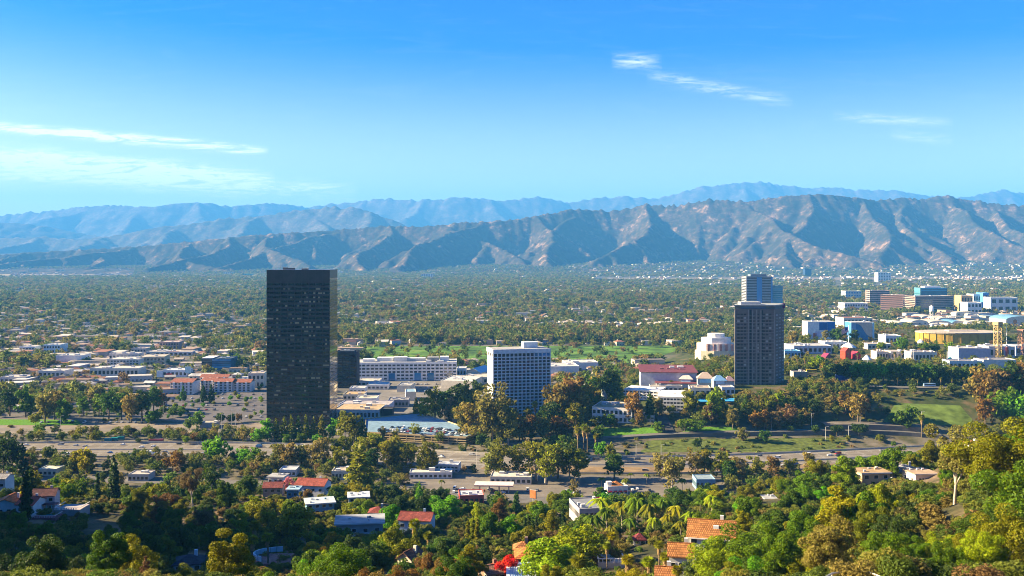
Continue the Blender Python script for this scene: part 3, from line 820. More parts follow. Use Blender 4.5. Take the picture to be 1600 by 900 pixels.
def make_feather_palm(seed, H=12.0, nf=20, L=4.0, nl=16):
    g = np.random.default_rng(seed); mb = MB()
    top = Vector((g.normal() * .25, g.normal() * .25, H - 2.2))
    bent_tube(mb, [Vector((0, 0, -1)), Vector((0, 0, H * .4)), top], .26, .17, 7)
    V, Q = [], []
    for i in range(nf):
        az = i * 2.399 + g.random() * .3; el = .25 + 1.15 * g.random(); l_ = L * (.75 + .35 * g.random())
        h = Vector((math.cos(az), math.sin(az), 0)); s = Vector((-h.y, h.x, 0))
        def at(t): return top + h * (l_ * math.cos(el) * t + .35 * l_ * t * t * .6) + Vector((0, 0, l_ * math.sin(el) * t - .95 * l_ * t ** 2.4))
        for j in range(nl):
            t = .12 + .88 * j / nl; p, p2 = at(t), at(min(1, t + .07))
            w = .95 * math.sin(math.pi * min(1, t * .8 + .2)) ** .6 + .15
            for sg in (-1, 1):
                tip = p + s * (sg * w * .75) + (p2 - p) * 2.5 + Vector((0, 0, -.55 * w))
                k = len(V); V += [p, p + (p2 - p) * 1.3, tip + (p2 - p) * .5, tip]; Q.append((k, k + 1, k + 2, k + 3))
    return mb.mesh('trunk_feather_palm', BARK, True), mesh_np('crown_feather_palm', [tuple(v) for v in V], Q, LEAF), None

# near kits (leaf faces about 0.4 m) and middle kits (about 0.8 m)
KIT = {}
def kit(key, lst): KIT[key] = lst
kit('round', [make_broad(100 + i, 9500, .245, 10, 4.9, 'round') for i in range(4)])
kit('spread', [make_broad(120 + i, 9500, .245, 9, 6.0, 'spread') for i in range(3)])
kit('tall', [make_broad(140 + i, 9500, .245, 13, 4.2, 'tall') for i in range(3)])
kit('loose', [make_broad(160 + i, 6000, .245, 10, 4.6, 'loose') for i in range(3)])
kit('euc', [make_broad(180 + i, 9000, .27, 20, 6.0, 'euc') for i in range(4)])
kit('pine', [make_broad(200 + i, 8000, .25, 15, 4.2, 'pine') for i in range(3)])
kit('cypress', [make_broad(220 + i, 3000, .26, 12, 1.5, 'cypress') for i in range(2)])
kit('shrub', [make_broad(240 + i, 1100, .26, 2.6, 2.2, 'shrub') for i in range(4)])
kit('round_m', [make_broad(300 + i, 1100, .62, 10, 4.9, 'round') for i in range(4)])
kit('tall_m', [make_broad(320 + i, 1100, .62, 13, 4.2, 'tall') for i in range(3)])
kit('spread_m', [make_broad(340 + i, 1000, .62, 9, 6.0, 'spread') for i in range(2)])
kit('euc_m', [make_broad(360 + i, 1900, .62, 20, 6.0, 'euc') for i in range(4)])
kit('pine_m', [make_broad(380 + i, 1100, .6, 15, 3.6, 'pine') for i in range(3)])
kit('cypress_m', [make_broad(400 + i, 700, .45, 12, 1.6, 'cypress') for i in range(2)])
kit('shrub_m', [make_broad(420 + i, 260, .5, 2.6, 2.2, 'shrub') for i in range(3)])
kit('oak', [make_broad(260 + i, 21000, .155, 10, 4.9, 'round') for i in range(3)])
kit('oak_tall', [make_broad(270 + i, 21000, .165, 13, 4.2, 'tall') for i in range(2)])
kit('fan', [make_fan_palm(500 + i) for i in range(3)])
kit('feather', [make_feather_palm(520 + i) for i in range(3)])
KH = {'oak': 10, 'round': 10, 'spread': 9, 'tall': 13, 'loose': 10, 'euc': 20, 'pine': 15, 'cypress': 12, 'shrub': 2.6, 'fan': 15, 'feather': 12}
KW = {'oak': 5, 'round': 5, 'spread': 6.2, 'tall': 4.4, 'loose': 4.8, 'euc': 6.5, 'pine': 4.0, 'cypress': 1.5, 'shrub': 2.6, 'fan': 2.2, 'feather': 4}
NAMES = {'oak': 'oak_tree', 'round': 'round_tree', 'spread': 'spreading_tree', 'tall': 'upright_tree', 'loose': 'open_crowned_tree', 'euc': 'eucalyptus_tree', 'pine': 'conifer_tree', 'cypress': 'cypress_tree', 'shrub': 'shrub', 'fan': 'fan_palm', 'feather': 'feather_palm'}
GREENS = {'dark': (0.032, 0.055, 0.010), 'deep': (0.050, 0.088, 0.012), 'green': (0.082, 0.135, 0.013), 'bright': (0.085, 0.205, 0.012), 'olive': (0.135, 0.138, 0.016),
          'yellow': (0.180, 0.172, 0.014), 'lime': (0.170, 0.215, 0.018), 'grey': (0.140, 0.140, 0.040), 'tan': (0.165, 0.138, 0.040), 'rust': (0.150, 0.092, 0.030),
          'gold': (0.30, 0.175, 0.015), 'red': (0.40, 0.018, 0.012), 'orange': (0.36, 0.13, 0.02), 'brown': (0.120, 0.078, 0.036), 'pink': (0.40, 0.18, 0.18)}
CWORD = {'dark': 'dark green', 'deep': 'deep green', 'green': 'mid green', 'bright': 'bright green', 'olive': 'olive', 'yellow': 'yellow-green', 'lime': 'lime green', 'grey': 'grey-green',
         'tan': 'tan', 'rust': 'rust-brown', 'gold': 'golden', 'red': 'crimson', 'orange': 'orange', 'brown': 'brown', 'pink': 'pink'}
TREES = []     # (name, px, py, depth, colour word, object)
BARKS = {'euc': (0.42, 0.36, 0.29), 'fan': (0.16, 0.12, 0.085), 'feather': (0.24, 0.20, 0.16)}
def tree(kind, x, y, H, colr, label=None, wide=1.0, z=None, near=None):
    near = (y < 560) if near is None else near
    base = kind if (near or kind in ('fan', 'feather', 'loose')) else kind + '_m'
    if base not in KIT: base = kind
    if y < 240: base = {'round': 'oak', 'tall': 'oak_tall'}.get(base, base)
    k = KIT[base][int(rng.integers(len(KIT[base])))]
    s = H / KH[kind]; z = z1(x, y) if z is None else z
    t = thing(NAMES[kind], label or '', NAMES[kind].split('_')[-1], (x, y, z - .1), rng.random() * 6.28)
    t.scale = (s * wide, s * wide, s)
    c = np.array(GREENS[colr]) * rng.uniform(1.0, 1.48)
    c = c * np.array([rng.uniform(.9, 1.12), 1, rng.uniform(.85, 1.1)])
    ob('trunk', k[0], t, BARKS.get(kind, (0.13, 0.10, 0.075)))
    ob('crown', k[1], t, tuple(c))
    if len(k) > 2 and k[2] is not None: ob('dead_fronds', k[2], t, (0.26, 0.17, 0.08))
    px, pb = proj(x, y, z); _, pt = proj(x, y, z + H)
    TREES.append([NAMES[kind], px, pb, pt, y, colr, t, bool(label), kind])
    return t
def tree_px(kind, px, pyb, pyt, colr, Y=None, label=None, wide=1.0):
    """a tree whose foot stands on the ground at picture row pyb and whose top reaches row pyt; with Y the foot is found below"""
    if Y is None:
        x, y, z = hit(px, pyb)
    else:
        y = Y; x = (px - 800) / F * Y; z = z1(x, y)
    H = (CAMZ + (HZ - pyt) / F * y) - z
    return tree(kind, x, y, max(1.2, H), colr, label, wide, z)

# ================================================================== BUILDINGS
WHITE, CREAM, TAN, GREYC, PALEBLUE = (0.80, 0.78, 0.74), (0.72, 0.64, 0.50), (0.55, 0.44, 0.31), (0.42, 0.42, 0.43), (0.55, 0.68, 0.80)
def glassof(w): return {'k': GLASS, 'r': GLASS_RED, 'b': GLASS_BLUE, 't': GLASS_TEAL}[w]
def facade(t, w, d, h, floors, cols, g=GLASS, sides='fl', sill=0.9, fill=0.6, hf=0.5, z0=0.0, top=0.6):
    """window pieces on the faces of a box of w x d x h standing on its thing's origin"""
    fh = (h - z0 - top) / floors
    for f in range(floors):
        z = z0 + fh * (f + (1 - hf) * .55)
        if 'f' in sides:
            for c in range(cols):
                piece('window', g, t, -w / 2 + w * (c + .5) / cols, -d / 2, z, w / cols * fill, .12, fh * hf)
        for sgn, key in ((-1, 'l'), (1, 'r')):
            if key in sides:
                n = max(1, int(round(cols * d / w)))
                for c in range(n):
                    piece('window', g, t, sgn * w / 2, -d / 2 + d * (c + .5) / n, z, .12, d / n * fill, fh * hf)
def block(name, label, px0, px1, pyb, pyt, depth, rot=0.0, wall=WHITE, roof=(0.5, 0.47, 0.43), floors=0, cols=0, g='k', sides='fl', cat='building',
          Y=None, units=0, parapet=0.8, hf=0.5, fill=.6, group=None, zbase=None, prot=True, overhang=0.0):
    """flat-roofed building whose front spans px0..px1 with its foot at row pyb and its front top edge at row pyt"""
    pm = (px0 + px1) / 2
    if Y is None: x, y, z = hit(pm, pyb)
    else:
        y = Y; x = (pm - 800) / F * Y; z = CAMZ + (HZ - pyb) / F * Y
    if zbase is not None: z = zbase
    w = (px1 - px0) / F * y / max(.3, math.cos(R(rot)))
    h = (CAMZ + (HZ - pyt) / F * y) - z
    c, s = math.cos(R(rot)), math.sin(R(rot))
    FOOT.append((x - s * depth / 2, y + c * depth / 2, w / 2 + 2, depth / 2 + 2, R(rot)))
    t = thing(name, label, cat, (x - s * depth / 2, y + c * depth / 2, z), R(rot), group)
    m = MB().box(-w / 2, w / 2, -depth / 2, depth / 2, -3.0, h - .05)
    m.build('wall', STUCCO, t, wall)
    r = MB()
    if parapet:
        p = .35
        for a in ((-w / 2, w / 2, -depth / 2, -depth / 2 + p), (-w / 2, w / 2, depth / 2 - p, depth / 2), (-w / 2, -w / 2 + p, -depth / 2 + p, depth / 2 - p), (w / 2 - p, w / 2, -depth / 2 + p, depth / 2 - p)):
            r.box(*a, h - .05, h + parapet)
        r.build('parapet', STUCCO, t, tuple(min(.85, q * 1.03) for q in wall))
        MB().box(-w / 2 + p, w / 2 - p, -depth / 2 + p, depth / 2 - p, h - .04, h + .12).build('roof', ROOF, t, roof)
    else:
        o_ = overhang
        MB().box(-w / 2 - o_, w / 2 + o_, -depth / 2 - o_, depth / 2 + o_, h - .04, h + .35).build('roof', ROOF, t, roof)
    for k in range(units + (2 if w > 14 and y < 1700 else 0)):
        uw = min(9.0, w * rng.uniform(.03, .13) + 1.0)
        piece('rooftop_unit', STUCCO, t, rng.uniform(-.38, .38) * w, rng.uniform(-.3, .3) * depth, h + .1, uw, min(depth * .35, uw * rng.uniform(.6, 1.2)), rng.uniform(1.2, 2.6), (0.62, 0.62, 0.62))
    if floors: facade(t, w, depth, h, floors, cols, glassof(g), sides, hf=hf, fill=fill)
    if prot: protect(px0 + 2, pyt - 2, px1 - 2, pyb - (pyb - pyt) * .68, y)
    return t, w, depth, h
def gable_roof(w, d, h, rise, over=.5, axis_x=True, th=.25):
    m = MB(); a, b = w / 2 + over, d / 2 + over
    if axis_x:
        m.quad((-a, -b, h - .1), (a, -b, h - .1), (a, 0, h + rise), (-a, 0, h + rise)); m.quad((a, b, h - .1), (-a, b, h - .1), (-a, 0, h + rise), (a, 0, h + rise))
        m.quad((-a, -b, h - .1 - th), (-a, 0, h + rise - th), (a, 0, h + rise - th), (a, -b, h - .1 - th)); m.quad((-a, b, h - .1 - th), (a, b, h - .1 - th), (a, 0, h + rise - th), (-a, 0, h + rise - th))
        for s in (-1, 1):
            m.quad((s * a, -b, h - .1), (s * a, 0, h + rise), (s * a, 0, h + rise - th), (s * a, -b, h - .1 - th)); m.quad((s * a, b, h - .1), (s * a, 0, h + rise), (s * a, 0, h + rise - th), (s * a, b, h - .1 - th))
        for s in (-1, 1): m.quad((-a, s * b, h - .1), (a, s * b, h - .1), (a, s * b, h - .1 - th), (-a, s * b, h - .1 - th))
    else:
        k = gable_roof(d, w, h, rise, over, True, th)
        m.v = [(-y, x, z) for x, y, z in k.v]; m.f = k.f; m.mi = k.mi
    return m
def hip_roof(w, d, h, rise, over=.6):
    m = MB(); a, b = w / 2 + over, d / 2 + over; e = max(0, a - b); z0 = h - .1
    if b > a: k = hip_roof(d, w, h, rise, over); m.v = [(-y, x, z) for x, y, z in k.v]; m.f = k.f; m.mi = k.mi; return m
    A, B, C, D, P, Q = (-a, -b, z0), (a, -b, z0), (a, b, z0), (-a, b, z0), (-e, 0, h + rise), (e, 0, h + rise)
    if e > .05:
        m.quad(A, B, Q, P); m.quad(C, D, P, Q)
        m.poly([B, C, Q]); m.poly([D, A, P])
    else:
        for u, v in ((A, B), (B, C), (C, D), (D, A)): m.poly([u, v, P])
    m.box(-a, a, -b, b, z0 - .25, z0 - .02)
    return m
def win(t, x, y, z, w, h, face='f', frame=(0.8, 0.8, 0.78), g=GLASS):
    """a framed window on a wall: pane (part 'window') with a 'frame' sub-part of four bars"""
    dx, dy = (w, .1) if face == 'f' else (.1, w)
    o = ob('window', MB().box(-dx / 2, dx / 2, -dy / 2, dy / 2, 0, h).mesh('window', g), t); o.location = (x, y, z)
    m = MB(); b = .09; e = .16
    if face == 'f':
        m.box(-w / 2 - b, w / 2 + b, -e / 2, e / 2, -b, 0); m.box(-w / 2 - b, w / 2 + b, -e / 2, e / 2, h, h + b)
        m.box(-w / 2 - b, -w / 2, -e / 2, e / 2, 0, h); m.box(w / 2, w / 2 + b, -e / 2, e / 2, 0, h)
    else:
        m.box(-e / 2, e / 2, -w / 2 - b, w / 2 + b, -b, 0); m.box(-e / 2, e / 2, -w / 2 - b, w / 2 + b, h, h + b)
        m.box(-e / 2, e / 2, -w / 2 - b, -w / 2, 0, h); m.box(-e / 2, e / 2, w / 2, w / 2 + b, 0, h)
    m.build('frame', STUCCO, o, frame)
    return o

# --- black glass tower ------------------------------------------------------
def dark_tower():
    Yf = 962.0; x0, x1 = (417 - 800) / F * Yf, (515 - 800) / F * Yf
    w, d, h = x1 - x0, 43.0, 155.0
    t = thing('office_tower', 'tall black glass office tower standing by the freeway', 'tower', ((x0 + x1) / 2, Yf + d / 2, 0))
    skin = mat('bronze_panel', (0.045, 0.031, 0.024), 0.3, 0.6, 0.3, 0.15)
    MB().box(-w / 2, w / 2, -d / 2, d / 2, -2, h).build('wall', skin, t)
    nb, nf = 9, 33; bw = w / nb; fh = 4.25
    pm = MB()
    for k in range(3): pm.box(-bw * .43 + k * bw * .29, -bw * .43 + k * bw * .29 + bw * .27, -.05, .05, 0, 2.0)
    BL = glass_mat('pale_pane_glass', (0.26, 0.22, 0.13), 0.2, 0.6)  # paler, warmer panes, set in clusters over the front
    wms = []
    for mask in range(8):
        q = MB()
        for k in range(3): q.box(-bw * .43 + k * bw * .29, -bw * .43 + k * bw * .29 + bw * .27, -.05, .05, 0, 2.0 if not (mask >> k) & 1 else 1.5, (mask >> k) & 1)
        wms.append(q.mesh('window_pane_%d' % mask, [GLASS_BLACK, BL]))
    for f in range(nf):
        for b in range(nb):
            pn = float(fbm(np.array([b * .45 + 3.3]), np.array([f * .33]), 2, 91)[0])
            pr = .62 if pn > .28 else .3 if pn > .12 else .05
            mask = sum((1 << k) for k in range(3) if rng.random() < pr)
            o = ob('window', wms[mask], t); o.location = (-w / 2 + bw * (b + .5), -d / 2 - .06, 4.5 + f * fh)
    sm = MB(); n2 = 6; b2 = d / n2
    for f in range(nf + 1):
        for b in range(n2):
            for k in range(3):
                yy = -d / 2 + b2 * b + b2 * (.07 + .3 * k); sm.box(w / 2 - .02, w / 2 + .08, yy, yy + b2 * .26, 4.0 + f * fh, 7.2 + f * fh)
    tag(sm.build('side_glazing', glass_mat('side_glass', (0.42, 0.37, 0.32), 0.06, 0.5, 1.0), t), kind='stuff')
    for b in range(nb + 1): piece('mullion', skin, t, -w / 2 + bw * b, -d / 2 - .1, 0, .5, .3, h)
    MB().box(-w / 2 - .3, w / 2 + .3, -d / 2 - .3, d / 2 + .3, h, h + 1.1).build('parapet', skin, t)
    for (a, b, c, e) in ((-.22, .1, 9, 1.8), (.05, -.1, 6, 1.3), (-.32, .2, 4, 2.2)): piece('rooftop_unit', STUCCO, t, a * w, b * d, h + 1.0, c, 5, e, (0.22, 0.2, 0.18))
    piece('antenna', METAL, t, -.36 * w, 0, h + 1, .15, .15, 5, (0.5, 0.3, 0.2))
    protect(417, 423, 527, 655, Yf)
dark_tower()
block('office_block', 'small dark glass office block behind the black tower', 524, 557, 607, 551, 26, 0, (0.03, 0.02, 0.03), (0.10, 0.13, 0.16), 0, 0, cat='building', parapet=1.2)
def small_dark():
    t = bpy.data.objects['office_block']; w = 33 / F * t.location.y; h = 46
    for f in range(11):
        for c in range(6): piece('window', GLASS_BLACK, t, -w / 2 + w * (c + .5) / 6, -13.0, 2 + f * 3.9, w / 6 * .85, .2, 2.4)
    piece('penthouse', STUCCO, t, 0, 0, h - 3, w * .7, 16, 4.5, (0.05, 0.06, 0.08))
small_dark()

# --- white grid hotel -------------------------------------------------------
def white_hotel():
    a = math.atan2(14, 59)
    w, d, h = 61.0, 30.0, 71.0
    x0, y0 = -19.3, 995.0
    cx, cy_ = x0 + math.cos(a) * w / 2 - math.sin(a) * d / 2, y0 + math.sin(a) * w / 2 + math.cos(a) * d / 2
    t = thing('hotel_tower', 'white hotel slab with a grid of dark windows among trees', 'hotel', (cx, cy_, 1.5), a)
    wh = (0.80, 0.80, 0.80)
    MB().box(-w / 2, w / 2, -d / 2, d / 2, -3, h - .1).build('wall', STUCCO, t, (0.74, 0.73, 0.72))
    nc, nr = 14, 18; bw = w / nc; fh = 3.42; zt = h - 8.2
    for r in range(nr):
        z = zt - fh * (r + 1) if r else zt - fh
        for c in range(nc):
            piece('window', GLASS_RED if rng.random() < .55 else GLASS, t, -w / 2 + bw * (c + .5), -d / 2 - .05, zt - fh * (r + 1) + .9, bw * .92, .2, fh - .95)
    for c in range(nc):
        piece('window', GLASS if c < 10 else GLASS_BLUE, t, -w / 2 + bw * (c + .5), -d / 2 - .05, zt + .9, bw * .8, .2, 3.4)
    for c in range(nc + 1): piece('fin', STUCCO, t, -w / 2 + bw * c, -d / 2 - .35, -2, 1.0, .9, h - 2.1, wh)
    for r in range(nr + 1): piece('floor_band', STUCCO, t, 0, -d / 2 - .2, zt - fh * r - .1, w - .8, .55, 1.1, wh)
    piece('fascia', STUCCO, t, 0, -d / 2 - .4, h - 4.0, w + 1.0, 1.0, 4.6, wh)
    piece('fascia', STUCCO, t, -w / 2 - .4, .2, h - 4.0, 1.0, d - .4, 4.6, wh)
    for k in range(3): piece('window', GLASS, t, -w / 2 - .1, -d / 2 + d * (k + .6) / 3.4, zt + .9, .3, d / 3.4 * .45, 3.2)
    for r in range(nr):
        piece('floor_groove', STUCCO, t, -w / 2 - .05, 0, zt - fh * (r + 1) + 1.4, .25, d * .7, 1.3, (0.55, 0.5, 0.45))
    MB().box(-w / 2 + .4, w / 2 - .4, -d / 2 + .4, d / 2 - .4, h - .05, h + .3).build('roof', ROOF, t, (0.5, 0.48, 0.46))
    piece('penthouse', STUCCO, t, w * .21, d * .1, h, w * .25, 10, 6.2, (0.62, 0.72, 0.76))
    piece('canopy', STUCCO, t, w * .25, -d / 2 - 5, 3.2, 9, 8, .8, (0.7, 0.72, 0.75))
    protect(758, 541, 862, 625, 990)
white_hotel()

# --- brown hotel on the hill ------------------------------------------------
BLIND = glass_mat('drawn_blind', (0.30, 0.27, 0.23), 0.5, 0.3)
def brown_hotel():
    Yf = 1000.0; z0 = 33.0
    def X(px, Y): return (px - 800) / F * Y
    h = CAMZ + (HZ - 483) / F * Yf - z0
    t = thing('hotel_tower', 'tall dark brown hotel tower on the hill', 'hotel', (X(1186, Yf), Yf, z0))
    ox = X(1186, Yf)
    xl, xr = X(1147.5, Yf) - ox, X(1211, Yf) - ox
    xe = X(1225, Yf + 22) - ox
    d = 40
    brown = (0.20, 0.152, 0.132)
    poly = [(xl, 0), (xr, 0), (xe, 22), (xe, d), (xl + 16, d), (xl + 7, 22)]
    MB().prism(poly, -6, h).build('wall', STUCCO, t, brown)
    nf = 22; fh = (h - 5) / nf; w = xr - xl
    segs = [(.06, .30, 3), (.36, .41, 1), (.45, .50, 1), (.56, .61, 1), (.68, .92, 3)]
    for f in range(nf):
        for (a, b, n) in segs:
            for k in range(n):
                ww = (b - a) * w / n
                piece('window', GLASS if rng.random() < .8 else BLIND, t, xl + a * w + ww * (k + .5), -.06, 2 + f * fh, ww * .72, .18, fh * .5)
    for a in (.0, .335, .43, .53, .635, .97): piece('pilaster', STUCCO, t, xl + a * w + .6, -.35, -4, 1.3, .7, h + 3.5, (0.34, 0.28, 0.24))
    for a in (.385, .665): piece('recess_shade', STUCCO, t, xl + a * w, -.1, -4, 3.0, .25, h + 3.0, (0.02, 0.022, 0.024))  # near-black strips on the face: shade of recesses put into colour
    for f in range(nf): piece('floor_band', STUCCO, t, xl + w * .5, -.12, 1.1 + f * fh, w * .97, .3, .7, (0.31, 0.26, 0.225))
    # balconies of the receding side
    L = math.hypot(xe - xr, 22); a = math.atan2(22, xe - xr)
    for f in range(nf):
        for k in range(3):
            q = (k + .5) / 3
            o = piece('balcony', STUCCO, t, xr + (xe - xr) * q, 22 * q, 1.6 + f * fh, L / 3 * .5, 1.2, 1.1, (0.30, 0.27, 0.26) if (f + k) % 3 else (0.55, 0.5, 0.48), a)
    MB().prism([(xl + 1.2, 2), (xr + 1, 2), (xe - 1, 22), (xe - 2, d - 2), (xl + 17, d - 2), (xl + 8.2, 22)], h, h + 3.0).build('crown_storey', STUCCO, t, (0.16, 0.19, 0.20))
    MB().prism([(xl - .6, -.6), (xr + .4, -.6), (xe + .5, 21.8), (xe + .5, d + .5), (xl + 15, d + .5), (xl + 6, 22.3)], h + 3.0, h + 4.3).build('roof', ROOF, t, (0.42, 0.44, 0.44))
    piece('penthouse', STUCCO, t, xl + w * .45, 14, h + 4, w * .5, 14, 3.0, (0.5, 0.5, 0.5))
    piece('blue_band', GLASS_BLUE, t, xl + w * .48, 1.6, h + .6, w * .62, .6, 2.2)
    tag(piece('sign_panel', STUCCO, t, xe - .6, 21, h - .5, 2.6, 1, 5.5, (0.20, 0.03, 0.16)), 'purple sign panel at the roof corner')
    protect(1147, 478, 1226, 606, Yf)
brown_hotel()

# --- far towers -------------------------------------------------------------
def banded(name, label, px0, px1, pyb, pyt, depth, rot, wall, bands, g, Y, cols=0, cat='tower', topc=None):
    t, w, d, h = block(name, label, px0, px1, pyb, pyt, depth, rot, wall, (0.4, 0.4, 0.42), 0, 0, cat=cat, Y=Y, units=2, zbase=0)
    fh = h / bands
    for k in range(bands):
        piece('window_band', g, t, 0, -d / 2, fh * (k + .35), w * .96, .3, fh * .5)
        piece('window_band', g, t, -w / 2, 0, fh * (k + .35), .3, d * .94, fh * .5)
        piece('window_band', g, t, w / 2, 0, fh * (k + .35), .3, d * .94, fh * .5)
    if topc: piece('penthouse', STUCCO, t, 0, 0, h, w * .6, d * .6, 6, topc)
    return t, w, d, h
tt, w_, d_, h_ = banded('office_tower', 'tall pale tower with dark central stripe behind the brown hotel', 1166, 1207, 500, 432, 50, 0, (0.40, 0.40, 0.42), 28, GLASS, 2500, topc=(0.16, 0.2, 0.25))
piece('dark_stripe', GLASS_BLUE, tt, 0, -d_ / 2 - .3, 0, w_ * .2, .8, h_ - 2)
piece('dark_stripe', GLASS_BLUE, tt, w_ * .47, -d_ / 2 - .3, 0, w_ * .07, .8, h_ - 2)
banded('office_block', 'teal glass block beside the pale striped tower', 1208, 1223, 500, 447, 40, 0, (0.25, 0.45, 0.50), 16, GLASS_TEAL, 2520, cat='building')
banded('office_block', 'reddish brown mid-rise with arched dark front', 1379, 1408, 487, 461, 45, -28, (0.34, 0.20, 0.17), 9, GLASS, 2850, cat='building')
banded('office_block', 'long tan mid-rise behind the reddish brown block', 1359, 1390, 478, 454, 40, 0, (0.50, 0.36, 0.31), 8, GLASS, 3200, cat='building')
banded('office_block', 'brown banded office slab lit on its west end', 1427, 1493, 488, 463, 60, 12, (0.40, 0.30, 0.26), 9, GLASS, 2900, cat='building')
banded('office_block', 'teal glass office block with white rooftop behind the banded slab', 1438, 1480, 480, 450, 50, 0, (0.10, 0.20, 0.25), 10, GLASS_TEAL, 3300, cat='building', topc=(0.8, 0.8, 0.8))
block('office_block', 'white colonnaded low block with domed rooftop canopy', 1320, 1356, 486, 474, 60, 0, WHITE, (0.6, 0.6, 0.6), 2, 9, 'k', Y=2950, zbase=0)
block('office_block', 'small white and blue block north of the colonnaded one', 1321, 1346, 466, 455, 50, 0, (0.70, 0.66, 0.58), (0.5, 0.5, 0.5), 3, 6, 'b', Y=3700, zbase=0)
block('office_tower', 'white distant tower below the mountain foot', 1372, 1392, 440, 426, 60, 0, WHITE, (0.6, 0.6, 0.6), 6, 5, 'k', 'f', Y=6300, cat='tower', zbase=0)
block('office_tower', 'dark blue distant tower at the mountain foot', 1258, 1268, 432, 420, 60, 0, (0.03, 0.06, 0.12), (0.2, 0.2, 0.2), 0, 0, Y=8000, cat='tower', zbase=8)
for (a, b, c, e, Y, colr, lab) in [(1502, 1520, 474, 462, 2950, (0.62, 0.40, 0.18), 'orange-tan studio block right of the brown slab'), (1521, 1536, 473, 460, 3000, (0.75, 0.75, 0.75), 'white studio block with green glass'),
                                   (1536, 1545, 472, 458, 2980, (0.10, 0.30, 0.60), 'bright blue studio block at its east end'), (1512, 1534, 480, 473, 2800, WHITE, 'low white annex in front of the orange studio block'),
                                   (1548, 1590, 474, 465, 2900, (0.72, 0.70, 0.68), 'low white sheds east of the blue studio block')]:
    block('studio_block', lab, a, b, c, e, 45, 0, colr, (0.6, 0.6, 0.6), 2, 4, 'k', 'f', Y=Y, zbase=0)
block('office_block', 'white mid-rise in the far valley above the tree canopy', 658, 676, 436, 428, 60, 0, WHITE, (0.6, 0.6, 0.6), 4, 5, Y=7400, zbase=0)
block('office_block', 'white slab in the far valley left of the black tower', 349, 362, 433, 425, 60, 0, CREAM, (0.6, 0.6, 0.6), 4, 4, Y=8600, zbase=0)
block('office_block', 'teal low block in the far valley left of the black tower', 378, 398, 433, 428, 60, 0, (0.10, 0.38, 0.42), (0.3, 0.5, 0.5), 2, 5, Y=8500, zbase=0)

# --- white office and the low studio buildings ------------------------------
def white_office():
    t, w, d, h = block('office_block', 'long white office block with square dark windows', 552, 713, 593, 567, 45, 3, (0.80, 0.80, 0.80), (0.6, 0.57, 0.53), 0, 0, Y=1310, zbase=0)
    nf, nc = 5, 24
    for f in range(nf):
        for c in range(nc):
            if f < 2 and c in (8, 9, 14, 15): continue
            piece('window', GLASS, t, -w / 2 + w * (c + .5) / nc, -d / 2, 1.6 + f * (h - 1.5) / nf, w / nc * .7, .25, (h - 1.5) / nf * .5)
    for c in (8.5, 14.5, 17.5, 22): piece('dark_bay', GLASS_BLUE, t, -w / 2 + w * (c + .5) / nc, -d / 2 - .2, 0, w / nc * 1.5, .5, h * .42)
    for k, (a, b, c, e, cc) in enumerate([(-.36, 0, 16, 3.5, .8), (-.2, .1, 22, 5, .75), (-.05, 0, 18, 6, .7), (.1, .1, 26, 4, .6), (.27, .0, 16, 5.5, .3), (.38, .05, 12, 6, .8)]):
        piece('rooftop_unit', STUCCO, t, a * w, b * d, h + .1, c, 14, e, (cc, cc, cc * .97))
white_office()
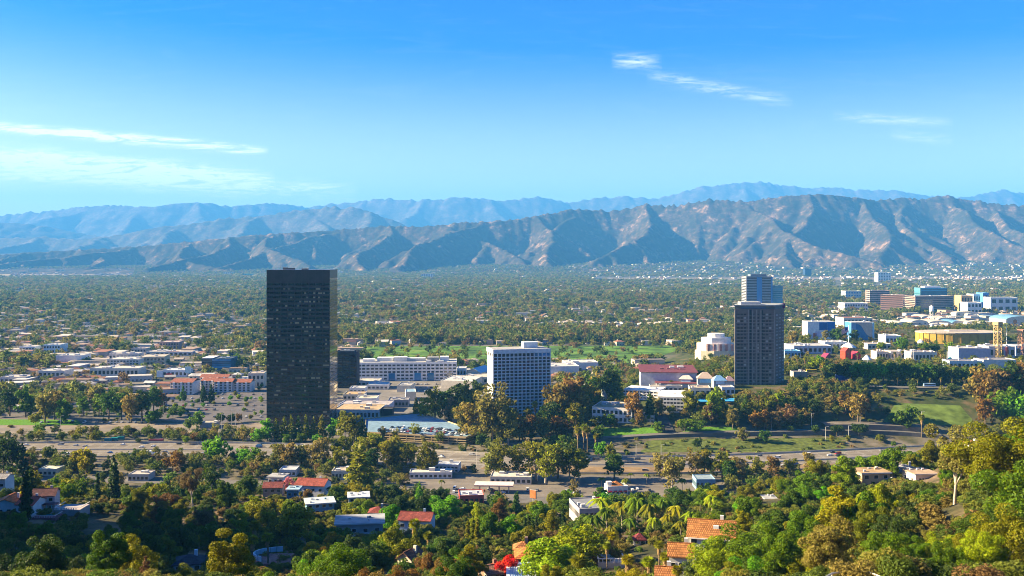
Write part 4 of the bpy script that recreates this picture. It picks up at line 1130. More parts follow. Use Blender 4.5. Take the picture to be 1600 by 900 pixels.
LOW = [  # px0, px1, pyb, pyt, depth, rot, wall, roof, floors, cols, units, label
    (520, 592, 655, 641, 40, -4, WHITE, (0.62, 0.46, 0.28), 1, 12, 1, 'low white building with tan roof and deep fascia by the black tower'),
    (528, 608, 643, 633, 30, -4, (0.66, 0.62, 0.66), (0.55, 0.50, 0.50), 1, 12, 2, 'low lilac-grey building behind the tan-roofed one'),
    (556, 588, 636, 623, 22, 0, WHITE, (0.7, 0.65, 0.5), 0, 0, 0, 'plain white box standing over the lilac-grey roof'),
    (536, 568, 625, 617, 26, 0, CREAM, (0.60, 0.42, 0.22), 1, 5, 0, 'small cream building with ochre roof behind the white box'),
    (546, 570, 617, 607, 20, 0, WHITE, (0.7, 0.68, 0.64), 1, 4, 1, 'white two-storey box at the foot of the dark glass block'),
    (595, 613, 654, 640, 14, 0, (0.05, 0.045, 0.05), (0.10, 0.10, 0.11), 0, 0, 0, 'black cube stair block at the corner of the garage roof'),
    (606, 638, 636, 626, 22, 2, (0.35, 0.33, 0.35), (0.40, 0.38, 0.38), 1, 6, 3, 'grey flat-roofed building with rooftop plant beside the pines'),
    (634, 650, 626, 613, 26, 8, CREAM, (0.35, 0.55, 0.70), 0, 0, 0, 'tall cream shed with pale blue roof edge by the pines'),
    (558, 592, 603, 596, 30, 0, WHITE, (0.72, 0.66, 0.55), 1, 5, 1, 'white low building with pale tan roof beside the dark glass block'),
    (574, 606, 609, 602, 30, 2, (0.70, 0.68, 0.66), (0.76, 0.78, 0.80), 1, 5, 0, 'white-roofed shed in front of the long white office'),
    (558, 590, 592, 585, 20, 0, (0.50, 0.25, 0.20), (0.45, 0.25, 0.20), 1, 6, 0, 'brick-red low wing against the long white office'),
    (688, 738, 608, 596, 55, -12, CREAM, (0.72, 0.70, 0.66), 0, 0, 2, 'broad cream sound stage with white roof behind the pine grove'),
    (620, 642, 613, 603, 30, -4, CREAM, (0.55, 0.53, 0.5), 0, 0, 0, 'cream wall of the car deck in front of the long white office'),
    (728, 762, 600, 590, 40, 0, CREAM, (0.7, 0.62, 0.5), 1, 5, 1, 'low cream building left of the white grid hotel'),
    (714, 728, 588, 576, 25, 0, WHITE, (0.6, 0.6, 0.6), 1, 3, 0, 'small white kiosk building between office and gabled hall'),
    (858, 905, 586, 573, 45, 6, WHITE, (0.72, 0.68, 0.62), 0, 0, 1, 'white warehouse close right of the white grid hotel'),
    (884, 935, 578, 567, 40, 6, (0.72, 0.70, 0.68), (0.78, 0.72, 0.64), 0, 0, 2, 'pale warehouse with wide roof beside the golf course'),
    (388, 412, 606, 584, 24, 6, (0.72, 0.66, 0.52), (0.60, 0.5, 0.42), 2, 4, 1, 'cream three-storey block touching the black tower on its west'),
    (312, 337, 668, 662, 14, 0, (0.45, 0.42, 0.40), (0.66, 0.60, 0.48), 0, 0, 0, 'open station pavilion with broad pale roof in the parking lot'),
    (87, 127, 572, 556, 35, 0, WHITE, (0.75, 0.70, 0.62), 0, 0, 1, 'white hall with purple panel on its end wall'),
    (30, 54, 552, 542, 30, 0, (0.62, 0.64, 0.68), (0.7, 0.65, 0.6), 2, 5, 0, 'grey-white two-storey block near the frame edge'),
    (68, 94, 552, 539, 30, 0, (0.60, 0.72, 0.76), (0.7, 0.66, 0.6), 2, 6, 0, 'pale teal three-storey block behind the purple-panelled hall'),
    (167, 217, 574, 562, 40, 0, (0.66, 0.66, 0.58), (0.7, 0.66, 0.60), 3, 10, 2, 'stepped white office with green window bands in the shopping district'),
    (170, 216, 563, 553, 25, 0, (0.66, 0.60, 0.55), (0.65, 0.6, 0.55), 1, 8, 2, 'upper pale block rising behind the stepped white office'),
    (218, 256, 571, 558, 40, 8, (0.66, 0.54, 0.36), (0.66, 0.58, 0.48), 2, 7, 2, 'sandy yellow office block beside the stepped white one'),
    (140, 216, 588, 576, 30, 0, (0.74, 0.68, 0.58), (0.74, 0.68, 0.60), 1, 12, 3, 'long low cream shop row in front of the stepped office'),
    (250, 279, 545, 535, 35, 4, (0.55, 0.34, 0.29), (0.6, 0.48, 0.42), 2, 7, 1, 'salmon pink three-storey block among valley trees'),
    (205, 228, 551, 545, 30, 0, (0.62, 0.55, 0.48), (0.6, 0.5, 0.45), 1, 5, 0, 'tan low block left of the salmon pink one'),
    (254, 292, 589, 579, 26, 0, (0.62, 0.70, 0.78), (0.74, 0.76, 0.78), 1, 6, 0, 'low shop with pale blue fascia and red patch'),
    (228, 300, 556, 550, 30, 0, (0.66, 0.60, 0.56), (0.66, 0.58, 0.52), 1, 10, 3, 'long tan shop row behind the sandy office'),
    (60, 100, 590, 580, 30, 0, (0.70, 0.66, 0.60), (0.7, 0.64, 0.58), 1, 6, 1, 'cream shop row below the purple-panelled hall'),
    (0, 40, 600, 590, 30, 0, (0.60, 0.58, 0.55), (0.62, 0.56, 0.5), 1, 6, 1, 'grey shop row at the frame edge near the freeway'),
]
for (a, b, c, e, dp, rt, wl_, rf, fl, cl_, un, lab) in LOW:
    block('low_building', lab, a, b, c, e, dp, rt, wl_, rf, fl, cl_, 'k', 'f', units=un)
hall = [o for o in bpy.data.objects if o.get('label', '').startswith('white hall with purple')][0]
piece('purple_panel', STUCCO, hall, -6, -17.6, 0, 14, .3, 6, (0.30, 0.04, 0.32))
shop = [o for o in bpy.data.objects if o.get('label', '').startswith('low shop with pale blue')][0]
piece('red_patch', STUCCO, shop, -8, -13.2, 2.0, 9, .3, 3.0, (0.6, 0.03, 0.03))
def glass_office():
    t, w, d, h = block('office_block', 'blue glass office cube with brown banded west wing', 331, 361, 580, 561, 34, 0, (0.02, 0.08, 0.16), (0.12, 0.16, 0.2), 0, 0)
    for f in range(5): piece('window_band', GLASS_BLUE, t, 0, -d / 2 - .1, 1 + f * h / 5.1, w * .97, .3, h / 5.1 * .75)
    piece('west_wing', STUCCO, t, -w / 2 - 8, 3, -2, 16, d, h + 2.5, (0.20, 0.15, 0.13))
    for f in range(4): piece('window_band', GLASS, t, -w / 2 - 8, -d / 2 + 2.9, 3 + f * h / 4.4, 15, .3, h / 4.4 * .45)
    piece('pale_rail', STUCCO, t, -w / 2 - 8, 3, h + .5, 16.4, d + .4, .8, (0.7, 0.68, 0.66))
glass_office()
def apartments():
    t = thing('apartment_building', 'white apartment complex with red tile roofs by the parking lot', 'building', hit(336, 612))
    Y = t.location.y
    for (px0, px1, yo, h, d) in [(278, 312, -12, 15, 30), (313, 336, 14, 13, 22), (337, 365, 4, 13, 20), (366, 393, 6, 12, 20), (300, 345, 40, 14, 20)]:
        w = (px1 - px0) / F * Y; cx = ((px0 + px1) / 2 - 336) / F * Y
        MB().box(cx - w / 2, cx + w / 2, yo - d / 2, yo + d / 2, -2, h).build('wall', STUCCO, t, (0.78, 0.74, 0.70))
        g = gable_roof(w, d, h, 3.0, .6); g.v = [(x + cx, y + yo, z) for x, y, z in g.v]; g.build('roof', TILE, t, (0.42, 0.16, 0.10))
        n = max(3, int(w / 4.5))
        for f in range(4):
            for k in range(n): piece('window', GLASS, t, cx - w / 2 + w * (k + .5) / n, yo - d / 2, 1.2 + f * h / 4.1, w / n * .5, .2, 1.7)
        for k in range(n // 2):
            piece('gable_bay', STUCCO, t, cx - w / 2 + w * (k * 2 + 1) / n, yo - d / 2 - .6, -1, 2.6, 1.4, h + 1.2, (0.80, 0.78, 0.76))
    protect(278, 588, 393, 610, Y)
apartments()
def gable_hall():
    x, y, z = hit(748, 592)
    t = thing('gabled_hall', 'cream gabled hall with blue-grey metal roof beside the grid hotel', 'building', (x, y + 18, 0), R(-22))
    MB().box(-11, 11, -20, 20, -1, 9).build('wall', STUCCO, t, (0.74, 0.66, 0.48))
    g = MB(); g.poly([(-11, -20, 9), (11, -20, 9), (0, -20, 15)]); g.poly([(11, 20, 9), (-11, 20, 9), (0, 20, 15)]); g.build('gable_wall', STUCCO, t, (0.74, 0.66, 0.48))
    gable_roof(22, 40, 9, 6.0, .7, False).build('roof', METAL, t, (0.25, 0.40, 0.52))
    piece('door', STUCCO, t, 0, -20, 0, 4, .2, 5, (0.3, 0.25, 0.2))
    protect(733, 570, 760, 590, y)
gable_hall()
def car_deck_garage():
    """three-level parking structure, roof full of cars"""
    H = 6.4
    def g(px, py): Y = (CAMZ - H) * F / (py - HZ); return ((px - 800) / F * Y, Y)
    P = [g(570, 676), g(728, 684), g(751, 677), g(690, 656), g(655, 645.5), g(572, 655)]
    cx, cy_ = sum(p[0] for p in P) / 6, sum(p[1] for p in P) / 6
    t = thing('parking_garage', 'tan three-level parking garage with cars on its roof', 'garage', (cx, cy_, 0))
    L = [(a - cx, b - cy_) for a, b in P]
    def sc_(k): return [(a * k, b * k) for a, b in L]
    tanc = (0.55, 0.41, 0.22)
    for i, z in enumerate((0.0, 2.1, 4.2)):
        MB().prism(sc_(1.0), z + 1.25, z + 2.05).build('deck', STUCCO, t, tanc)
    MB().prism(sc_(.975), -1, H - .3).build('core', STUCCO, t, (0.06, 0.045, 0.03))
    MB().prism(sc_(1.0), -1, .5).build('base_wall', STUCCO, t, tanc)
    MB().prism(sc_(.992), H - .25, H).build('roof', ROOF, t, (0.26, 0.40, 0.52))  # blue of the tower's cast shade put into the whole roof's colour
    for i in range(6):
        a, b = Vector((*L[i], 0)), Vector((*L[(i + 1) % 6], 0)); ln = (b - a).length; mid = (a + b) / 2; an = math.atan2(b.y - a.y, b.x - a.x)
        o = piece('parapet', STUCCO, t, mid.x, mid.y, H - .3, ln, .4, 1.3, tanc, an)
        n = int(ln / 8)
        for k in range(1, n):
            q = a.lerp(b, k / n); piece('column', STUCCO, t, q.x * .995, q.y * .995, 0, .6, .6, H - 1, (0.48, 0.36, 0.2), an)
    protect(590, 648, 745, 690, 860)
    return P, H
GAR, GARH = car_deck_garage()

# --- buildings on the hill right of the grid hotel --------------------------
def slab_garage(name, label, px0, px1, pyb, pyt, depth, rot, levels, bars=8):
    t, w, d, h = block(name, label, px0, px1, pyb, pyt, depth, rot, (0.05, 0.045, 0.05), (0.55, 0.48, 0.38), 0, 0, cat='garage', parapet=0)
    lh = h / levels
    for k in range(levels + 1):
        piece('deck_band', STUCCO, t, 0, 0, lh * k - (.3 if k else 0), w + .8, d + .8, lh * .5, (0.80, 0.77, 0.72))
    for k in range(bars): piece('column', STUCCO, t, -w / 2 + w * (k + .5) / bars, -d / 2 - .1, 0, .7, .5, h, (0.72, 0.7, 0.66))
    return t
slab_garage('parking_garage', 'white garage with four open deck bands beside the drive', 1029, 1070, 645, 622, 45, -10, 4)
slab_garage('parking_garage', 'long white sloping garage wing behind the four-band garage', 976, 1028, 625, 611, 30, -22, 3, 10)
block('office_block', 'white two-storey building with tan roof below the hill hotels', 926, 986, 661, 638, 38, -18, (0.78, 0.76, 0.74), (0.58, 0.45, 0.28), 2, 9, 'k', 'fl', units=4)
block('office_block', 'grey garage block hidden among trees below the drive', 985, 1022, 660, 650, 30, -10, (0.45, 0.42, 0.42), (0.5, 0.46, 0.42), 2, 6, 'k', 'f')
def silo():
    x, y, z = hit(944.5, 632)
    t = thing('stair_tower', 'slim white ribbed cylinder tower between the garages', 'tower', (x, y, z))
    Hh = CAMZ + (HZ - 598) / F * y - z
    MB().tube((0, 0, -2), (0, 0, Hh), 2.9, 2.9, 20, 0, True).build('wall', STUCCO, t, (0.72, 0.76, 0.78), True)
    for k in range(10):
        a = k * .628; piece('rib', STUCCO, t, math.cos(a) * 2.95, math.sin(a) * 2.95, 0, .5, .5, Hh + .6, (0.66, 0.70, 0.74), a)
    MB().tube((0, 0, Hh), (0, 0, Hh + .6), 3.3, 3.3, 20, 0, True).build('cap', STUCCO, t, (0.75, 0.78, 0.8))
    protect(939, 598, 950, 620, y)
silo()
def maroon_hall():
    t, w, d, h = block('entertainment_hall', 'pale hall with broad maroon roof on the hilltop', 1002, 1088, 607, 582, 70, -6, (0.56, 0.55, 0.58), (0.22, 0.07, 0.09), 0, 0, parapet=0, overhang=1.5)
    piece('lower_wing', STUCCO, t, w * .12, -d / 2 - 8, -2, w * .7, 16, h * .55, (0.50, 0.5, 0.54))
    piece('lower_roof', ROOF, t, w * .12, -d / 2 - 8, h * .55 - 2, w * .74, 18, .5, (0.24, 0.08, 0.10))
    for k in range(4): piece('rooftop_unit', STUCCO, t, -w * .1 + k * w * .12, -d * .1, h + .3, 4, 3, 1.2, (0.3, 0.15, 0.16))
maroon_hall()
def pavilion(label, px, pyb, pyt, wpx, wall, roofc, band, sign=None):
    x, y, z = hit(px, pyb); w = wpx / F * y; h = CAMZ + (HZ - pyt) / F * y - z
    t = thing('shop_pavilion', label, 'pavilion', (x, y + w * .3, z), R(rng.uniform(-15, 15)))
    MB().box(-w / 2, w / 2, -w * .35, w * .35, -2, h * .62).build('wall', STUCCO, t, wall)
    hip_roof(w, w * .7, h * .62, h * .38, .8).build('roof', METAL, t, roofc)
    if band: piece('sign_band', STUCCO, t, 0, -w * .35 - .25, h * .34, w * .7, .3, h * .24, band)
    protect(px - wpx / 2, pyt, px + wpx / 2, pyb - 4, y)
pavilion('shop pavilion with brown radiating roof right of the maroon hall', 1103, 606, 582, 24, (0.30, 0.34, 0.38), (0.42, 0.32, 0.25), (0.25, 0.5, 0.75))
pavilion('shop pavilion with pale blue sign beside the brown radiating roof', 1073, 604, 585, 20, (0.35, 0.36, 0.4), (0.5, 0.45, 0.42), (0.55, 0.72, 0.85))
pavilion('shop pavilion with blue roof against the brown hotel', 1124, 607, 587, 20, (0.34, 0.38, 0.42), (0.22, 0.42, 0.62), (0.6, 0.74, 0.85))
pavilion('grey-roofed shop pavilion touching the brown hotel', 1140, 606, 588, 14, (0.6, 0.55, 0.5), (0.45, 0.28, 0.26), None)
block('low_building', 'cream flat building with dark doorways below the pavilions', 1078, 1110, 621, 607, 20, -6, CREAM, (0.6, 0.48, 0.36), 1, 4, units=1)
block('low_building', 'cream terrace wall in front of the maroon hall', 1016, 1066, 612, 604, 12, -4, (0.72, 0.66, 0.54), (0.55, 0.5, 0.42), 1, 7)
block('low_building', 'low white shed close under the brown hotel west side', 1128, 1148, 618, 606, 16, 0, WHITE, (0.6, 0.55, 0.5), 1, 3)
for k, (px, py, lab) in enumerate([(1098, 628, 'blue awning half hidden in trees below the pavilions'), (1139, 628, 'blue awning under the brown hotel beside tall pines')]):
    x, y, z = hit(px, py + 6)
    t = thing('awning', lab, 'awning', (x, y, z)); 
    MB().quad((-7, -3, 4.5), (7, -3, 4.5), (7, 4, 6.2), (-7, 4, 6.2)).quad((-7, -3, 3.9), (7, -3, 3.9), (7, -3, 4.5), (-7, -3, 4.5)).build('canvas', STUCCO, t, (0.05, 0.33, 0.60))
    for sx in (-6.5, 6.5):
        for sy in (-2.7, 3.6): piece('post', METAL, t, sx, sy, -1, .2, .2, 5.4, (0.5, 0.5, 0.5))
    protect(px - 9, py - 6, px + 9, py + 3, y)
def amphitheatre():
    x, y, z = hit(1126, 560)
    t = thing('amphitheatre', 'white stepped amphitheatre drum with pink-streaked wall behind trees', 'building', (x, y + 30, z))
    sc_ = y / F
    for k, (r, z0, z1_, colr) in enumerate([(30, -4, 9, (0.72, 0.62, 0.44)), (28, 9, 19, (0.78, 0.66, 0.58)), (21, 19, 27, (0.80, 0.76, 0.72)), (12, 27, 33, (0.80, 0.78, 0.75))]):
        n = 9 + k
        pts = [(math.cos(6.283 * i / n + .3) * r * sc_ / .8 * .9, math.sin(6.283 * i / n + .3) * r * sc_ / .8 * .55) for i in range(n)]
        MB().prism(pts, z0, z1_).build('tier', STUCCO, t, colr)
    for k in range(5): piece('pink_streak', STUCCO, t, -14 + k * 8.5, -17.5 + abs(k - 2) * 1.2, 9, 3.2, .6, 9.5, (0.55, 0.27, 0.22))
    for k in range(4): piece('terrace', STUCCO, t, 8 + k * 1.0, -24 - k * 4, -6 - k * 2.2, 52, 3.6, 4, (0.34, 0.33, 0.14))
    protect(1098, 527, 1147, 553, y)
amphitheatre()

# --- theme park on the plateau ----------------------------------------------
def screen_wall(label, px0, px1, pyb, pyt, base, parts):
    t, w, d, h = block('show_building', label, px0, px1, pyb, pyt, 30, 0, base, (0.6, 0.6, 0.6), 0, 0, parapet=0)
    for (nm, a, b, c, e, cc) in parts: piece(nm, STUCCO, t, -w / 2 + w * (a + b) / 2, -d / 2 - .15, h * c, w * (b - a), .3, h * (e - c), cc)
    return t, w, d, h
screen_wall('big white show building with royal blue panels', 1262, 1305, 530, 503, (0.80, 0.80, 0.80), [('blue_panel', .42, .70, .52, .97, (0.03, 0.13, 0.36)), ('blue_panel', .71, .99, .40, 1.0, (0.03, 0.15, 0.44)), ('pale_panel', .28, .48, .12, .45, (0.62, 0.55, 0.72)), ('orange_panel', .2, .34, .05, .35, (0.65, 0.2, 0.12))])
tS, wS, dS, hS = screen_wall('blue show building with curved pale sweep', 1330, 1366, 532, 504, (0.07, 0.22, 0.42), [('blue_panel', .02, .2, .1, 1.0, (0.20, 0.36, 0.55))])
sw = MB()
for i in range(12):
    a, b = i / 12, (i + 1) / 12
    fz = lambda q: hS * (.95 - .75 * (1 / (1 + math.exp(-(q - .45) * 9))))
    fx = lambda q: -wS * .28 + wS * .72 * q
    sw.quad((fx(a), -dS / 2 - .2, fz(a)), (fx(b), -dS / 2 - .2, fz(b)), (fx(b), -dS / 2 - .2, hS * .96), (fx(a), -dS / 2 - .2, hS * .96))
sw.build('pale_sweep', STUCCO, tS, (0.55, 0.50, 0.42))
piece('light_edge', STUCCO, tS, wS * .46, -dS / 2 - .3, 0, wS * .08, .4, hS, (0.3, 0.6, 0.8))
def flag():
    x, y, z = hit(1323.5, 552)
    t = thing('flagpole', 'tall white flagpole in front of the blue show building', 'flagpole', (x, y - 6, z))
    Hp = CAMZ + (HZ - 508) / F * y - z
    MB().tube((0, 0, -1), (0, 0, Hp), .55, .3, 8, 0, True).build('pole', METAL, t, (0.85, 0.85, 0.85))
    f = thing('flag', 'large striped red and white flag with blue canton', 'flag', (x - .5, y - 6, z + Hp - 9))
    w, h = 9.5, 7.5
    def P(u, v): return (-w * u, .9 * math.sin(u * 5) , h * v - 4.6 * u - .25 * math.sin(u * 6))
    for k in range(13):
        m = MB(); a, b = k / 13, (k + 1) / 13; s0 = .42 if k >= 6 else 0.0
        for i in range(8):
            u0, u1 = s0 + (1 - s0) * i / 8, s0 + (1 - s0) * (i + 1) / 8
            m.quad(P(u0, a), P(u1, a), P(u1, b), P(u0, b))
        m.build('stripe', STUCCO, f, (0.50, 0.03, 0.05) if k % 2 == 0 else (0.8, 0.8, 0.8))
    m = MB()
    for i in range(4):
        u0, u1 = .42 * i / 4, .42 * (i + 1) / 4
        m.quad(P(u0, 6 / 13), P(u1, 6 / 13), P(u1, 1), P(u0, 1))
    m.build('canton', STUCCO, f, (0.03, 0.05, 0.22))
    protect(1312, 508, 1326, 540, y)
flag()
PARK = [
    (1240, 1300, 553, 541, 40, 4, (0.60, 0.58, 0.62), (0.66, 0.62, 0.58), 1, 8, 3, 'long grey-white shed right of the brown hotel'),
    (1289, 1324, 545, 535, 30, 0, WHITE, (0.7, 0.68, 0.64), 1, 6, 2, 'white flat shed left of the flagpole'),
    (1226, 1251, 560, 549, 22, 0, (0.30, 0.52, 0.70), (0.12, 0.38, 0.62), 1, 5, 0, 'blue-roofed low building close right of the brown hotel'),
    (1384, 1408, 540, 525, 30, 0, WHITE, (0.75, 0.74, 0.72), 1, 4, 1, 'white box building right of the blue show building'),
    (1356, 1392, 546, 538, 26, 0, (0.70, 0.62, 0.52), (0.66, 0.56, 0.46), 1, 6, 1, 'tan shop row below the blue show building'),
    (1370, 1388, 562, 550, 18, 4, (0.66, 0.58, 0.50), (0.50, 0.40, 0.32), 1, 4, 0, 'tan arched shop behind the big hedge'),
    (1392, 1424, 562, 550, 22, 0, (0.74, 0.66, 0.56), (0.70, 0.62, 0.54), 1, 6, 1, 'cream shop terrace behind the big hedge'),
    (1424, 1464, 566, 551, 22, 0, (0.72, 0.64, 0.54), (0.66, 0.58, 0.5), 1, 7, 2, 'cream shop row with white pillars right of the hedge'),
    (1498, 1548, 566, 545, 30, 0, (0.50, 0.47, 0.55), (0.66, 0.62, 0.56), 0, 0, 2, 'lilac-grey block with purple door at the park edge'),
    (1545, 1586, 560, 542, 30, 0, (0.60, 0.58, 0.60), (0.6, 0.58, 0.55), 1, 5, 3, 'grey-white ride building under the lattice tower'),
    (1484, 1534, 577, 565, 22, -3, (0.55, 0.68, 0.72), (0.34, 0.31, 0.33), 1, 8, 0, 'long pale shop with dark grey sloping roof'),
    (1536, 1588, 577, 563, 22, 3, (0.74, 0.72, 0.68), (0.36, 0.33, 0.33), 0, 0, 0, 'cream shed with dark grey roof at the frame edge'),
    (1587, 1625, 556, 541, 26, 0, WHITE, (0.7, 0.7, 0.68), 1, 4, 0, 'white shed under the brown ride tower'),
    (1240, 1262, 590, 582, 14, 0, (0.35, 0.33, 0.32), (0.30, 0.27, 0.25), 0, 0, 0, 'dark open shelter above the car park'),
    (1310, 1326, 596, 588, 10, 0, (0.05, 0.10, 0.30), (0.04, 0.08, 0.32), 0, 0, 0, 'dark blue ticket shelter beside the hedge'),
]
for (a, b, c, e, dp, rt, wl_, rf, fl, cl_, un, lab) in PARK:
    block('park_building', lab, a, b, c, e, dp, rt, wl_, rf, fl, cl_, 'k', 'f', units=un)
def barn(label, px, pyb, pyt, wpx, wall, roofc, rise=.3, rot=25):
    x, y, z = hit(px, pyb); w = wpx / F * y; h = CAMZ + (HZ - pyt) / F * y - z
    t = thing('barn', label, 'building', (x, y + w * .4, z), R(rot))
    hw = h * (1 - rise)
    MB().box(-w / 2, w / 2, -w * .45, w * .45, -2, hw).build('wall', STUCCO, t, wall)
    g = MB(); g.poly([(-w / 2, -w * .45, hw), (w / 2, -w * .45, hw), (0, -w * .45, h)]); g.poly([(w / 2, w * .45, hw), (-w / 2, w * .45, hw), (0, w * .45, h)]); g.build('gable_wall', STUCCO, t, wall)
    gable_roof(w, w * .9, hw, h - hw, .4, False).build('roof', METAL, t, roofc)
    piece('window', GLASS, t, 0, -w * .45, hw * .55, w * .2, .2, hw * .25)
    protect(px - wpx / 2, pyt, px + wpx / 2, pyb - 3, y)
barn('tall red barn-like building below the flagpole', 1323, 562, 543, 12, (0.50, 0.06, 0.03), (0.36, 0.05, 0.03))
barn('small red building with chimney right of the red barn', 1338, 561, 549, 12, (0.45, 0.03, 0.04), (0.42, 0.03, 0.05), .45)
barn('low maroon-roofed house left of the red barn', 1293, 562, 552, 12, (0.24, 0.06, 0.10), (0.20, 0.03, 0.07), .5)
def tent(label, px, pyb, pyt, wpx, colr):
    x, y, z = hit(px, pyb); r = wpx / F * y / 2; h = CAMZ + (HZ - pyt) / F * y - z
    t = thing('tent', label, 'tent', (x, y + r, z)); m = MB(); n = 14
    prof = [(1.0, .35), (.8, .55), (.5, .75), (.2, .92), (.0, 1.0)]
    for (a, b), (c, e) in zip(prof[:-1], prof[1:]):
        for i in range(n):
            p, q = 6.2832 * i / n, 6.2832 * (i + 1) / n
            m.quad((math.cos(p) * r * a, math.sin(p) * r * a, h * b), (math.cos(q) * r * a, math.sin(q) * r * a, h * b), (math.cos(q) * r * c, math.sin(q) * r * c, h * e), (math.cos(p) * r * c, math.sin(p) * r * c, h * e))
    m.build('canopy', STUCCO, t, colr)
    for i in range(7):
        p = 6.2832 * i / 7; piece('post', METAL, t, math.cos(p) * r * .95, math.sin(p) * r * .95, -1, .35, .35, h * .38 + 1, (0.7, 0.7, 0.7))
    protect(px - wpx / 2, pyt, px + wpx / 2, pyb - 2, y)
tent('white domed tent at the foot of the flagpole', 1330, 548, 536, 24, (0.74, 0.76, 0.74))
tent('white peaked tent between red building and hedge', 1357, 567, 555, 15, (0.74, 0.80, 0.84))
tent('teal peaked kiosk roof by the grey-roofed shop', 1487, 568, 558, 12, (0.05, 0.45, 0.42))
tent('small white tent left of the yellow oval building', 1441, 540, 530, 12, (0.78, 0.78, 0.76))
def yellow_oval():
    x, y, z = hit(1514, 538)
    t = thing('show_arena', 'long low oval building with bright yellow wall', 'building', (x, y + 35, z))
    a, b = 67 / F * y, 34; n = 40; h = CAMZ + (HZ - 522) / F * y - z
    pts = [(math.cos(6.2832 * i / n) * a, math.sin(6.2832 * i / n) * b) for i in range(n)]
    MB().prism(pts, -4, h).build('wall', STUCCO, t, (0.52, 0.34, 0.06))
    MB().prism([(p * 1.015, q * 1.03) for p, q in pts], h, h + 1.6).build('roof', ROOF, t, (0.66, 0.56, 0.44))
    for i in range(14):
        q = 6.2832 * (i + 26.5) / 40 * 1.0; piece('rib', STUCCO, t, math.cos(math.pi + .2 + i * .2) * a * 1.003, math.sin(math.pi + .2 + i * .2) * b * 1.003, -2, .8, .8, h + 1.8, (0.42, 0.26, 0.05))
    piece('rooftop_unit', STUCCO, t, a * .1, 4, h + 1.6, a * .7, 14, 1.6, (0.7, 0.6, 0.5))
    protect(1447, 517, 1581, 531, y)
yellow_oval()
def lattice_tower(name, label, px, pyb, pyt, wpx, colr):
    x, y, z = hit(px, pyb); w = wpx / F * y / 2; h = CAMZ + (HZ - pyt) / F * y - z
    t = thing(name, label, 'tower', (x, y, z), .4)
    for sx in (-1, 1):
        for sy in (-1, 1): piece('leg', METAL, t, sx * w, sy * w, -1, .55, .55, h + 1, colr)
    n = 8
    for f in range(n):
        m = MB(); za, zb = h * f / n, h * (f + 1) / n
        for (p, q) in (((-w, -w), (w, -w)), ((w, -w), (w, w)), ((w, w), (-w, w)), ((-w, w), (-w, -w))):
            m.tube((*p, za), (*q, zb), .2, .2, 4); m.tube((*q, za), (*p, zb), .2, .2, 4); m.tube((*p, zb), (*q, zb), .25, .25, 4)
        m.build('lattice_bay', METAL, t, colr)
    piece('cabin', METAL, t, 0, 0, h * .92, w * 2.6, w * 2.6, h * .08, colr)
    protect(px - wpx / 2, pyt, px + wpx / 2, pyb - 8, y)
lattice_tower('lattice_tower', 'ochre lattice ride tower right of the yellow oval', 1559, 560, 503, 8, (0.42, 0.30, 0.12))
lattice_tower('lattice_tower', 'brown lattice ride tower at the frame edge', 1597, 560, 515, 8, (0.36, 0.17, 0.10))
def mast(label, px, pyb, pyt, colr):
    x, y, z = hit(px, pyb); h = CAMZ + (HZ - pyt) / F * y - z
    t = thing('mast', label, 'mast', (x, y, z)); MB().tube((0, 0, -1), (0, 0, h), .5, .25, 6).build('pole', METAL, t, (0.75, 0.75, 0.75)); piece('foot', METAL, t, 0, 0, -.5, 3, 3, h * .35, colr)
mast('slim white mast with red foot between the ride towers', 1573, 560, 508, (0.6, 0.08, 0.06))
mast('tall white pillar among the shops right of the hedge', 1427, 569, 545, (0.75, 0.74, 0.72))
mast('white pillar beside the teal kiosk', 1480, 572, 549, (0.7, 0.75, 0.78))

# --- film studio lot far right ----------------------------------------------
def stage(label, px0, px1, pyb, pyt, depth, wall, roofc, Y, rot=0, rise=5.0, wins=0):
    y = Y; x = ((px0 + px1) / 2 - 800) / F * y; w = (px1 - px0) / F * y; h = CAMZ + (HZ - pyt) / F * y
    t = thing('sound_stage', label, 'building', (x, y + depth / 2, 0), R(rot))
    MB().box(-w / 2, w / 2, -depth / 2, depth / 2, -1, h - rise).build('wall', STUCCO, t, wall)
    m = MB(); n = 10; prev = None
    for i in range(n + 1):
        a = math.pi * i / n; q = (-math.cos(a) * (w / 2 + .3), h - rise + math.sin(a) * rise)
        if prev: m.quad((prev[0], -depth / 2 - .3, prev[1]), (q[0], -depth / 2 - .3, q[1]), (q[0], depth / 2 + .3, q[1]), (prev[0], depth / 2 + .3, prev[1]))
        prev = q
    m.build('roof', ROOF, t, roofc)
    arc = [(-math.cos(math.pi * i / n) * w / 2, -depth / 2 - .02, h - rise + math.sin(math.pi * i / n) * (rise - .1)) for i in range(n + 1)]
    MB().poly(arc).build('gable_wall', STUCCO, t, wall)
    for k in range(wins): piece('window', GLASS, t, -w / 2 + w * (k + .5) / wins, -depth / 2, h * .3, w / wins * .3, .2, h * .2)
    return t, w, h
cr1 = (0.74, 0.66, 0.52)
blu = (0.16, 0.36, 0.55); pal = (0.66, 0.60, 0.50)
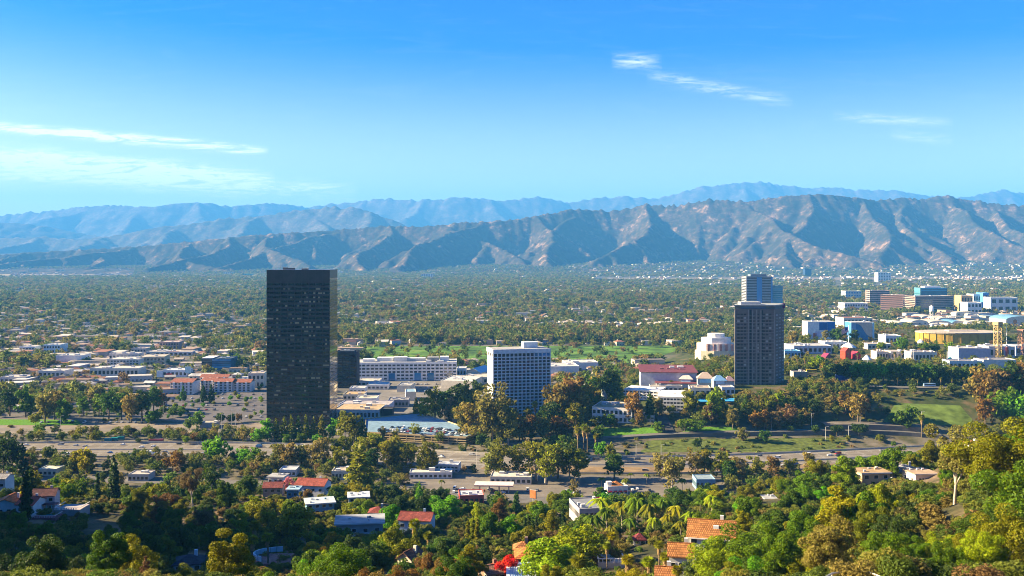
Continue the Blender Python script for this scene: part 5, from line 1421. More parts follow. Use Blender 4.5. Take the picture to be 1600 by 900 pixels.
for i, (a, b, c, e, Y, rf, wn_) in enumerate([(1424, 1450, 0, 500, 2350, pal, 3), (1452, 1486, 0, 501, 2360, pal, 5), (1466, 1490, 0, 496, 2520, pal, 0), (1488, 1508, 0, 501, 2370, blu, 2), (1491, 1512, 0, 495, 2620, blu, 0),
                                              (1510, 1530, 0, 502, 2350, pal, 3), (1522, 1544, 0, 496, 2560, blu, 0), (1531, 1556, 0, 503, 2330, pal, 3), (1544, 1568, 0, 494, 2620, blu, 0), (1563, 1588, 0, 504, 2280, blu, 2),
                                              (1440, 1466, 0, 493, 2620, pal, 0), (1400, 1424, 0, 503, 2300, pal, 2)]):
    o_ = ['first', 'second', 'third', 'fourth', 'fifth', 'sixth', 'seventh', 'eighth', 'ninth', 'tenth', 'eleventh', 'twelfth'][i]
    rank = sorted([1424, 1452, 1466, 1488, 1491, 1510, 1522, 1531, 1544, 1563, 1440, 1400]).index(a)
    o_ = ['first', 'second', 'third', 'fourth', 'fifth', 'sixth', 'seventh', 'eighth', 'ninth', 'tenth', 'eleventh', 'twelfth'][rank]
    stage('cream sound stage with %s arched roof, %s from the west on the studio lot' % ('blue-grey' if rf is blu else 'pale', o_), a, b, c, e, 70, cr1, rf, Y, 0, 6, wn_)
tE, wE, hE = stage('large cream sound stage end wall with orange emblem', 1572, 1622, 0, 494, 80, (0.78, 0.68, 0.50), (0.20, 0.42, 0.62), 2260, 0, 9)
em = MB(); em.poly([(math.cos(6.2832 * i / 6 + .52) * 5 - wE * .22, -40.4, hE * .55 + math.sin(6.2832 * i / 6 + .52) * 6) for i in range(6)]); em.build('orange_emblem', STUCCO, tE, (0.62, 0.24, 0.06))
stage('long cream scenery wall behind the sound stages', 1494, 1528, 0, 487, 30, (0.76, 0.68, 0.54), pal, 2720, 0, 3, 4)
stage('grey scenery wall right of the cream one', 1529, 1556, 0, 489, 30, (0.52, 0.50, 0.54), pal, 2720, 0, 2, 0)
def water_tower():
    y = 2500; x = (1455.5 - 800) / F * y
    t = thing('water_tower', 'white water tower on legs in the studio lot', 'water tower', (x, y, 0))
    for sx in (-1, 1):
        for sy in (-1, 1): MB().tube((sx * 5.5, sy * 5.5, -1), (sx * 3.5, sy * 3.5, 27), .6, .5, 6).build('leg', METAL, t, (0.7, 0.66, 0.6))
    MB().tube((0, 0, 26), (0, 0, 38), 5.5, 5.5, 16, 0, True).build('tank', METAL, t, (0.74, 0.70, 0.64), True)
    MB().tube((0, 0, 38), (0, 0, 42), 5.8, .2, 16).build('cap', METAL, t, (0.7, 0.66, 0.6), True)
    for z in (9, 18): MB().box(-5, 5, -.3, .3, z, z + .5).box(-.3, .3, -5, 5, z - .6, z - .1).build('brace', METAL, t, (0.6, 0.58, 0.55))
water_tower()
block('villa', 'cream villa with red tile roofs above the show buildings', 1318, 1364, 510, 497, 45, 4, CREAM, (0.42, 0.18, 0.12), 2, 8, 'k', 'f', Y=2080, zbase=8, units=3)

# --- billboards in the left shopping district -------------------------------
def billboard(label, px, pyb, pyt, wpx, colr, back=(0.3, 0.3, 0.3), legs=1, rot=0):
    x, y, z = hit(px, pyb); w = wpx / F * y; h = CAMZ + (HZ - pyt) / F * y - z; ph = min(h * .6, w * 1.1)
    t = thing('billboard', label, 'billboard', (x, y, z), R(rot))
    for k in range(legs): piece('post', METAL, t, (k - (legs - 1) / 2) * w * .6, .2, -1, .7, .7, h - ph * .5, (0.3, 0.3, 0.3))
    piece('panel', STUCCO, t, 0, -.3, h - ph, w, .5, ph, colr)
    piece('frame', METAL, t, 0, .1, h - ph - .3, w + .6, .2, ph + .6, back)
    protect(px - wpx / 2, pyt, px + wpx / 2, pyb - 6, y)
billboard('pale blue upright billboard in the shopping district', 249.5, 596, 579, 9, (0.62, 0.72, 0.80))
billboard('teal and white billboard right of the low blue shop', 294, 592, 573, 9, (0.45, 0.66, 0.75))
billboard('orange-brown billboard on the boulevard facing west', 833, 790, 766, 11, (0.45, 0.16, 0.05), rot=-35)

# ================================================================== HILLSIDE HOUSES AND THE BOULEVARD
def house(label, px0, px1, pyb, Y, h, depth, rot, wall, roofc, roof='gable', rise=2.2, name='house', win_rows=1, win_n=3, along=True, extra=None, over=.6, rmat=None, frame=(0.8, 0.8, 0.78)):
    pm = (px0 + px1) / 2; x = (pm - 800) / F * Y; z = CAMZ + (HZ - pyb) / F * Y
    w = (px1 - px0) / F * Y; c, s = math.cos(R(rot)), math.sin(R(rot))
    t = thing(name, label, 'house', (x - s * depth / 2, Y + c * depth / 2, z), R(rot))
    MB().box(-w / 2, w / 2, -depth / 2, depth / 2, -6, h - .12).build('wall', STUCCO, t, wall)
    rm = rmat or (ROOF if roof == 'flat' else TILE)
    if roof == 'gable':
        (gable_roof(w, depth, h, rise, over, along)).build('roof', rm, t, roofc)
        g = MB()
        if along:
            for sx in (-1, 1): g.poly([(sx * w / 2, -depth / 2, h - .13), (sx * w / 2, depth / 2, h - .13), (sx * w / 2, 0, h + rise - .45)])
        else:
            for sy in (-1, 1): g.poly([(-w / 2, sy * depth / 2, h - .13), (w / 2, sy * depth / 2, h - .13), (0, sy * depth / 2, h + rise - .45)])
        g.build('gable_wall', STUCCO, t, wall)
        # clay ridge
        if along: piece('ridge', rm, t, 0, 0, h + rise - .1, w + 2 * over, .4, .25, tuple(q * .8 for q in roofc))
        else: piece('ridge', rm, t, 0, 0, h + rise - .1, .4, depth + 2 * over, .25, tuple(q * .8 for q in roofc))
    elif roof == 'hip': hip_roof(w, depth, h, rise, over).build('roof', rm, t, roofc)
    else:
        MB().box(-w / 2 - over, w / 2 + over, -depth / 2 - over, depth / 2 + over, h - .1, h + .3).build('roof', rm, t, roofc)
        MB().box(-w / 2 - over - .05, w / 2 + over + .05, -depth / 2 - over - .05, -depth / 2 - over + .1, h - .3, h + .36).build('fascia', STUCCO, t, (0.7, 0.7, 0.7))
    if roof == 'flat':
        for k in range(3): piece('roof_vent', METAL, t, rng.uniform(-.4, .4) * w, rng.uniform(-.35, .35) * depth, h + .28, rng.uniform(.5, 1.6), rng.uniform(.5, 1.2), rng.uniform(.4, 1.0), (0.45, 0.45, 0.45))
    rh = h / win_rows
    for r_ in range(win_rows):
        for k in range(win_n):
            win(t, -w / 2 + w * (k + .5) / win_n, -depth / 2, r_ * rh + rh * .32, min(1.8, w / win_n * .5), min(1.5, rh * .45), 'f', frame)
        for k in range(2):
            win(t, -w / 2, -depth / 2 + depth * (k + .5) / 2, r_ * rh + rh * .32, 1.3, min(1.4, rh * .45), 's', frame)
    piece('chimney', STUCCO, t, w * .22, depth * .12, h - .5, 1.0, .8, rise + 1.6 if roof != 'flat' else 1.5, wall)
    if extra: extra(t, w, depth, h)
    pyt = HZ - (z + h + (rise if roof != 'flat' else .4) - CAMZ) * F / Y
    protect(px0, pyt, px1, pyb - (pyb - pyt) * .5, Y - 2)
    FOOT.append((x - s * depth / 2, Y + c * depth / 2, w / 2 + 1.5, depth / 2 + 2, R(rot)))
    return t
REDT, ORT, MAR, TERR = (0.46, 0.10, 0.07), (0.56, 0.19, 0.05), (0.16, 0.06, 0.07), (0.50, 0.15, 0.05)
def terrace(label, px0, px1, pyb, Y, d, h, colr, rail, pool=False):
    x0, x1 = (px0 - 800) / F * Y, (px1 - 800) / F * Y; z = CAMZ + (HZ - pyb) / F * Y; w = x1 - x0
    t = thing('terrace', label, 'terrace', ((x0 + x1) / 2, Y + d / 2, z))
    MB().box(-w / 2, w / 2, -d / 2, d / 2, -6, 0).build('deck', STUCCO, t, colr)
    for k in range(int(w / 1.2)): piece('baluster', STUCCO, t, -w / 2 + .3 + k * 1.2, -d / 2 + .15, 0, .3, .3, h, rail)
    piece('rail', STUCCO, t, 0, -d / 2 + .15, h, w, .4, .22, rail); piece('rail', STUCCO, t, w / 2 - .15, 0, h, .4, d, .22, rail); piece('rail', STUCCO, t, -w / 2 + .15, 0, h, .4, d, .22, rail)
    if pool:
        piece('pool_rim', STUCCO, t, 0, d * .1, .02, w * .6, d * .5, .15, (0.7, 0.68, 0.64)); piece('pool_water', glass_mat('pool_water', (0.02, 0.30, 0.36), .05, .6), t, 0, d * .1, .1, w * .54, d * .42, .1)
    protect(px0, pyb - 6, px1, pyb + 3, Y - 2)
# left villa group
house('white villa with orange tile roof at the frame edge', -18, 32, 806, 485, 5.2, 14, 8, WHITE, ORT, 'gable', 3.2, 'villa', 1, 4, False)
house('white wing with red tile roof beside the cypress', 24, 52, 804, 480, 5.0, 12, -6, WHITE, REDT, 'gable', 2.8, 'villa', 1, 2, True)
def vil(t, w, d, h):
    piece('veranda_roof', TILE, t, w * .12, -d / 2 - 1.6, h * .52, w * 1.15, 3.6, .35, (0.20, 0.09, 0.10))
    for k in range(6): piece('veranda_post', STUCCO, t, -w * .4 + k * w * .21, -d / 2 - 3.0, -.2, .35, .35, h * .52, (0.45, 0.66, 0.70))
house('two-storey pink villa with plum roof and columned veranda', 50, 84, 800, 490, 8.2, 11, 12, (0.62, 0.48, 0.47), (0.13, 0.055, 0.06), 'gable', 2.6, 'villa', 2, 3, True, vil)
terrace('white balustraded terrace right of the pink villa', 84, 124, 797, 482, 12, 1.0, (0.42, 0.36, 0.34), (0.66, 0.62, 0.60))
terrace('pool terrace with turquoise water below the pink villa', 49, 86, 809, 470, 8, .9, (0.30, 0.10, 0.11), (0.5, 0.42, 0.42), True)
house('pale blue-grey house with white chimney at the frame edge', -14, 8, 766, 540, 6.5, 10, 0, (0.55, 0.60, 0.66), (0.35, 0.36, 0.38), 'gable', 1.8, win_n=2)
house('small white house with navy roof in the bottom gully', 272, 314, 897, 300, 3.2, 8, 10, (0.62, 0.68, 0.74), (0.035, 0.045, 0.075), 'hip', 1.8, win_n=3)
# middle-left houses
house('white house with stepped parapet behind the maroon roof', 418, 443, 757, 590, 4.6, 9, -8, (0.76, 0.76, 0.76), (0.5, 0.5, 0.5), 'flat', 1, win_n=3)
house('brown-plastered house with maroon tile roof left of the blue cottage', 411, 440, 772, 560, 3.8, 10, 4, (0.36, 0.28, 0.25), (0.26, 0.075, 0.065), 'gable', 2.2, win_n=3)
house('blue box cottage between two tiled houses', 448, 466, 779, 545, 5.0, 8, 0, (0.10, 0.24, 0.38), (0.42, 0.62, 0.75), 'flat', 1, win_n=2)
house('white house with bright red tile roof above the blue cottage', 460, 507, 772, 565, 5.2, 12, -10, (0.74, 0.76, 0.80), (0.36, 0.095, 0.07), 'gable', 2.8, win_n=4, along=True)
house('long blue house with pale flat roof and deck', 480, 522, 805, 505, 6.2, 12, 16, (0.16, 0.34, 0.50), (0.62, 0.70, 0.76), 'flat', 1, win_rows=2, win_n=4, over=.9)
house('white flat-roofed house right of the long blue one', 545, 576, 786, 540, 3.2, 12, 10, (0.55, 0.62, 0.70), (0.66, 0.72, 0.78), 'flat', 1, win_n=3, over=.8)
def modern(t, w, d, h):
    piece('lower_storey', STUCCO, t, w * .12, -d / 2 - 3, -4, w * .85, 6.4, 5.4, (0.36, 0.33, 0.31)); piece('lower_roof', ROOF, t, w * .12, -d / 2 - 3.3, 1.4, w * .93, 7.6, .3, (0.46, 0.48, 0.50))
    piece('carport_roof', ROOF, t, w * .42, -d / 2 - 5, -.6, w * .5, 9, .3, (0.42, 0.47, 0.52)); piece('door', STUCCO, t, w * .1, -d / 2 - 6.25, -3.6, 1.2, .15, 2.3, (0.75, 0.76, 0.78))
    for k in range(3): win(t, -w * .22 + k * w * .2, -d / 2 - 6.22, -.8, 1.9, 1.2)
house('large grey modern house of stacked flat-roofed boxes', 526, 598, 838, 415, 5.6, 13, 8, (0.38, 0.35, 0.33), (0.48, 0.50, 0.52), 'flat', 1, win_rows=1, win_n=4, over=.9, extra=modern)
house('blue-white house with red tile roof right of the grey modern house', 622, 672, 829, 430, 4.6, 11, -8, (0.42, 0.56, 0.70), (0.28, 0.075, 0.06), 'gable', 2.4, win_n=4)
house('small red-roofed house behind the grey modern house', 576, 602, 812, 460, 3.4, 8, 0, (0.5, 0.5, 0.52), (0.28, 0.075, 0.06), 'hip', 2.0, win_n=2)
house('cream gabled cottage facing down the hill', 619, 645, 890, 305, 3.4, 7, -28, CREAM, (0.20, 0.10, 0.07), 'gable', 2.2, win_n=1, along=False)
def wallterr():
    Y = 330; x = (425 - 800) / F * Y; z = CAMZ + (HZ - 880) / F * Y
    t = thing('terrace', 'brick-paved terrace with curved pale blue wall', 'terrace', (x, Y + 5, z))
    MB().box(-9, 9, -6, 6, -5, 0).build('deck', mat('brick_paving', (0.26, 0.13, 0.11), .9, .1, .35, 1.5), t)
    for i in range(10):
        a = math.pi * (.55 + .08 * i); piece('wall_segment', STUCCO, t, math.cos(a) * 9 + 1, math.sin(a) * 6.2 + 2, 0, 2.0, .35, 1.7, (0.42, 0.60, 0.70), a + math.pi / 2)
    protect(402, 846, 452, 876, Y)
wallterr()
# centre foreground
def striped(t, w, d, h):
    for k in range(11): piece('roof_rib', METAL, t, -w / 2 + w * (k + .5) / 11, -.5, h + .32, .14, d + 1.6, .14, (0.30, 0.38, 0.45))
house('house with ribbed pale metal roof at the bottom edge', 795, 835, 925, 262, 4.2, 11, 0, (0.50, 0.36, 0.28), (0.52, 0.58, 0.62), 'flat', 1, win_n=3, over=.7, extra=striped, rmat=METAL)
house('house wing with orange tile hip roof behind the ribbed roof', 806, 848, 893, 285, 4.0, 9, 0, (0.30, 0.13, 0.10), ORT, 'hip', 2.0, win_n=2)
house('small tiled turret house behind the ribbed metal roof', 804, 830, 880, 300, 4.4, 5, 0, (0.5, 0.34, 0.26), (0.48, 0.20, 0.07), 'hip', 1.8, win_n=2)
house('brown shed wing left of the ribbed metal roof', 762, 793, 912, 268, 3.0, 8, 24, (0.28, 0.17, 0.12), (0.30, 0.17, 0.12), 'gable', 1.2, win_n=2)
def gz():
    Y = 335; x = (999 - 800) / F * Y; z = CAMZ + (HZ - 853) / F * Y
    t = thing('gazebo', 'white gazebo with maroon pyramid roof among palms', 'gazebo', (x, Y, z))
    MB().box(-2, 2, -2, 2, -4, 0).build('base', STUCCO, t, (0.6, 0.58, 0.55))
    for sx in (-1, 0, 1):
        for sy in (-1, 1): piece('post', STUCCO, t, sx * 1.8, sy * 1.8, 0, .25, .25, 2.7, WHITE)
    for sy in (-1, 1): piece('rail', STUCCO, t, 0, sy * 1.8, .9, 3.6, .12, .15, WHITE)
    hip_roof(4.2, 4.2, 2.8, 1.9, .3).build('roof', TILE, t, (0.20, 0.04, 0.05))
    piece('spire', STUCCO, t, 0, 0, 4.5, .3, .3, 1.2, (0.4, 0.2, 0.15))
    protect(986, 824, 1012, 852, Y)
gz()
terrace('white balustraded pool terrace below the gazebo', 934, 976, 879, 292, 8, 1.0, (0.55, 0.48, 0.44), (0.74, 0.68, 0.66), False)
def poolthing():
    Y = 318; x = (1006 - 800) / F * Y; z = CAMZ + (HZ - 868) / F * Y
    t = thing('swimming_pool', 'dark teal swimming pool beside the balustraded terrace', 'pool', (x, Y, z))
    MB().box(-6, 6, -4, 4, -4, 0).build('rim', STUCCO, t, (0.55, 0.5, 0.46)); piece('water', glass_mat('deep_pool', (0.01, 0.10, 0.12), .05, .6), t, 0, 0, -.02, 10.6, 6.6, .1)
    protect(990, 862, 1022, 872, Y)
poolthing()
def villa_r(t, w, d, h):
    piece('skylight', glass_mat('skylight_glass', (0.55, 0.6, 0.62), .1, .7), t, w * .10, -d * .22, h + 1.6, 1.5, 1.0, .9)
    piece('gutter', STUCCO, t, 0, -d / 2 - .75, h - .5, w + 1.3, .2, .3, (0.74, 0.7, 0.64))
house('white villa with broad orange tile roof on the near slope', 1076, 1146, 874, 272, 6.2, 12, -14, WHITE, (0.42, 0.19, 0.065), 'gable', 3.4, 'villa', 2, 4, True, villa_r)
house('white villa wing with orange tile roof stepping down left', 1046, 1082, 898, 258, 5.0, 8, -10, WHITE, (0.42, 0.19, 0.065), 'gable', 2.4, 'villa', 1, 3, True)
house('low white annex with orange tile roof at the bottom edge', 1026, 1052, 924, 236, 3.2, 7, -10, WHITE, (0.42, 0.18, 0.065), 'gable', 1.8, 'villa', 1, 2, True)
# right side villas
def arched(t, w, d, h):
    for k in range(3): piece('arched_window', GLASS, t, -w * .3 + k * w * .14, -d / 2 - .03, .6, .9, .14, h * .55)
house('white villa with tall arched windows behind trees', 1430, 1466, 760, 425, 5.4, 12, 6, (0.76, 0.66, 0.60), (0.55, 0.40, 0.28), 'flat', 1, 'villa', 1, 2, extra=arched)
house('low villa with grey shingle roof left of the arched villa', 1396, 1434, 748, 440, 3.4, 10, -16, (0.5, 0.5, 0.5), (0.40, 0.42, 0.46), 'hip', 2.2, 'villa', 1, 3)
house('round-edged ochre flat-roofed house on the right slope', 1346, 1392, 752, 425, 3.6, 10, 6, (0.62, 0.47, 0.28), (0.52, 0.36, 0.20), 'flat', 1, 'house', 1, 3)
def chim(t, w, d, h):
    for k in (-.3, .15): piece('chimney', STUCCO, t, k * w, -d * .2, 0, 1.6, 1.4, h + 2.6, WHITE)
house('white villa with two stout chimneys high on the right slope', 1524, 1556, 716, 450, 6.0, 11, 4, WHITE, (0.46, 0.20, 0.10), 'hip', 1.4, 'villa', 1, 3, extra=chim)
house('white cottage half hidden at the foot of the right slope', 1196, 1214, 790, 470, 3.2, 7, 0, WHITE, (0.5, 0.5, 0.5), 'flat', 1, win_n=2)
# boulevard buildings (flat ground)
SHOPS = [
    (766, 830, 757, 746, 18, -4, (0.74, 0.66, 0.52), (0.74, 0.70, 0.64), 1, 8, 2, 'long low cream petrol station shop beside the freeway'),
    (640, 706, 748, 739, 14, 2, (0.76, 0.74, 0.70), (0.78, 0.74, 0.68), 1, 9, 0, 'long low white shop left of the petrol station'),
    (518, 562, 750, 737, 16, 0, (0.72, 0.66, 0.54), (0.55, 0.48, 0.4), 1, 8, 1, 'cream shop with dark windows among freeway trees'),
    (1088, 1118, 766, 750, 16, 0, (0.22, 0.38, 0.52), (0.34, 0.44, 0.52), 1, 5, 0, 'grey-blue two-storey shop right of the white diner'),
    (680, 716, 738, 727, 14, -6, (0.60, 0.60, 0.60), (0.7, 0.72, 0.76), 2, 6, 0, 'white two-storey office beside the freeway edge'),
    (718, 756, 790, 775, 16, 6, (0.58, 0.10, 0.08), (0.62, 0.64, 0.68), 1, 5, 1, 'red-walled shop with white roof below the petrol station'),
    (905, 944, 815, 796, 22, 10, (0.38, 0.36, 0.38), (0.30, 0.31, 0.34), 1, 5, 2, 'grey shop with dark ribbed roof near the street'),
    (918, 948, 800, 788, 14, 10, (0.42, 0.05, 0.06), (0.55, 0.5, 0.5), 1, 4, 1, 'dark red shop front behind the grey ribbed roof'),
    (200, 232, 752, 742, 14, 0, (0.55, 0.5, 0.46), (0.60, 0.55, 0.5), 1, 5, 0, 'grey shed beyond the shaded trees near the freeway'),
    (60, 88, 744, 734, 14, 0, (0.66, 0.66, 0.56), (0.76, 0.76, 0.62), 1, 4, 0, 'pale green-roofed shed near the freeway at far west'),
    (436, 462, 745, 735, 14, 0, (0.62, 0.66, 0.70), (0.6, 0.62, 0.66), 1, 4, 0, 'pale blue shed among trees by the freeway'),
]
for (a, b, c, e, dp, rt, wl_, rf, fl, cl_, un, lab) in SHOPS:
    block('shop', lab, a, b, c, e, dp, rt, wl_, rf, fl, cl_, 'k', 'fl', units=un, cat='shop', parapet=.6)
def diner():
    x, y, z = hit(964, 774)
    t = thing('diner', 'white diner with orange hip roof and red awnings', 'restaurant', (x, y + 6, 0), R(8))
    w, d, h = 15, 10, 6.5
    MB().box(-w / 2, w / 2, -d / 2, d / 2, -1, h - .2).build('wall', STUCCO, t, (0.80, 0.76, 0.70))
    hip_roof(w * .5, d * .8, h, 2.4, .5).build('roof', TILE, t, (0.52, 0.20, 0.05))
    piece('tower', STUCCO, t, -w * .36, -1, h - .3, 3.6, 4, 2.6, (0.8, 0.76, 0.72))
    for k in range(4): piece('awning', STUCCO, t, -w * .36 + k * w * .24, -d / 2 - .5, 2.3, 2.4, 1.0, .8, (0.55, 0.02, 0.04)); 
    for k in range(5): win(t, -w * .4 + k * w * .2, -d / 2, .8, 1.8, 1.4)
    protect(948, 752, 981, 770, y)
diner()
def canopy():
    x, y, z = hit(772, 772)
    t = thing('petrol_canopy', 'pale pink flat petrol station canopy on posts', 'canopy', (x, y + 6, 0), R(-3))
    MB().box(-14, 14, -6, 6, 5.2, 6.1).build('roof', STUCCO, t, (0.70, 0.58, 0.52)); MB().box(-14.05, 14.05, -6.05, 6.05, 5.45, 5.85).build('fascia', STUCCO, t, (0.62, 0.22, 0.18))
    for k in range(4):
        for sy in (-3, 3): piece('post', STUCCO, t, -10.5 + k * 7, sy, -1, .5, .5, 6.2, (0.66, 0.62, 0.6))
    for k in range(3): piece('pump', STUCCO, t, -7 + k * 7, 0, 0, 1.0, .7, 1.7, (0.5, 0.08, 0.06))
    protect(748, 758, 800, 768, y)
canopy()
def container(label, px, pyb, ln, colr, name='shipping_container', cat='container', Y=None):
    x, y, z = hit(px, pyb)
    t = thing(name, label, cat, (x, y, 0), R(rng.uniform(-4, 4)))
    MB().box(-ln / 2, ln / 2, -1.25, 1.25, .15, 2.8).build('body', METAL, t, colr)
    for k in range(int(ln / 1.2)): piece('rib', METAL, t, -ln / 2 + .6 + k * 1.2, -1.26, .3, .25, .1, 2.3, tuple(q * .8 for q in colr))
    protect(px - 8, pyb - 5, px + 8, pyb, y)
for k, (px, lab) in enumerate([(169, 'teal shipping container, westmost of the three'), (179, 'teal shipping container in the middle of the three'), (189, 'teal shipping container, eastmost of the three')]):
    container(lab, px, 689.5 - k * 1.2, 6.2, (0.02, 0.28, 0.26))
container('dark red box trailer parked by the freeway', 244, 691, 13, (0.30, 0.05, 0.06), 'trailer', 'trailer')

# --- vehicles ---------------------------------------------------------------
def car_mesh(van=False):
    m = MB(); L, Wd = (4.6, 1.85) if not van else (5.4, 2.0)
    prof = [(-L / 2, .35), (-L / 2, .85), (-L * .28, .98), (-L * .16, 1.45), (L * .22, 1.48), (L * .36, 1.0), (L / 2, .85), (L / 2, .35)] if not van else \
           [(-L / 2, .35), (-L / 2, 1.0), (-L * .38, 1.1), (-L * .28, 2.0), (L * .48, 2.05), (L / 2, 1.0), (L / 2, .9), (L / 2, .35)]
    hw = Wd / 2; n = len(prof)
    def ins(p): return hw * (.86 if p[1] > 1.2 else 1.0)
    k = len(m.v); m.v += [(p[0], -ins(p), p[1]) for p in prof] + [(p[0], ins(p), p[1]) for p in prof]
    for i in range(n):
        j = (i + 1) % n; g = 1 if i in (2, 4) else 0
        m.f.append((k + i, k + n + i, k + n + j, k + j)); m.mi.append(g)
    m.f.append(tuple(k + i for i in range(n))); m.mi.append(0); m.f.append(tuple(k + 2 * n - 1 - i for i in range(n))); m.mi.append(0)
    for s in (-1, 1):
        a, b = (prof[3], prof[4]); y0, y1 = s * (hw * .99), s * (hw * .885)
        m.quad((prof[2][0] + .25, y0, 1.0), (prof[5][0] - .25, y0, 1.02), (b[0] - .05, y1, b[1] - .08), (a[0] + .1, y1, a[1] - .08), 1)
        for xx in (-L * .31, L * .31):
            q = [(xx + math.cos(t * .785) * .33, .33 + math.sin(t * .785) * .33) for t in range(8)]
            kk = len(m.v); m.v += [(p[0], s * (hw + .02), p[1]) for p in q] + [(p[0], s * (hw - .2), p[1]) for p in q]
            m.f.append(tuple(kk + i for i in range(8))); m.mi.append(2)
            for i in range(8): m.f.append((kk + i, kk + (i + 1) % 8, kk + 8 + (i + 1) % 8, kk + 8 + i)); m.mi.append(2)
    return m.mesh('car_shell', [PAINT, GLASS, RUBBER])
CARM, VANM = car_mesh(), car_mesh(True)
CC = [('white', (0.78, 0.78, 0.76), 9), ('silver', (0.45, 0.46, 0.48), 7), ('black', (0.02, 0.02, 0.025), 7), ('grey', (0.16, 0.17, 0.19), 5), ('blue', (0.04, 0.12, 0.32), 3), ('red', (0.35, 0.03, 0.03), 2), ('tan', (0.36, 0.28, 0.2), 1)]
_cw = np.array([c[2] for c in CC], float); _cw /= _cw.sum()
CARS = {}
def car(x, y, z, a, where, group):
    cn, cc, _ = CC[int(rng.choice(len(CC), p=_cw))]
    van = rng.random() < .22
    o = ob('car', VANM if van else CARM, None, cc); o.location = (x, y, z); o.rotation_euler.z = a
    tag(o, '', 'car', group); CARS.setdefault('%s %s %s' % (cn, 'van' if van else 'car', where), []).append(o)
def along(rows, off, s):
    i = int(s * (len(rows) - 2)); p, nn, t = rows[i][:3]
    q = p + nn * off + t * ((s * (len(rows) - 2) - i) * 12); return q, t
for off in (-25, -21.4, -17.7, -14, -10.3, 10.3, 14, 17.7, 21.4, 25):
    for k in range(12):
        q, t = along(FW, off, .13 + .62 * (k + rng.random() * .9) / 12)
        far = off > 0
        if rng.random() < .78: car(q.x, q.y, .08, math.atan2(t.y, t.x) + (math.pi if not far else 0), 'driving on the %s side of the freeway' % ('far' if far else 'near'), 'cars on the freeway')
for k in range(10):
    q, t = along(BLV, -5 if k % 2 else 5, .3 + .4 * (k + rng.random()) / 10); car(q.x, q.y, .14, math.atan2(t.y, t.x) + (0 if k % 2 else math.pi), 'on the boulevard below the freeway', 'cars on the boulevard')
for k in range(22):
    px, py = 650 + 470 * rng.random(), 764 + 7 * rng.random(); x, y = flat_at(px, py); car(x, y, .05, rng.choice([0, 1.57]) + rng.normal() * .1, 'parked by the boulevard shops', 'cars by the boulevard shops')
for k in range(10):
    px, py = 895 + 100 * rng.random(), 794 + 14 * rng.random(); x, y = flat_at(px, py); car(x, y, .06, 1.4 + rng.normal() * .1, 'in the small lot by the grey ribbed roof', 'cars in the small lot')
# garage roof rows
ga, gb = Vector((*GAR[0], 0)), Vector((*GAR[1], 0)); gd = (gb - ga).normalized(); gn = Vector((-gd.y, gd.x, 0)); gl = (gb - ga).length
for r_, (off, lo, hi) in enumerate([(3.2, .04, .98), (14, .08, .99), (19.5, .1, 1.0), (31, .14, 1.02)]):
    for k in range(int(gl / 2.9)):
        s = k * 2.9 / gl
        if s < lo or s > hi or rng.random() < .3: continue
        q = ga + gd * (s * gl) + gn * off; car(q.x, q.y, GARH + .03, math.atan2(gn.y, gn.x) + (0 if r_ % 2 else math.pi), 'parked on the tan garage roof', 'cars on the garage roof')
def lot(px0, px1, rows_, n, where, group, fill=.75):
    for py in rows_:
        for k in range(n):
            if rng.random() > fill: continue
            px = px0 + (px1 - px0) * (k + .5) / n + rng.normal() * .6; x, y = flat_at(px, py); car(x, y, .08, 1.57 + rng.normal() * .06, where, group)
lot(255, 415, [652, 641, 634, 623, 617], 13, 'in the parking lot left of the black tower', 'cars in the big parking lot', .72)
lot(60, 235, [660.5], 18, 'along the access road beside the freeway', 'cars along the access road', .7)
lot(632, 690, [612, 606, 601], 12, 'on the car deck before the long white office', 'cars on the car deck', .8)
def truck():
    q, t = along(FW, -21.4, .262); a = math.atan2(t.y, t.x)
    tr = thing('semi_truck', 'semi truck with white cab and tan trailer on the near freeway side', 'truck', (q.x, q.y, .08), a)
    MB().box(-9, 3.2, -1.25, 1.25, 1.1, 3.9).build('trailer', METAL, tr, (0.52, 0.44, 0.34)); MB().box(3.9, 7.2, -1.2, 1.2, .7, 3.6).box(7.2, 8.6, -1.1, 1.1, .7, 2.0).build('cab', METAL, tr, (0.78, 0.78, 0.78))
    MB().box(6.6, 7.25, -1.05, 1.05, 2.2, 3.3).build('windshield', GLASS, tr)
    for x in (-7.5, -6.2, 4.6, 5.8, 8.0):
        for s in (-1, 1): MB().tube((x, s * 1.3, .5), (x, s * .9, .5), .5, .5, 10, 0, True).build('wheel', RUBBER, tr)
    protect(148, 698, 166, 706, q.y)
truck()
def bus(label, px, pyb, colr, z=None):
    x, y, zz = hit(px, pyb)
    t = thing('coach', label, 'bus', (x, y, zz + .6), R(2)); MB().box(-6, 6, -1.3, 1.3, .5, 3.3).build('body', METAL, t, colr); MB().box(-5.6, 5.8, -1.33, 1.33, 1.6, 2.6).build('window_strip', GLASS, t)
    for s in (-4, 4): MB().tube((s, -1.35, .5), (s, 1.35, .5), .5, .5, 10, 0, True).build('wheel', RUBBER, t)
    protect(px - 10, pyb - 4, px + 10, pyb + 1, y)
bus('pale blue coach on the road below the hedge', 1452, 605, (0.45, 0.66, 0.80))
bus('yellow and red tour tram under the dark shelter', 1268, 583, (0.62, 0.42, 0.03))
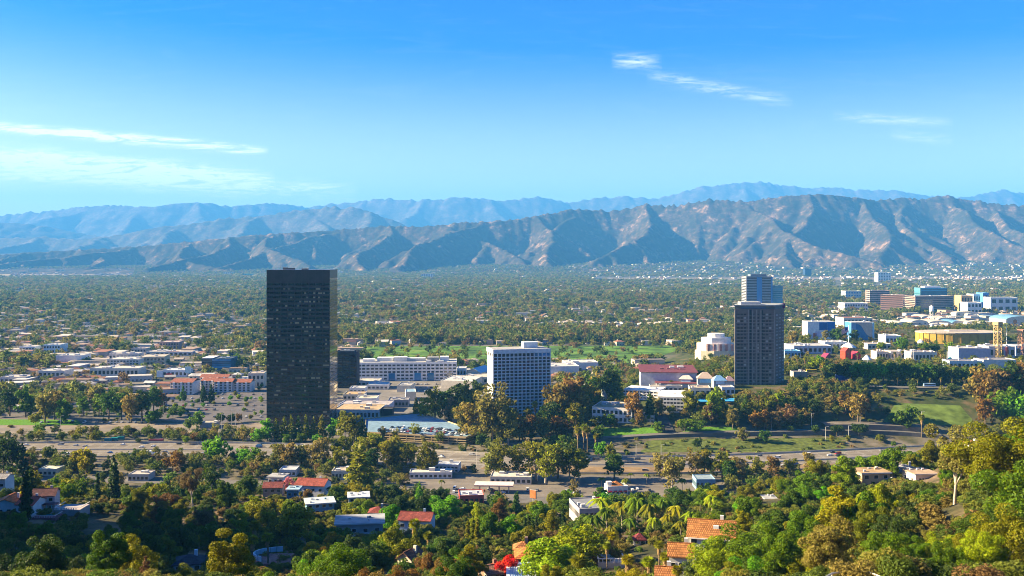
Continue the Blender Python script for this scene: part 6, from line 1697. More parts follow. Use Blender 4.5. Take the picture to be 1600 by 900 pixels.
# teal site fence and concrete kerbs on the ramp
def site_fence(label, pts, h, colr):
    P = [hit(*p) for p in pts]; t = thing('site_fence', label, 'fence', P[0])
    o = Vector(P[0])
    for a, b in zip(P[:-1], P[1:]):
        a, b = Vector(a) - o, Vector(b) - o; n = max(1, int((b - a).length / 4))
        for k in range(n):
            p, q = a.lerp(b, k / n), a.lerp(b, (k + .94) / n); mid = (p + q) / 2
            e = piece('panel', STUCCO, t, mid.x, mid.y, mid.z - .3, (q - p).length, .12, h, colr, math.atan2(q.y - p.y, q.x - p.x))
    protect(pts[0][0], pts[0][1] - 3, pts[-1][0], pts[-1][1], P[0][1])
site_fence('long teal construction fence beside the hill ramp', [(1160, 677.5), (1225, 675.5), (1290, 673.5)], 2.6, (0.02, 0.20, 0.24))
site_fence('pale green construction fence at the ramp end', [(1424, 672), (1448, 678)], 3.2, (0.25, 0.42, 0.33))
site_fence('grey jersey barrier row along the ramp top', [(1290, 666), (1350, 663.5), (1410, 667)], 1.2, (0.45, 0.44, 0.46))
# lamp posts and flag-white poles
def lamp(px, pyb, pyt, label, group=None):
    x, y, z = hit(px, pyb); h = CAMZ + (HZ - pyt) / F * y - z
    t = thing('street_lamp', label, 'lamp post', (x, y, z), group=group)
    MB().tube((0, 0, -1), (0, 0, h), .22, .13, 6).build('pole', METAL, t, (0.55, 0.53, 0.5)); MB().tube((0, 0, h), (2.2, 0, h + .3), .1, .08, 5).build('arm', METAL, t, (0.55, 0.53, 0.5)); piece('lamp_head', METAL, t, 2.4, 0, h + .1, 1.0, .4, .25, (0.6, 0.6, 0.6))
LAMPS = [(255, 650, 628), (346, 676, 648), (289, 680, 655), (95, 672, 650), (1268, 672, 646), (1290, 690, 667), (1344, 664, 640), (1440, 680, 643), (1326, 690, 665), (745, 730, 702), (808, 745, 714), (994, 716, 694), (1205, 672, 652), (653, 660, 652), (694, 668, 657), (540, 700, 676), (605, 712, 690), (362, 664, 640), (368, 668, 642), (1033, 712, 695), (455, 726, 700), (840, 752, 720)]
_ord = sorted(range(len(LAMPS)), key=lambda i: LAMPS[i][0])
ORD = 'first second third fourth fifth sixth seventh eighth ninth tenth eleventh twelfth thirteenth fourteenth fifteenth sixteenth seventeenth eighteenth nineteenth twentieth'.split()
TENS = {20: 'twenty', 30: 'thirty', 40: 'forty', 50: 'fifty', 60: 'sixty', 70: 'seventy', 80: 'eighty', 90: 'ninety'}
def ordinal(i):
    """1 -> first, 21 -> twenty-first, 134 -> hundred-and-thirty-fourth"""
    if i <= 20: return ORD[i - 1]
    if i < 100:
        a, b = i // 10 * 10, i % 10
        return TENS[a][:-1] + 'ieth' if b == 0 else TENS[a] + '-' + ORD[b - 1]
    a, b = i // 100, i % 100
    pre = {1: 'hundred', 2: 'two-hundred', 3: 'three-hundred'}[a]
    return pre + 'th' if b == 0 else pre + '-and-' + ordinal(b)
for lab, os_ in CARS.items():
    os_.sort(key=lambda o: o.location.x / o.location.y)
    for i, o in enumerate(os_): o['label'] = lab if len(os_) == 1 else '%s, %s from left' % (lab, ordinal(i + 1))
for rk, i in enumerate(_ord):
    px, pb, pt = LAMPS[i]; lamp(px, pb, pt, 'slim grey lamp post, %s from the left of all lamp posts' % ordinal(rk + 1), 'lamp posts along the freeway and ramps')
def guardrail():
    P = [W(px, py, Y) for px, py, Y in [(1278, 908, 66), (1300, 896, 70), (1330, 892, 73), (1358, 894, 72), (1385, 905, 68)]]
    t = thing('guard_rail', 'pale pipe rail curving across the bottom edge', 'rail', P[0]); o = Vector(P[0])
    for a, b in zip(P[:-1], P[1:]): MB().tube(Vector(a) - o, Vector(b) - o, .07, .07, 6).build('rail', METAL, t, (0.62, 0.55, 0.42))
    for a in P: MB().tube(Vector(a) - o - Vector((0, 0, 1.6)), Vector(a) - o + Vector((0, 0, .05)), .06, .06, 6).build('post', METAL, t, (0.55, 0.48, 0.36))
    protect(1278, 890, 1385, 900, 60)
guardrail()

print('cars', sum(len(v) for v in CARS.values()))

# ================================================================== TREES YOU CAN POINT AT
T = tree_px
# the tall white-trunked eucalyptus on the right slope, the crimson bush, and other single trees
SINGLES = [
 ('euc', 1490, 812, 672, 'tan', 290, 'tall tan-leaved eucalyptus with bare white trunk on the right slope', 1.0),
 ('round', 787, 905, 866, 'red', 272, 'crimson-leaved bush beside the ribbed metal roof', .85),
 ('loose', 863, 838, 812, 'orange', 400, 'small orange-crowned tree above the cypress clump', .8),
 ('round', 335, 724, 683, 'bright', None, 'large bright green round tree beside the freeway', 1.12),
 ('loose', 451, 764, 744, 'pink', 575, 'small pink-flowering tree beside the red tile roof', 1.0),
 ('tall', 463, 872, 784, 'yellow', 385, 'tall yellow-topped tree left of the grey modern house', 1.2),
 ('loose', 525, 885, 832, 'gold', 350, 'golden-leaved tree in front of the grey modern house', 1.4),
 ('loose', 500, 905, 845, 'gold', 320, 'lower golden-leaved tree left of the grey modern house', 1.3),
 ('round', 600, 900, 842, 'lime', 330, 'lime green bushy tree below the grey modern house', 1.2),
 ('pine', 619, 878, 812, 'lime', 345, 'pale lime conifer in front of the red tile roof', 1.4),
 ('fan', 649, 868, 812, 'yellow', 350, 'fan palm with brown skirt right of the pale conifer', 1.2),
 ('round', 690, 818, 775, 'bright', 480, 'bright round green tree below the petrol station', 1.3),
 ('round', 609, 822, 792, 'bright', 440, 'small bright round tree above the grey modern house', 1.1),
 ('oak', 1560, 770, 662, 'olive', 230, 'broad olive oak at the right frame edge', 1.15),
 ('oak', 1595, 860, 730, 'green', 200, 'deep round green tree below the olive oak at frame edge', 1.0),
 ('oak', 1575, 910, 800, 'olive', 150, 'olive tree in the bottom right corner', 1.0),
 ('tall', 1530, 900, 800, 'deep', 185, 'dark tree left of the bottom right corner', 1.2),
 ('round', 1385, 760, 698, 'green', 440, 'rounded green tree above the ochre flat roof', .9),
 ('cypress', 41, 822, 733, 'dark', 455, 'tall dark cypress in front of the red roofed villa', 1.1),
 ('cypress', 48, 800, 728, 'dark', 500, 'slightly farther dark cypress behind the villa', 1.2),
 ('cypress', 266, 898, 866, 'dark', 300, 'small dark cypress beside the navy roof', 1.0),
 ('fan', 266, 860, 826, 'olive', 370, 'single fan palm on the shaded slope', 1.6),
 ('fan', 470, 806, 768, 'olive', 520, 'slim fan palm in front of the pale flat roof', .8),
 ('fan', 397, 868, 815, 'yellow', 360, 'fan palm above the brick terrace', 1.2),
 ('fan', 394, 892, 838, 'yellow', 310, 'fan palm with yellow fronds left of the brick terrace', 1.3),
 ('fan', 419, 880, 834, 'lime', 330, 'short fan palm over the brick terrace', 1.4),
 ('feather', 360, 830, 800, 'dark', 440, 'dark feather palm on the shaded slope', 1.0),
 ('feather', 530, 802, 774, 'deep', 515, 'feather palm before the long blue house', .8),
 ('feather', 1112, 830, 770, 'lime', 420, 'shaggy feather palm above the orange tile villa', 1.2),
 ('round', 862, 905, 850, 'lime', 262, 'big pale lime mound tree right of the ribbed metal roof', 1.6),
 ('round', 905, 885, 822, 'lime', 300, 'second pale lime tree behind the mound tree', 1.5),
 ('round', 1122, 925, 846, 'lime', 236, 'lime green tree covering the lower wall of the orange villa', 1.3),
 ('round', 1170, 905, 824, 'green', 235, 'dense green tree right of the orange tile villa', 1.5),
 ('round', 1215, 870, 800, 'deep', 290, 'dark green tree above the orange tile villa', 1.3),
 ('euc', 795, 738, 627, 'grey', 862, 'tall grey-green eucalyptus below the white grid hotel', 1.0),
 ('euc', 852, 766, 690, 'olive', 715, 'eucalyptus clump tree with several white trunks by the petrol station', 1.2),
 ('euc', 784, 744, 690, 'olive', 735, 'pale eucalyptus standing alone before the freeway left of the station', 1.0),
 ('euc', 890, 752, 692, 'dark', 730, 'dark eucalyptus right of the white trunked clump', 1.0),
 ('euc', 663, 740, 690, 'olive', 745, 'narrow eucalyptus in front of the tan garage corner', .9),
 ('euc', 1050, 764, 712, 'tan', 690, 'tan eucalyptus in front of the grey-blue shop', 1.1),
 ('pine', 561, 765, 695, 'olive', 660, 'bushy conifer between the shop and the freeway', 1.5),
]
for (k, px, pb, pt, c, Y, lab, wd) in SINGLES: T(k, px, pb, pt, c, Y, lab, wd)
# palm groves in the foreground centre
for (px, pt, Y) in [(925, 800, 360), (948, 788, 380), (972, 778, 390), (996, 772, 385), (1015, 782, 370), (1036, 776, 385), (1058, 786, 370), (1080, 796, 360), (1064, 812, 330), (1022, 805, 340), (985, 806, 345), (955, 818, 335), (905, 818, 350), (1094, 778, 430), (940, 772, 420), (1045, 800, 350)]:
    T('feather', px, 0, pt, rng.choice(['olive', 'yellow', 'green', 'lime']), Y, None, rng.uniform(1.0, 1.25))
for (px, pt, Y) in [(903, 868, 250), (955, 832, 300), (920, 822, 310), (983, 868, 255), (1012, 872, 252), (1030, 846, 280), (1057, 884, 225), (948, 848, 290), (1040, 864, 262), (668, 832, 330)]:
    T('fan', px, 0, pt, rng.choice(['lime', 'yellow', 'olive']), Y, None, rng.uniform(1.15, 1.5))
for (px, pt, Y) in [(782, 850, 330), (1066, 745, 690), (985, 737, 720), (1010, 738, 715), (940, 744, 700), (978, 745, 690), (1255, 838, 260), (1239, 846, 250), (760, 808, 430), (690, 748, 700), (1420, 705, 520)]:
    T('feather', px, 0, pt, rng.choice(['green', 'olive', 'lime']), Y, None, 1.0)
# cypress groups
for (px, pb, pt, Y) in [(175, 762, 722, 600), (178, 770, 712, 590), (152, 772, 736, 590), (826, 838, 802, 420), (820, 838, 806, 418), (832, 838, 804, 424), (838, 836, 806, 428), (846, 830, 808, 450), (880, 830, 796, 430), (808, 790, 768, 560), (1077, 800, 762, 520), (1090, 800, 768, 520), (805, 800, 770, 540), (739, 860, 806, 360), (746, 862, 808, 358), (731, 862, 810, 362), (654, 796, 776, 540), (1526, 718, 706, 455), (1534, 718, 704, 455)]:
    T('cypress', px, pb, pt, rng.choice(['dark', 'deep']) if px < 700 or px > 760 else 'olive', Y, None, rng.uniform(.9, 1.25))
# freeway-side trees
for (k, px, pb, pt, c) in [('tall', 418, 690, 655, 'bright'), ('tall', 520, 688, 655, 'bright'), ('pine', 432, 690, 652, 'olive'), ('pine', 444, 690, 650, 'olive'), ('pine', 455, 690, 648, 'olive'), ('pine', 466, 690, 650, 'deep'), ('pine', 478, 690, 648, 'olive'), ('pine', 490, 690, 651, 'olive'), ('pine', 503, 688, 646, 'olive'), ('round', 470, 694, 676, 'green'), ('round', 495, 694, 678, 'bright'), ('round', 448, 694, 678, 'green'),
    ('tall', 540, 692, 643, 'olive'), ('tall', 553, 694, 650, 'olive'), ('pine', 566, 694, 652, 'deep'), ('euc', 590, 726, 676, 'olive'), ('euc', 612, 724, 682, 'tan'), ('euc', 505, 726, 680, 'tan'), ('euc', 525, 728, 684, 'olive'), ('euc', 628, 726, 686, 'olive'), ('euc', 545, 724, 680, 'olive'), ('euc', 575, 728, 680, 'olive'),
    ('tall', 640, 722, 690, 'olive'), ('spread', 270, 738, 708, 'rust'), ('euc', 280, 742, 702, 'rust'), ('tall', 120, 738, 702, 'olive'), ('tall', 135, 742, 700, 'yellow'), ('euc', 20, 746, 678, 'dark'), ('euc', 5, 742, 690, 'dark'), ('pine', 35, 748, 690, 'dark'), ('round', 380, 728, 700, 'bright'), ('round', 300, 732, 716, 'lime'), ('round', 360, 736, 718, 'green'),
    ('round', 60, 682, 664, 'green'), ('round', 118, 690, 676, 'olive'), ('round', 150, 690, 672, 'olive'), ('round', 205, 680, 668, 'green'), ('round', 226, 681, 668, 'green'), ('round', 240, 681, 669, 'green'), ('round', 262, 681, 669, 'green'), ('round', 285, 682, 668, 'olive'), ('euc', 337, 684, 664, 'yellow'), ('round', 352, 684, 672, 'green'), ('round', 402, 692, 670, 'bright'), ('round', 308, 668, 644, 'green'), ('round', 296, 672, 654, 'green'), ('round', 216, 693, 684, 'dark'), ('round', 290, 694, 680, 'lime'),
    ('round', 345, 662, 645, 'dark'), ('round', 362, 662, 646, 'dark'), ('round', 372, 660, 646, 'rust'), ('round', 244, 660, 640, 'green'), ('round', 235, 662, 642, 'green'), ('round', 270, 652, 634, 'green'), ('round', 283, 650, 634, 'green'), ('round', 255, 648, 634, 'green'), ('tall', 205, 660, 616, 'tan'), ('tall', 222, 658, 610, 'dark'), ('tall', 190, 656, 612, 'deep'), ('tall', 170, 655, 612, 'deep'), ('tall', 240, 645, 604, 'deep'), ('tall', 155, 650, 616, 'green'), ('tall', 250, 640, 605, 'rust'), ('pine', 318, 630, 600, 'dark'), ('pine', 330, 630, 600, 'dark'), ('pine', 286, 628, 602, 'deep'),
    ('tall', 70, 660, 612, 'tan'), ('tall', 85, 656, 608, 'tan'), ('tall', 100, 662, 624, 'green'), ('tall', 40, 652, 604, 'deep'), ('tall', 15, 650, 606, 'dark'), ('tall', 130, 650, 620, 'green'), ('round', 55, 664, 646, 'olive'),
    # pine grove and eucalyptus below the grid hotel
    ('tall', 665, 660, 618, 'yellow'), ('pine', 650, 656, 620, 'yellow'), ('tall', 680, 656, 606, 'olive'), ('tall', 695, 654, 608, 'deep'), ('tall', 712, 652, 600, 'dark'), ('tall', 728, 650, 597, 'dark'), ('tall', 742, 648, 596, 'dark'), ('tall', 705, 664, 622, 'brown'), ('tall', 722, 668, 622, 'olive'),
    ('euc', 738, 690, 625, 'tan'), ('euc', 755, 694, 612, 'grey'), ('euc', 770, 692, 608, 'tan'), ('euc', 782, 694, 618, 'grey'), ('euc', 726, 688, 636, 'grey'), ('tall', 800, 682, 640, 'grey'), ('round', 752, 698, 676, 'deep'), ('tall', 812, 690, 650, 'rust'), ('tall', 830, 688, 648, 'rust'), ('tall', 848, 690, 652, 'tan'), ('tall', 870, 688, 650, 'rust'), ('tall', 885, 690, 654, 'brown'), ('tall', 860, 684, 626, 'dark'),
    ('tall', 872, 666, 594, 'tan'), ('tall', 890, 660, 586, 'rust'), ('tall', 904, 656, 590, 'tan'), ('tall', 918, 640, 588, 'deep'), ('tall', 932, 632, 584, 'tan'), ('pine', 880, 664, 612, 'green'), ('pine', 962, 630, 570, 'green'), ('tall', 950, 632, 578, 'dark'), ('tall', 900, 676, 630, 'olive'),
    ('fan', 848, 664, 636, 'yellow'), ('fan', 836, 664, 628, 'yellow'), ('fan', 856, 660, 640, 'olive'), ('fan', 903, 708, 668, 'olive'), ('fan', 912, 706, 664, 'lime'), ('fan', 918, 707, 667, 'olive'), ('fan', 932, 712, 678, 'olive'),
    ('tall', 880, 714, 678, 'deep'), ('round', 940, 716, 690, 'bright'), ('tall', 955, 722, 692, 'olive'), ('round', 868, 700, 680, 'deep'),
    ('tall', 990, 660, 612, 'rust'), ('pine', 1015, 656, 612, 'deep'), ('tall', 1030, 652, 622, 'tan'), ('pine', 945, 664, 640, 'deep'), ('tall', 1078, 650, 610, 'olive'), ('round', 1028, 678, 659, 'green'), ('spread', 1070, 678, 654, 'green'), ('spread', 1090, 678, 655, 'deep'), ('tall', 1000, 668, 640, 'rust'), ('tall', 955, 670, 645, 'deep'), ('round', 935, 688, 664, 'deep'),
    ('tall', 1118, 660, 608, 'lime'), ('pine', 1130, 662, 620, 'olive'), ('tall', 1110, 664, 630, 'brown'), ('pine', 1150, 660, 618, 'olive'), ('pine', 1165, 650, 616, 'deep'), ('tall', 1145, 672, 636, 'tan'), ('pine', 1190, 652, 616, 'olive'), ('tall', 1178, 660, 626, 'olive'), ('tall', 1205, 648, 616, 'olive'), ('tall', 1220, 644, 612, 'lime'), ('tall', 1240, 650, 620, 'dark'), ('pine', 1252, 646, 618, 'olive'), ('tall', 1270, 652, 622, 'dark'), ('tall', 1180, 672, 642, 'rust'), ('tall', 1195, 672, 640, 'rust'), ('tall', 1235, 668, 632, 'brown'), ('tall', 1215, 672, 640, 'brown'),
    ('tall', 1322, 648, 608, 'rust'), ('tall', 1340, 662, 612, 'tan'), ('tall', 1352, 652, 622, 'brown'), ('round', 1412, 672, 640, 'deep'), ('round', 1424, 660, 634, 'green'), ('round', 1385, 650, 634, 'dark'), ('round', 1400, 668, 646, 'green'),
    ('round', 1235, 677, 664, 'deep'), ('round', 1274, 679, 664, 'deep'), ('spread', 1307, 681, 664, 'dark'), ('spread', 1342, 681, 662, 'dark'), ('round', 1160, 690, 668, 'grey'), ('round', 1195, 692, 672, 'deep'), ('round', 1300, 692, 680, 'olive'), ('round', 1325, 690, 680, 'olive'), ('round', 1375, 692, 678, 'olive'), ('round', 1090, 702, 684, 'dark'),
    # hedge trees before the theme park
    ('round', 1345, 598, 566, 'bright'), ('round', 1362, 599, 565, 'bright'), ('round', 1380, 600, 566, 'bright'), ('round', 1398, 601, 567, 'green'), ('round', 1415, 602, 568, 'deep'), ('round', 1432, 602, 568, 'deep'), ('round', 1450, 602, 569, 'deep'), ('round', 1468, 601, 571, 'deep'), ('round', 1486, 600, 573, 'deep'), ('round', 1504, 599, 574, 'deep'), ('round', 1522, 598, 573, 'deep'), ('round', 1328, 596, 568, 'dark'), ('round', 1310, 594, 566, 'dark'), ('round', 1296, 592, 568, 'deep'),
    ('round', 1283, 576, 556, 'bright'), ('round', 1272, 580, 558, 'lime'), ('round', 1376, 548, 534, 'lime'), ('round', 1410, 550, 526, 'green'), ('round', 1445, 552, 534, 'green'), ('round', 1484, 552, 534, 'green'), ('round', 1462, 552, 536, 'deep'), ('round', 1532, 578, 566, 'deep'), ('tall', 1302, 534, 514, 'deep'), ('tall', 1312, 536, 512, 'deep'), ('tall', 1335, 536, 514, 'dark'), ('tall', 1290, 534, 516, 'tan'), ('tall', 1240, 540, 516, 'tan'), ('tall', 1254, 542, 524, 'olive'),
    ('fan', 1506, 604, 590, 'yellow'), ('fan', 1420, 604, 592, 'olive'), ('fan', 1434, 605, 592, 'olive'), ('fan', 1470, 605, 590, 'olive'), ('fan', 1402, 604, 590, 'olive'), ('fan', 1488, 605, 592, 'olive'), ('fan', 1453, 605, 591, 'olive'), ('fan', 1008, 592, 578, 'yellow'), ('fan', 994, 594, 580, 'yellow'), ('fan', 1246, 578, 556, 'olive'), ('fan', 1258, 580, 558, 'yellow'), ('fan', 1232, 580, 562, 'olive'), ('fan', 1286, 590, 566, 'yellow'), ('fan', 1340, 566, 552, 'green'), ('fan', 1398, 566, 550, 'olive'), ('fan', 1410, 566, 548, 'olive'), ('fan', 1470, 570, 548, 'yellow'), ('fan', 1596, 582, 556, 'yellow'), ('fan', 1440, 684, 648, 'olive'),
    # dark tree bank below the brown tower side and right ridge
    ('tall', 1545, 640, 575, 'rust'), ('tall', 1530, 632, 572, 'tan'), ('tall', 1560, 645, 574, 'brown'), ('tall', 1580, 640, 566, 'dark'), ('tall', 1596, 640, 568, 'rust'), ('round', 1570, 660, 606, 'green'), ('round', 1590, 668, 612, 'bright'), ('tall', 1540, 668, 620, 'rust')]:
    T(k, px, pb, pt, c)

for k in range(46):
    px, py = 262 + 150 * rng.random(), 604 + 52 * rng.random()
    x, y = flat_at(px, py); tree('round', x, y, rng.uniform(3.5, 6.5), rng.choice(['green', 'bright', 'lime', 'olive']))
def off_foot(x, y):
    ok = np.ones(len(x), bool)
    for (cx, cy_, hw, hd, a) in FOOT:
        u, v = (x - cx) * math.cos(a) + (y - cy_) * math.sin(a), -(x - cx) * math.sin(a) + (y - cy_) * math.cos(a)
        ok &= ~((np.abs(u) < hw) & (np.abs(v) < hd))
    return ok
def clear_of(px, pt, pb, hw, Y, tol=0):
    for (a, b, c, e, yy) in PROT:
        if Y < yy + 3 and px + hw > a + tol and px - hw < c - tol and pt < e - tol and pb > b + tol: return False
    return True
for (px, pb, pt, c) in [(436, 730, 692, 'olive'), (452, 734, 690, 'tan'), (470, 732, 694, 'olive'), (488, 736, 688, 'tan'), (560, 736, 686, 'olive'), (604, 738, 684, 'olive'), (622, 736, 690, 'grey'), (640, 738, 694, 'olive'), (677, 742, 700, 'olive'), (770, 744, 694, 'grey'), (812, 746, 698, 'olive'), (838, 750, 688, 'olive'), (872, 748, 700, 'olive'), (905, 752, 696, 'olive'), (960, 750, 706, 'deep'), (1030, 752, 712, 'tan'), (1062, 750, 710, 'olive'), (1085, 752, 706, 'tan'), (1100, 748, 700, 'olive'), (1128, 752, 704, 'olive'), (1140, 760, 716, 'deep'), (1160, 756, 712, 'tan'), (1185, 760, 716, 'olive'), (1210, 752, 712, 'rust'), (1235, 748, 714, 'olive'), (1265, 742, 706, 'tan'), (395, 732, 700, 'green'), (410, 736, 706, 'olive'), (530, 740, 700, 'olive'), (580, 742, 702, 'deep'), (650, 690, 664, 'olive'), (600, 692, 668, 'tan'), (618, 692, 670, 'olive')]:
    T('euc' if rng.random() < .7 else 'tall', px, pb, pt, c, None, None, rng.uniform(.9, 1.3))
# near hillside: trees filling the slope, largest first, none in front of a house
BARE = [(132, 806, 196, 850), (258, 862, 328, 884)]
protect(1487, 750, 1503, 806, 289)
def pick(px, py, y):
    r_ = rng.random()
    if px < 420:
        k = rng.choice(['round', 'tall', 'loose', 'spread', 'euc', 'pine'], p=[.33, .27, .12, .16, .08, .04]); c = rng.choice(['dark', 'deep', 'olive', 'brown', 'yellow', 'green', 'lime'], p=[.22, .22, .22, .04, .14, .12, .04])
    elif px < 800:
        k = rng.choice(['round', 'tall', 'loose', 'spread', 'pine'], p=[.38, .24, .14, .16, .08]); c = rng.choice(['dark', 'deep', 'green', 'olive', 'lime', 'yellow', 'bright', 'rust'], p=[.2, .2, .2, .14, .1, .08, .05, .03])
    elif px < 1180:
        k = rng.choice(['round', 'tall', 'loose', 'spread'], p=[.45, .2, .15, .2]); c = rng.choice(['deep', 'green', 'lime', 'olive', 'yellow', 'bright'], p=[.2, .26, .22, .16, .1, .06])
    else:
        k = rng.choice(['round', 'tall', 'loose', 'spread', 'euc'], p=[.42, .2, .13, .2, .05]); c = rng.choice(['deep', 'green', 'olive', 'yellow', 'dark', 'tan', 'rust', 'lime', 'bright'], p=[.15, .22, .24, .14, .05, .03, .02, .11, .04])
    return k, c
placed = [(t[6].location.x, t[6].location.y, 5.0) for t in TREES]
cnt = 0
for tries in range(9000):
    if cnt >= 400: break
    y = 135 + 530 * rng.random() ** .85; px = -30 + 1660 * rng.random(); x = (px - 800) / F * y; z = z1(x, y)
    _, pb = proj(x, y, z)
    if pb > 985 or pb < 716: continue
    if z < 1.0 and y > 640 and 430 < px < 1180: continue
    k, c = pick(px, pb, y)
    if y < 240 and k in ('spread', 'loose'): k = 'round'
    if y < 340 and k == 'euc': k = 'tall'
    H = {'round': rng.uniform(7, 13), 'tall': rng.uniform(9, 17), 'loose': rng.uniform(7, 12), 'spread': rng.uniform(7, 10.5), 'euc': rng.uniform(14, 22), 'pine': rng.uniform(10, 16)}[k]
    if y < 200: H *= .75
    wd = KW[k] * H / KH[k]; _, pt = proj(x, y, z + H)
    if any(a < px < c_ and b < pb < d_ for a, b, c_, d_ in BARE): continue
    if not clear_of(px, pt, pb, wd * F / y * .9, y, 1): continue
    if not off_foot(np.array([x]), np.array([y]))[0]: continue
    if any((x - a) ** 2 + (y - b) ** 2 < ((wd + r_) * .62) ** 2 for a, b, r_ in placed): continue
    placed.append((x, y, wd)); tree(k, x, y, H, c); cnt += 1
print('near trees', cnt, 'tries', tries)

# labels for every tree not yet described, from where it stands
def zone(px, pb, y):
    if y < 640:
        lo = pb > 905
        if px < 210: z = 'below the villas' if pb > 810 else 'on the dark slope behind the villas'
        elif px < 410: z = 'on the shaded gully slope' if pb > 800 else 'on the dark slope under the freeway'
        elif px < 700: z = 'around the grey modern house' if pb > 800 else 'among the houses below the freeway'
        elif px < 900: z = 'around the ribbed metal roof' if pb > 830 else 'below the petrol station'
        elif px < 1160: z = 'around the palm garden' if pb > 800 else 'behind the palm garden'
        elif px < 1400: z = 'right of the orange villa' if pb > 790 else 'on the upper sunlit slope'
        else: z = 'below the white-trunked eucalyptus' if pb > 800 else 'around the right slope villas'
        return ('at bottom edge ' + z) if lo else z
    if y < 1100:
        if px < 230: return 'beside the freeway at the west end'
        if px < 416: return 'around the big parking lot'
        if px < 640: return 'in front of the black tower'
        if px < 860: return 'below the white grid hotel'
        if px < 1110: return 'around the white garages'
        if px < 1300: return 'below the brown hotel'
        return 'beside the hill ramp'
    return 'in front of the theme park' if px > 1225 else 'behind the hill garages' if px > 900 else 'in the valley edge'
KWORD = {'oak': 'oak', 'round': 'round tree', 'spread': 'spreading tree', 'tall': 'upright tree', 'loose': 'open-crowned tree', 'euc': 'eucalyptus', 'pine': 'conifer', 'cypress': 'slim cypress', 'fan': 'fan palm', 'feather': 'feather palm'}
byz = {}
for r_ in TREES:
    if not r_[7]: byz.setdefault((CWORD[r_[5]] + ' ' + KWORD[r_[8]], zone(r_[1], r_[2], r_[4])), []).append(r_)
for (kw, zn), rows in byz.items():
    rows.sort(key=lambda r_: r_[1])
    for i, r_ in enumerate(rows):
        r_[6]['label'] = '%s %s' % (kw, zn) if len(rows) == 1 else '%s %s, %s from left' % (kw, zn, ordinal(i + 1))
        r_[6]['group'] = 'trees ' + zn

# ================================================================== COUNTLESS GREEN AND ROOFS
def scatter(name, label, cat, P, sc_, rz, idx, kits, kind='stuff'):
    """one object whose points carry instances of the kit meshes"""
    me = bpy.data.meshes.new(name); n = len(P)
    me.vertices.add(n); me.vertices.foreach_set('co', np.asarray(P, np.float32).ravel())
    for nm, tp, arr in (('sc', 'FLOAT_VECTOR', sc_), ('rz', 'FLOAT', rz), ('kit_index', 'INT', idx)):
        a = me.attributes.new(nm, tp, 'POINT')
        a.data.foreach_set('vector' if tp == 'FLOAT_VECTOR' else 'value', np.asarray(arr, np.float32 if tp != 'INT' else np.int32).ravel())
    o = tag(ob(name, me), label, cat, kind=kind)
    c = bpy.data.collections.new(name + '_kit')
    for i, m in enumerate(kits):
        q = bpy.data.objects.new('kit_%s_%02d' % (name, i), m); c.objects.link(q)
    ng = bpy.data.node_groups.new(name, 'GeometryNodeTree')
    ng.interface.new_socket('Geometry', in_out='INPUT', socket_type='NodeSocketGeometry'); ng.interface.new_socket('Geometry', in_out='OUTPUT', socket_type='NodeSocketGeometry')
    n_, l_ = ng.nodes, ng.links
    gi, go = n_.new('NodeGroupInput'), n_.new('NodeGroupOutput')
    iop = n_.new('GeometryNodeInstanceOnPoints'); ci = n_.new('GeometryNodeCollectionInfo')
    ci.inputs['Collection'].default_value = c; ci.inputs['Separate Children'].default_value = True; ci.inputs['Reset Children'].default_value = True
    def na(nm, dt):
        k = n_.new('GeometryNodeInputNamedAttribute'); k.data_type = dt; k.inputs['Name'].default_value = nm; return k.outputs['Attribute']
    iop.inputs['Pick Instance'].default_value = True
    l_.new(gi.outputs[0], iop.inputs['Points']); l_.new(ci.outputs[0], iop.inputs['Instance'])
    l_.new(na('kit_index', 'INT'), iop.inputs['Instance Index']); l_.new(na('sc', 'FLOAT_VECTOR'), iop.inputs['Scale'])
    cx = n_.new('ShaderNodeCombineXYZ'); l_.new(na('rz', 'FLOAT'), cx.inputs[2]); l_.new(cx.outputs[0], iop.inputs['Rotation'])
    l_.new(iop.outputs[0], go.inputs[0])
    md = o.modifiers.new('scatter', 'NODES'); md.node_group = ng
    return o
def far_kit(seed, n, size, H, wid, kind):
    a, b = make_broad(seed, n, size, H, wid, kind)
    b.materials.clear(); b.materials.append(LEAF_FAR); return b
FARK = [far_kit(700 + i, 150, 1.15, 10, 5.0, 'round') for i in range(4)] + [far_kit(720 + i, 140, 1.1, 13, 4.0, 'tall') for i in range(3)] + [far_kit(740 + i, 110, 1.0, 15, 3.2, 'pine') for i in range(2)] + [far_kit(760, 110, 1.2, 9, 6.0, 'spread')]
FARK2 = [far_kit(780 + i, 60, 1.9, 10, 5.6, 'round') for i in range(4)]
MIDK = [far_kit(800 + i, 650, .62, 10, 5.0, 'round') for i in range(3)] + [far_kit(820 + i, 650, .62, 13, 4.2, 'tall') for i in range(3)] + [far_kit(840 + i, 200, .5, 2.6, 2.4, 'shrub') for i in range(3)]
FINES = [far_kit(890 + i, 3200, .115, 2.6, 2.2, 'shrub') for i in range(3)]
NEARS = [far_kit(860 + i, 900, .26, 2.6, 2.2, 'shrub') for i in range(3)] + [far_kit(880 + i, 2600, .36, 8, 4.0, 'round') for i in range(2)]

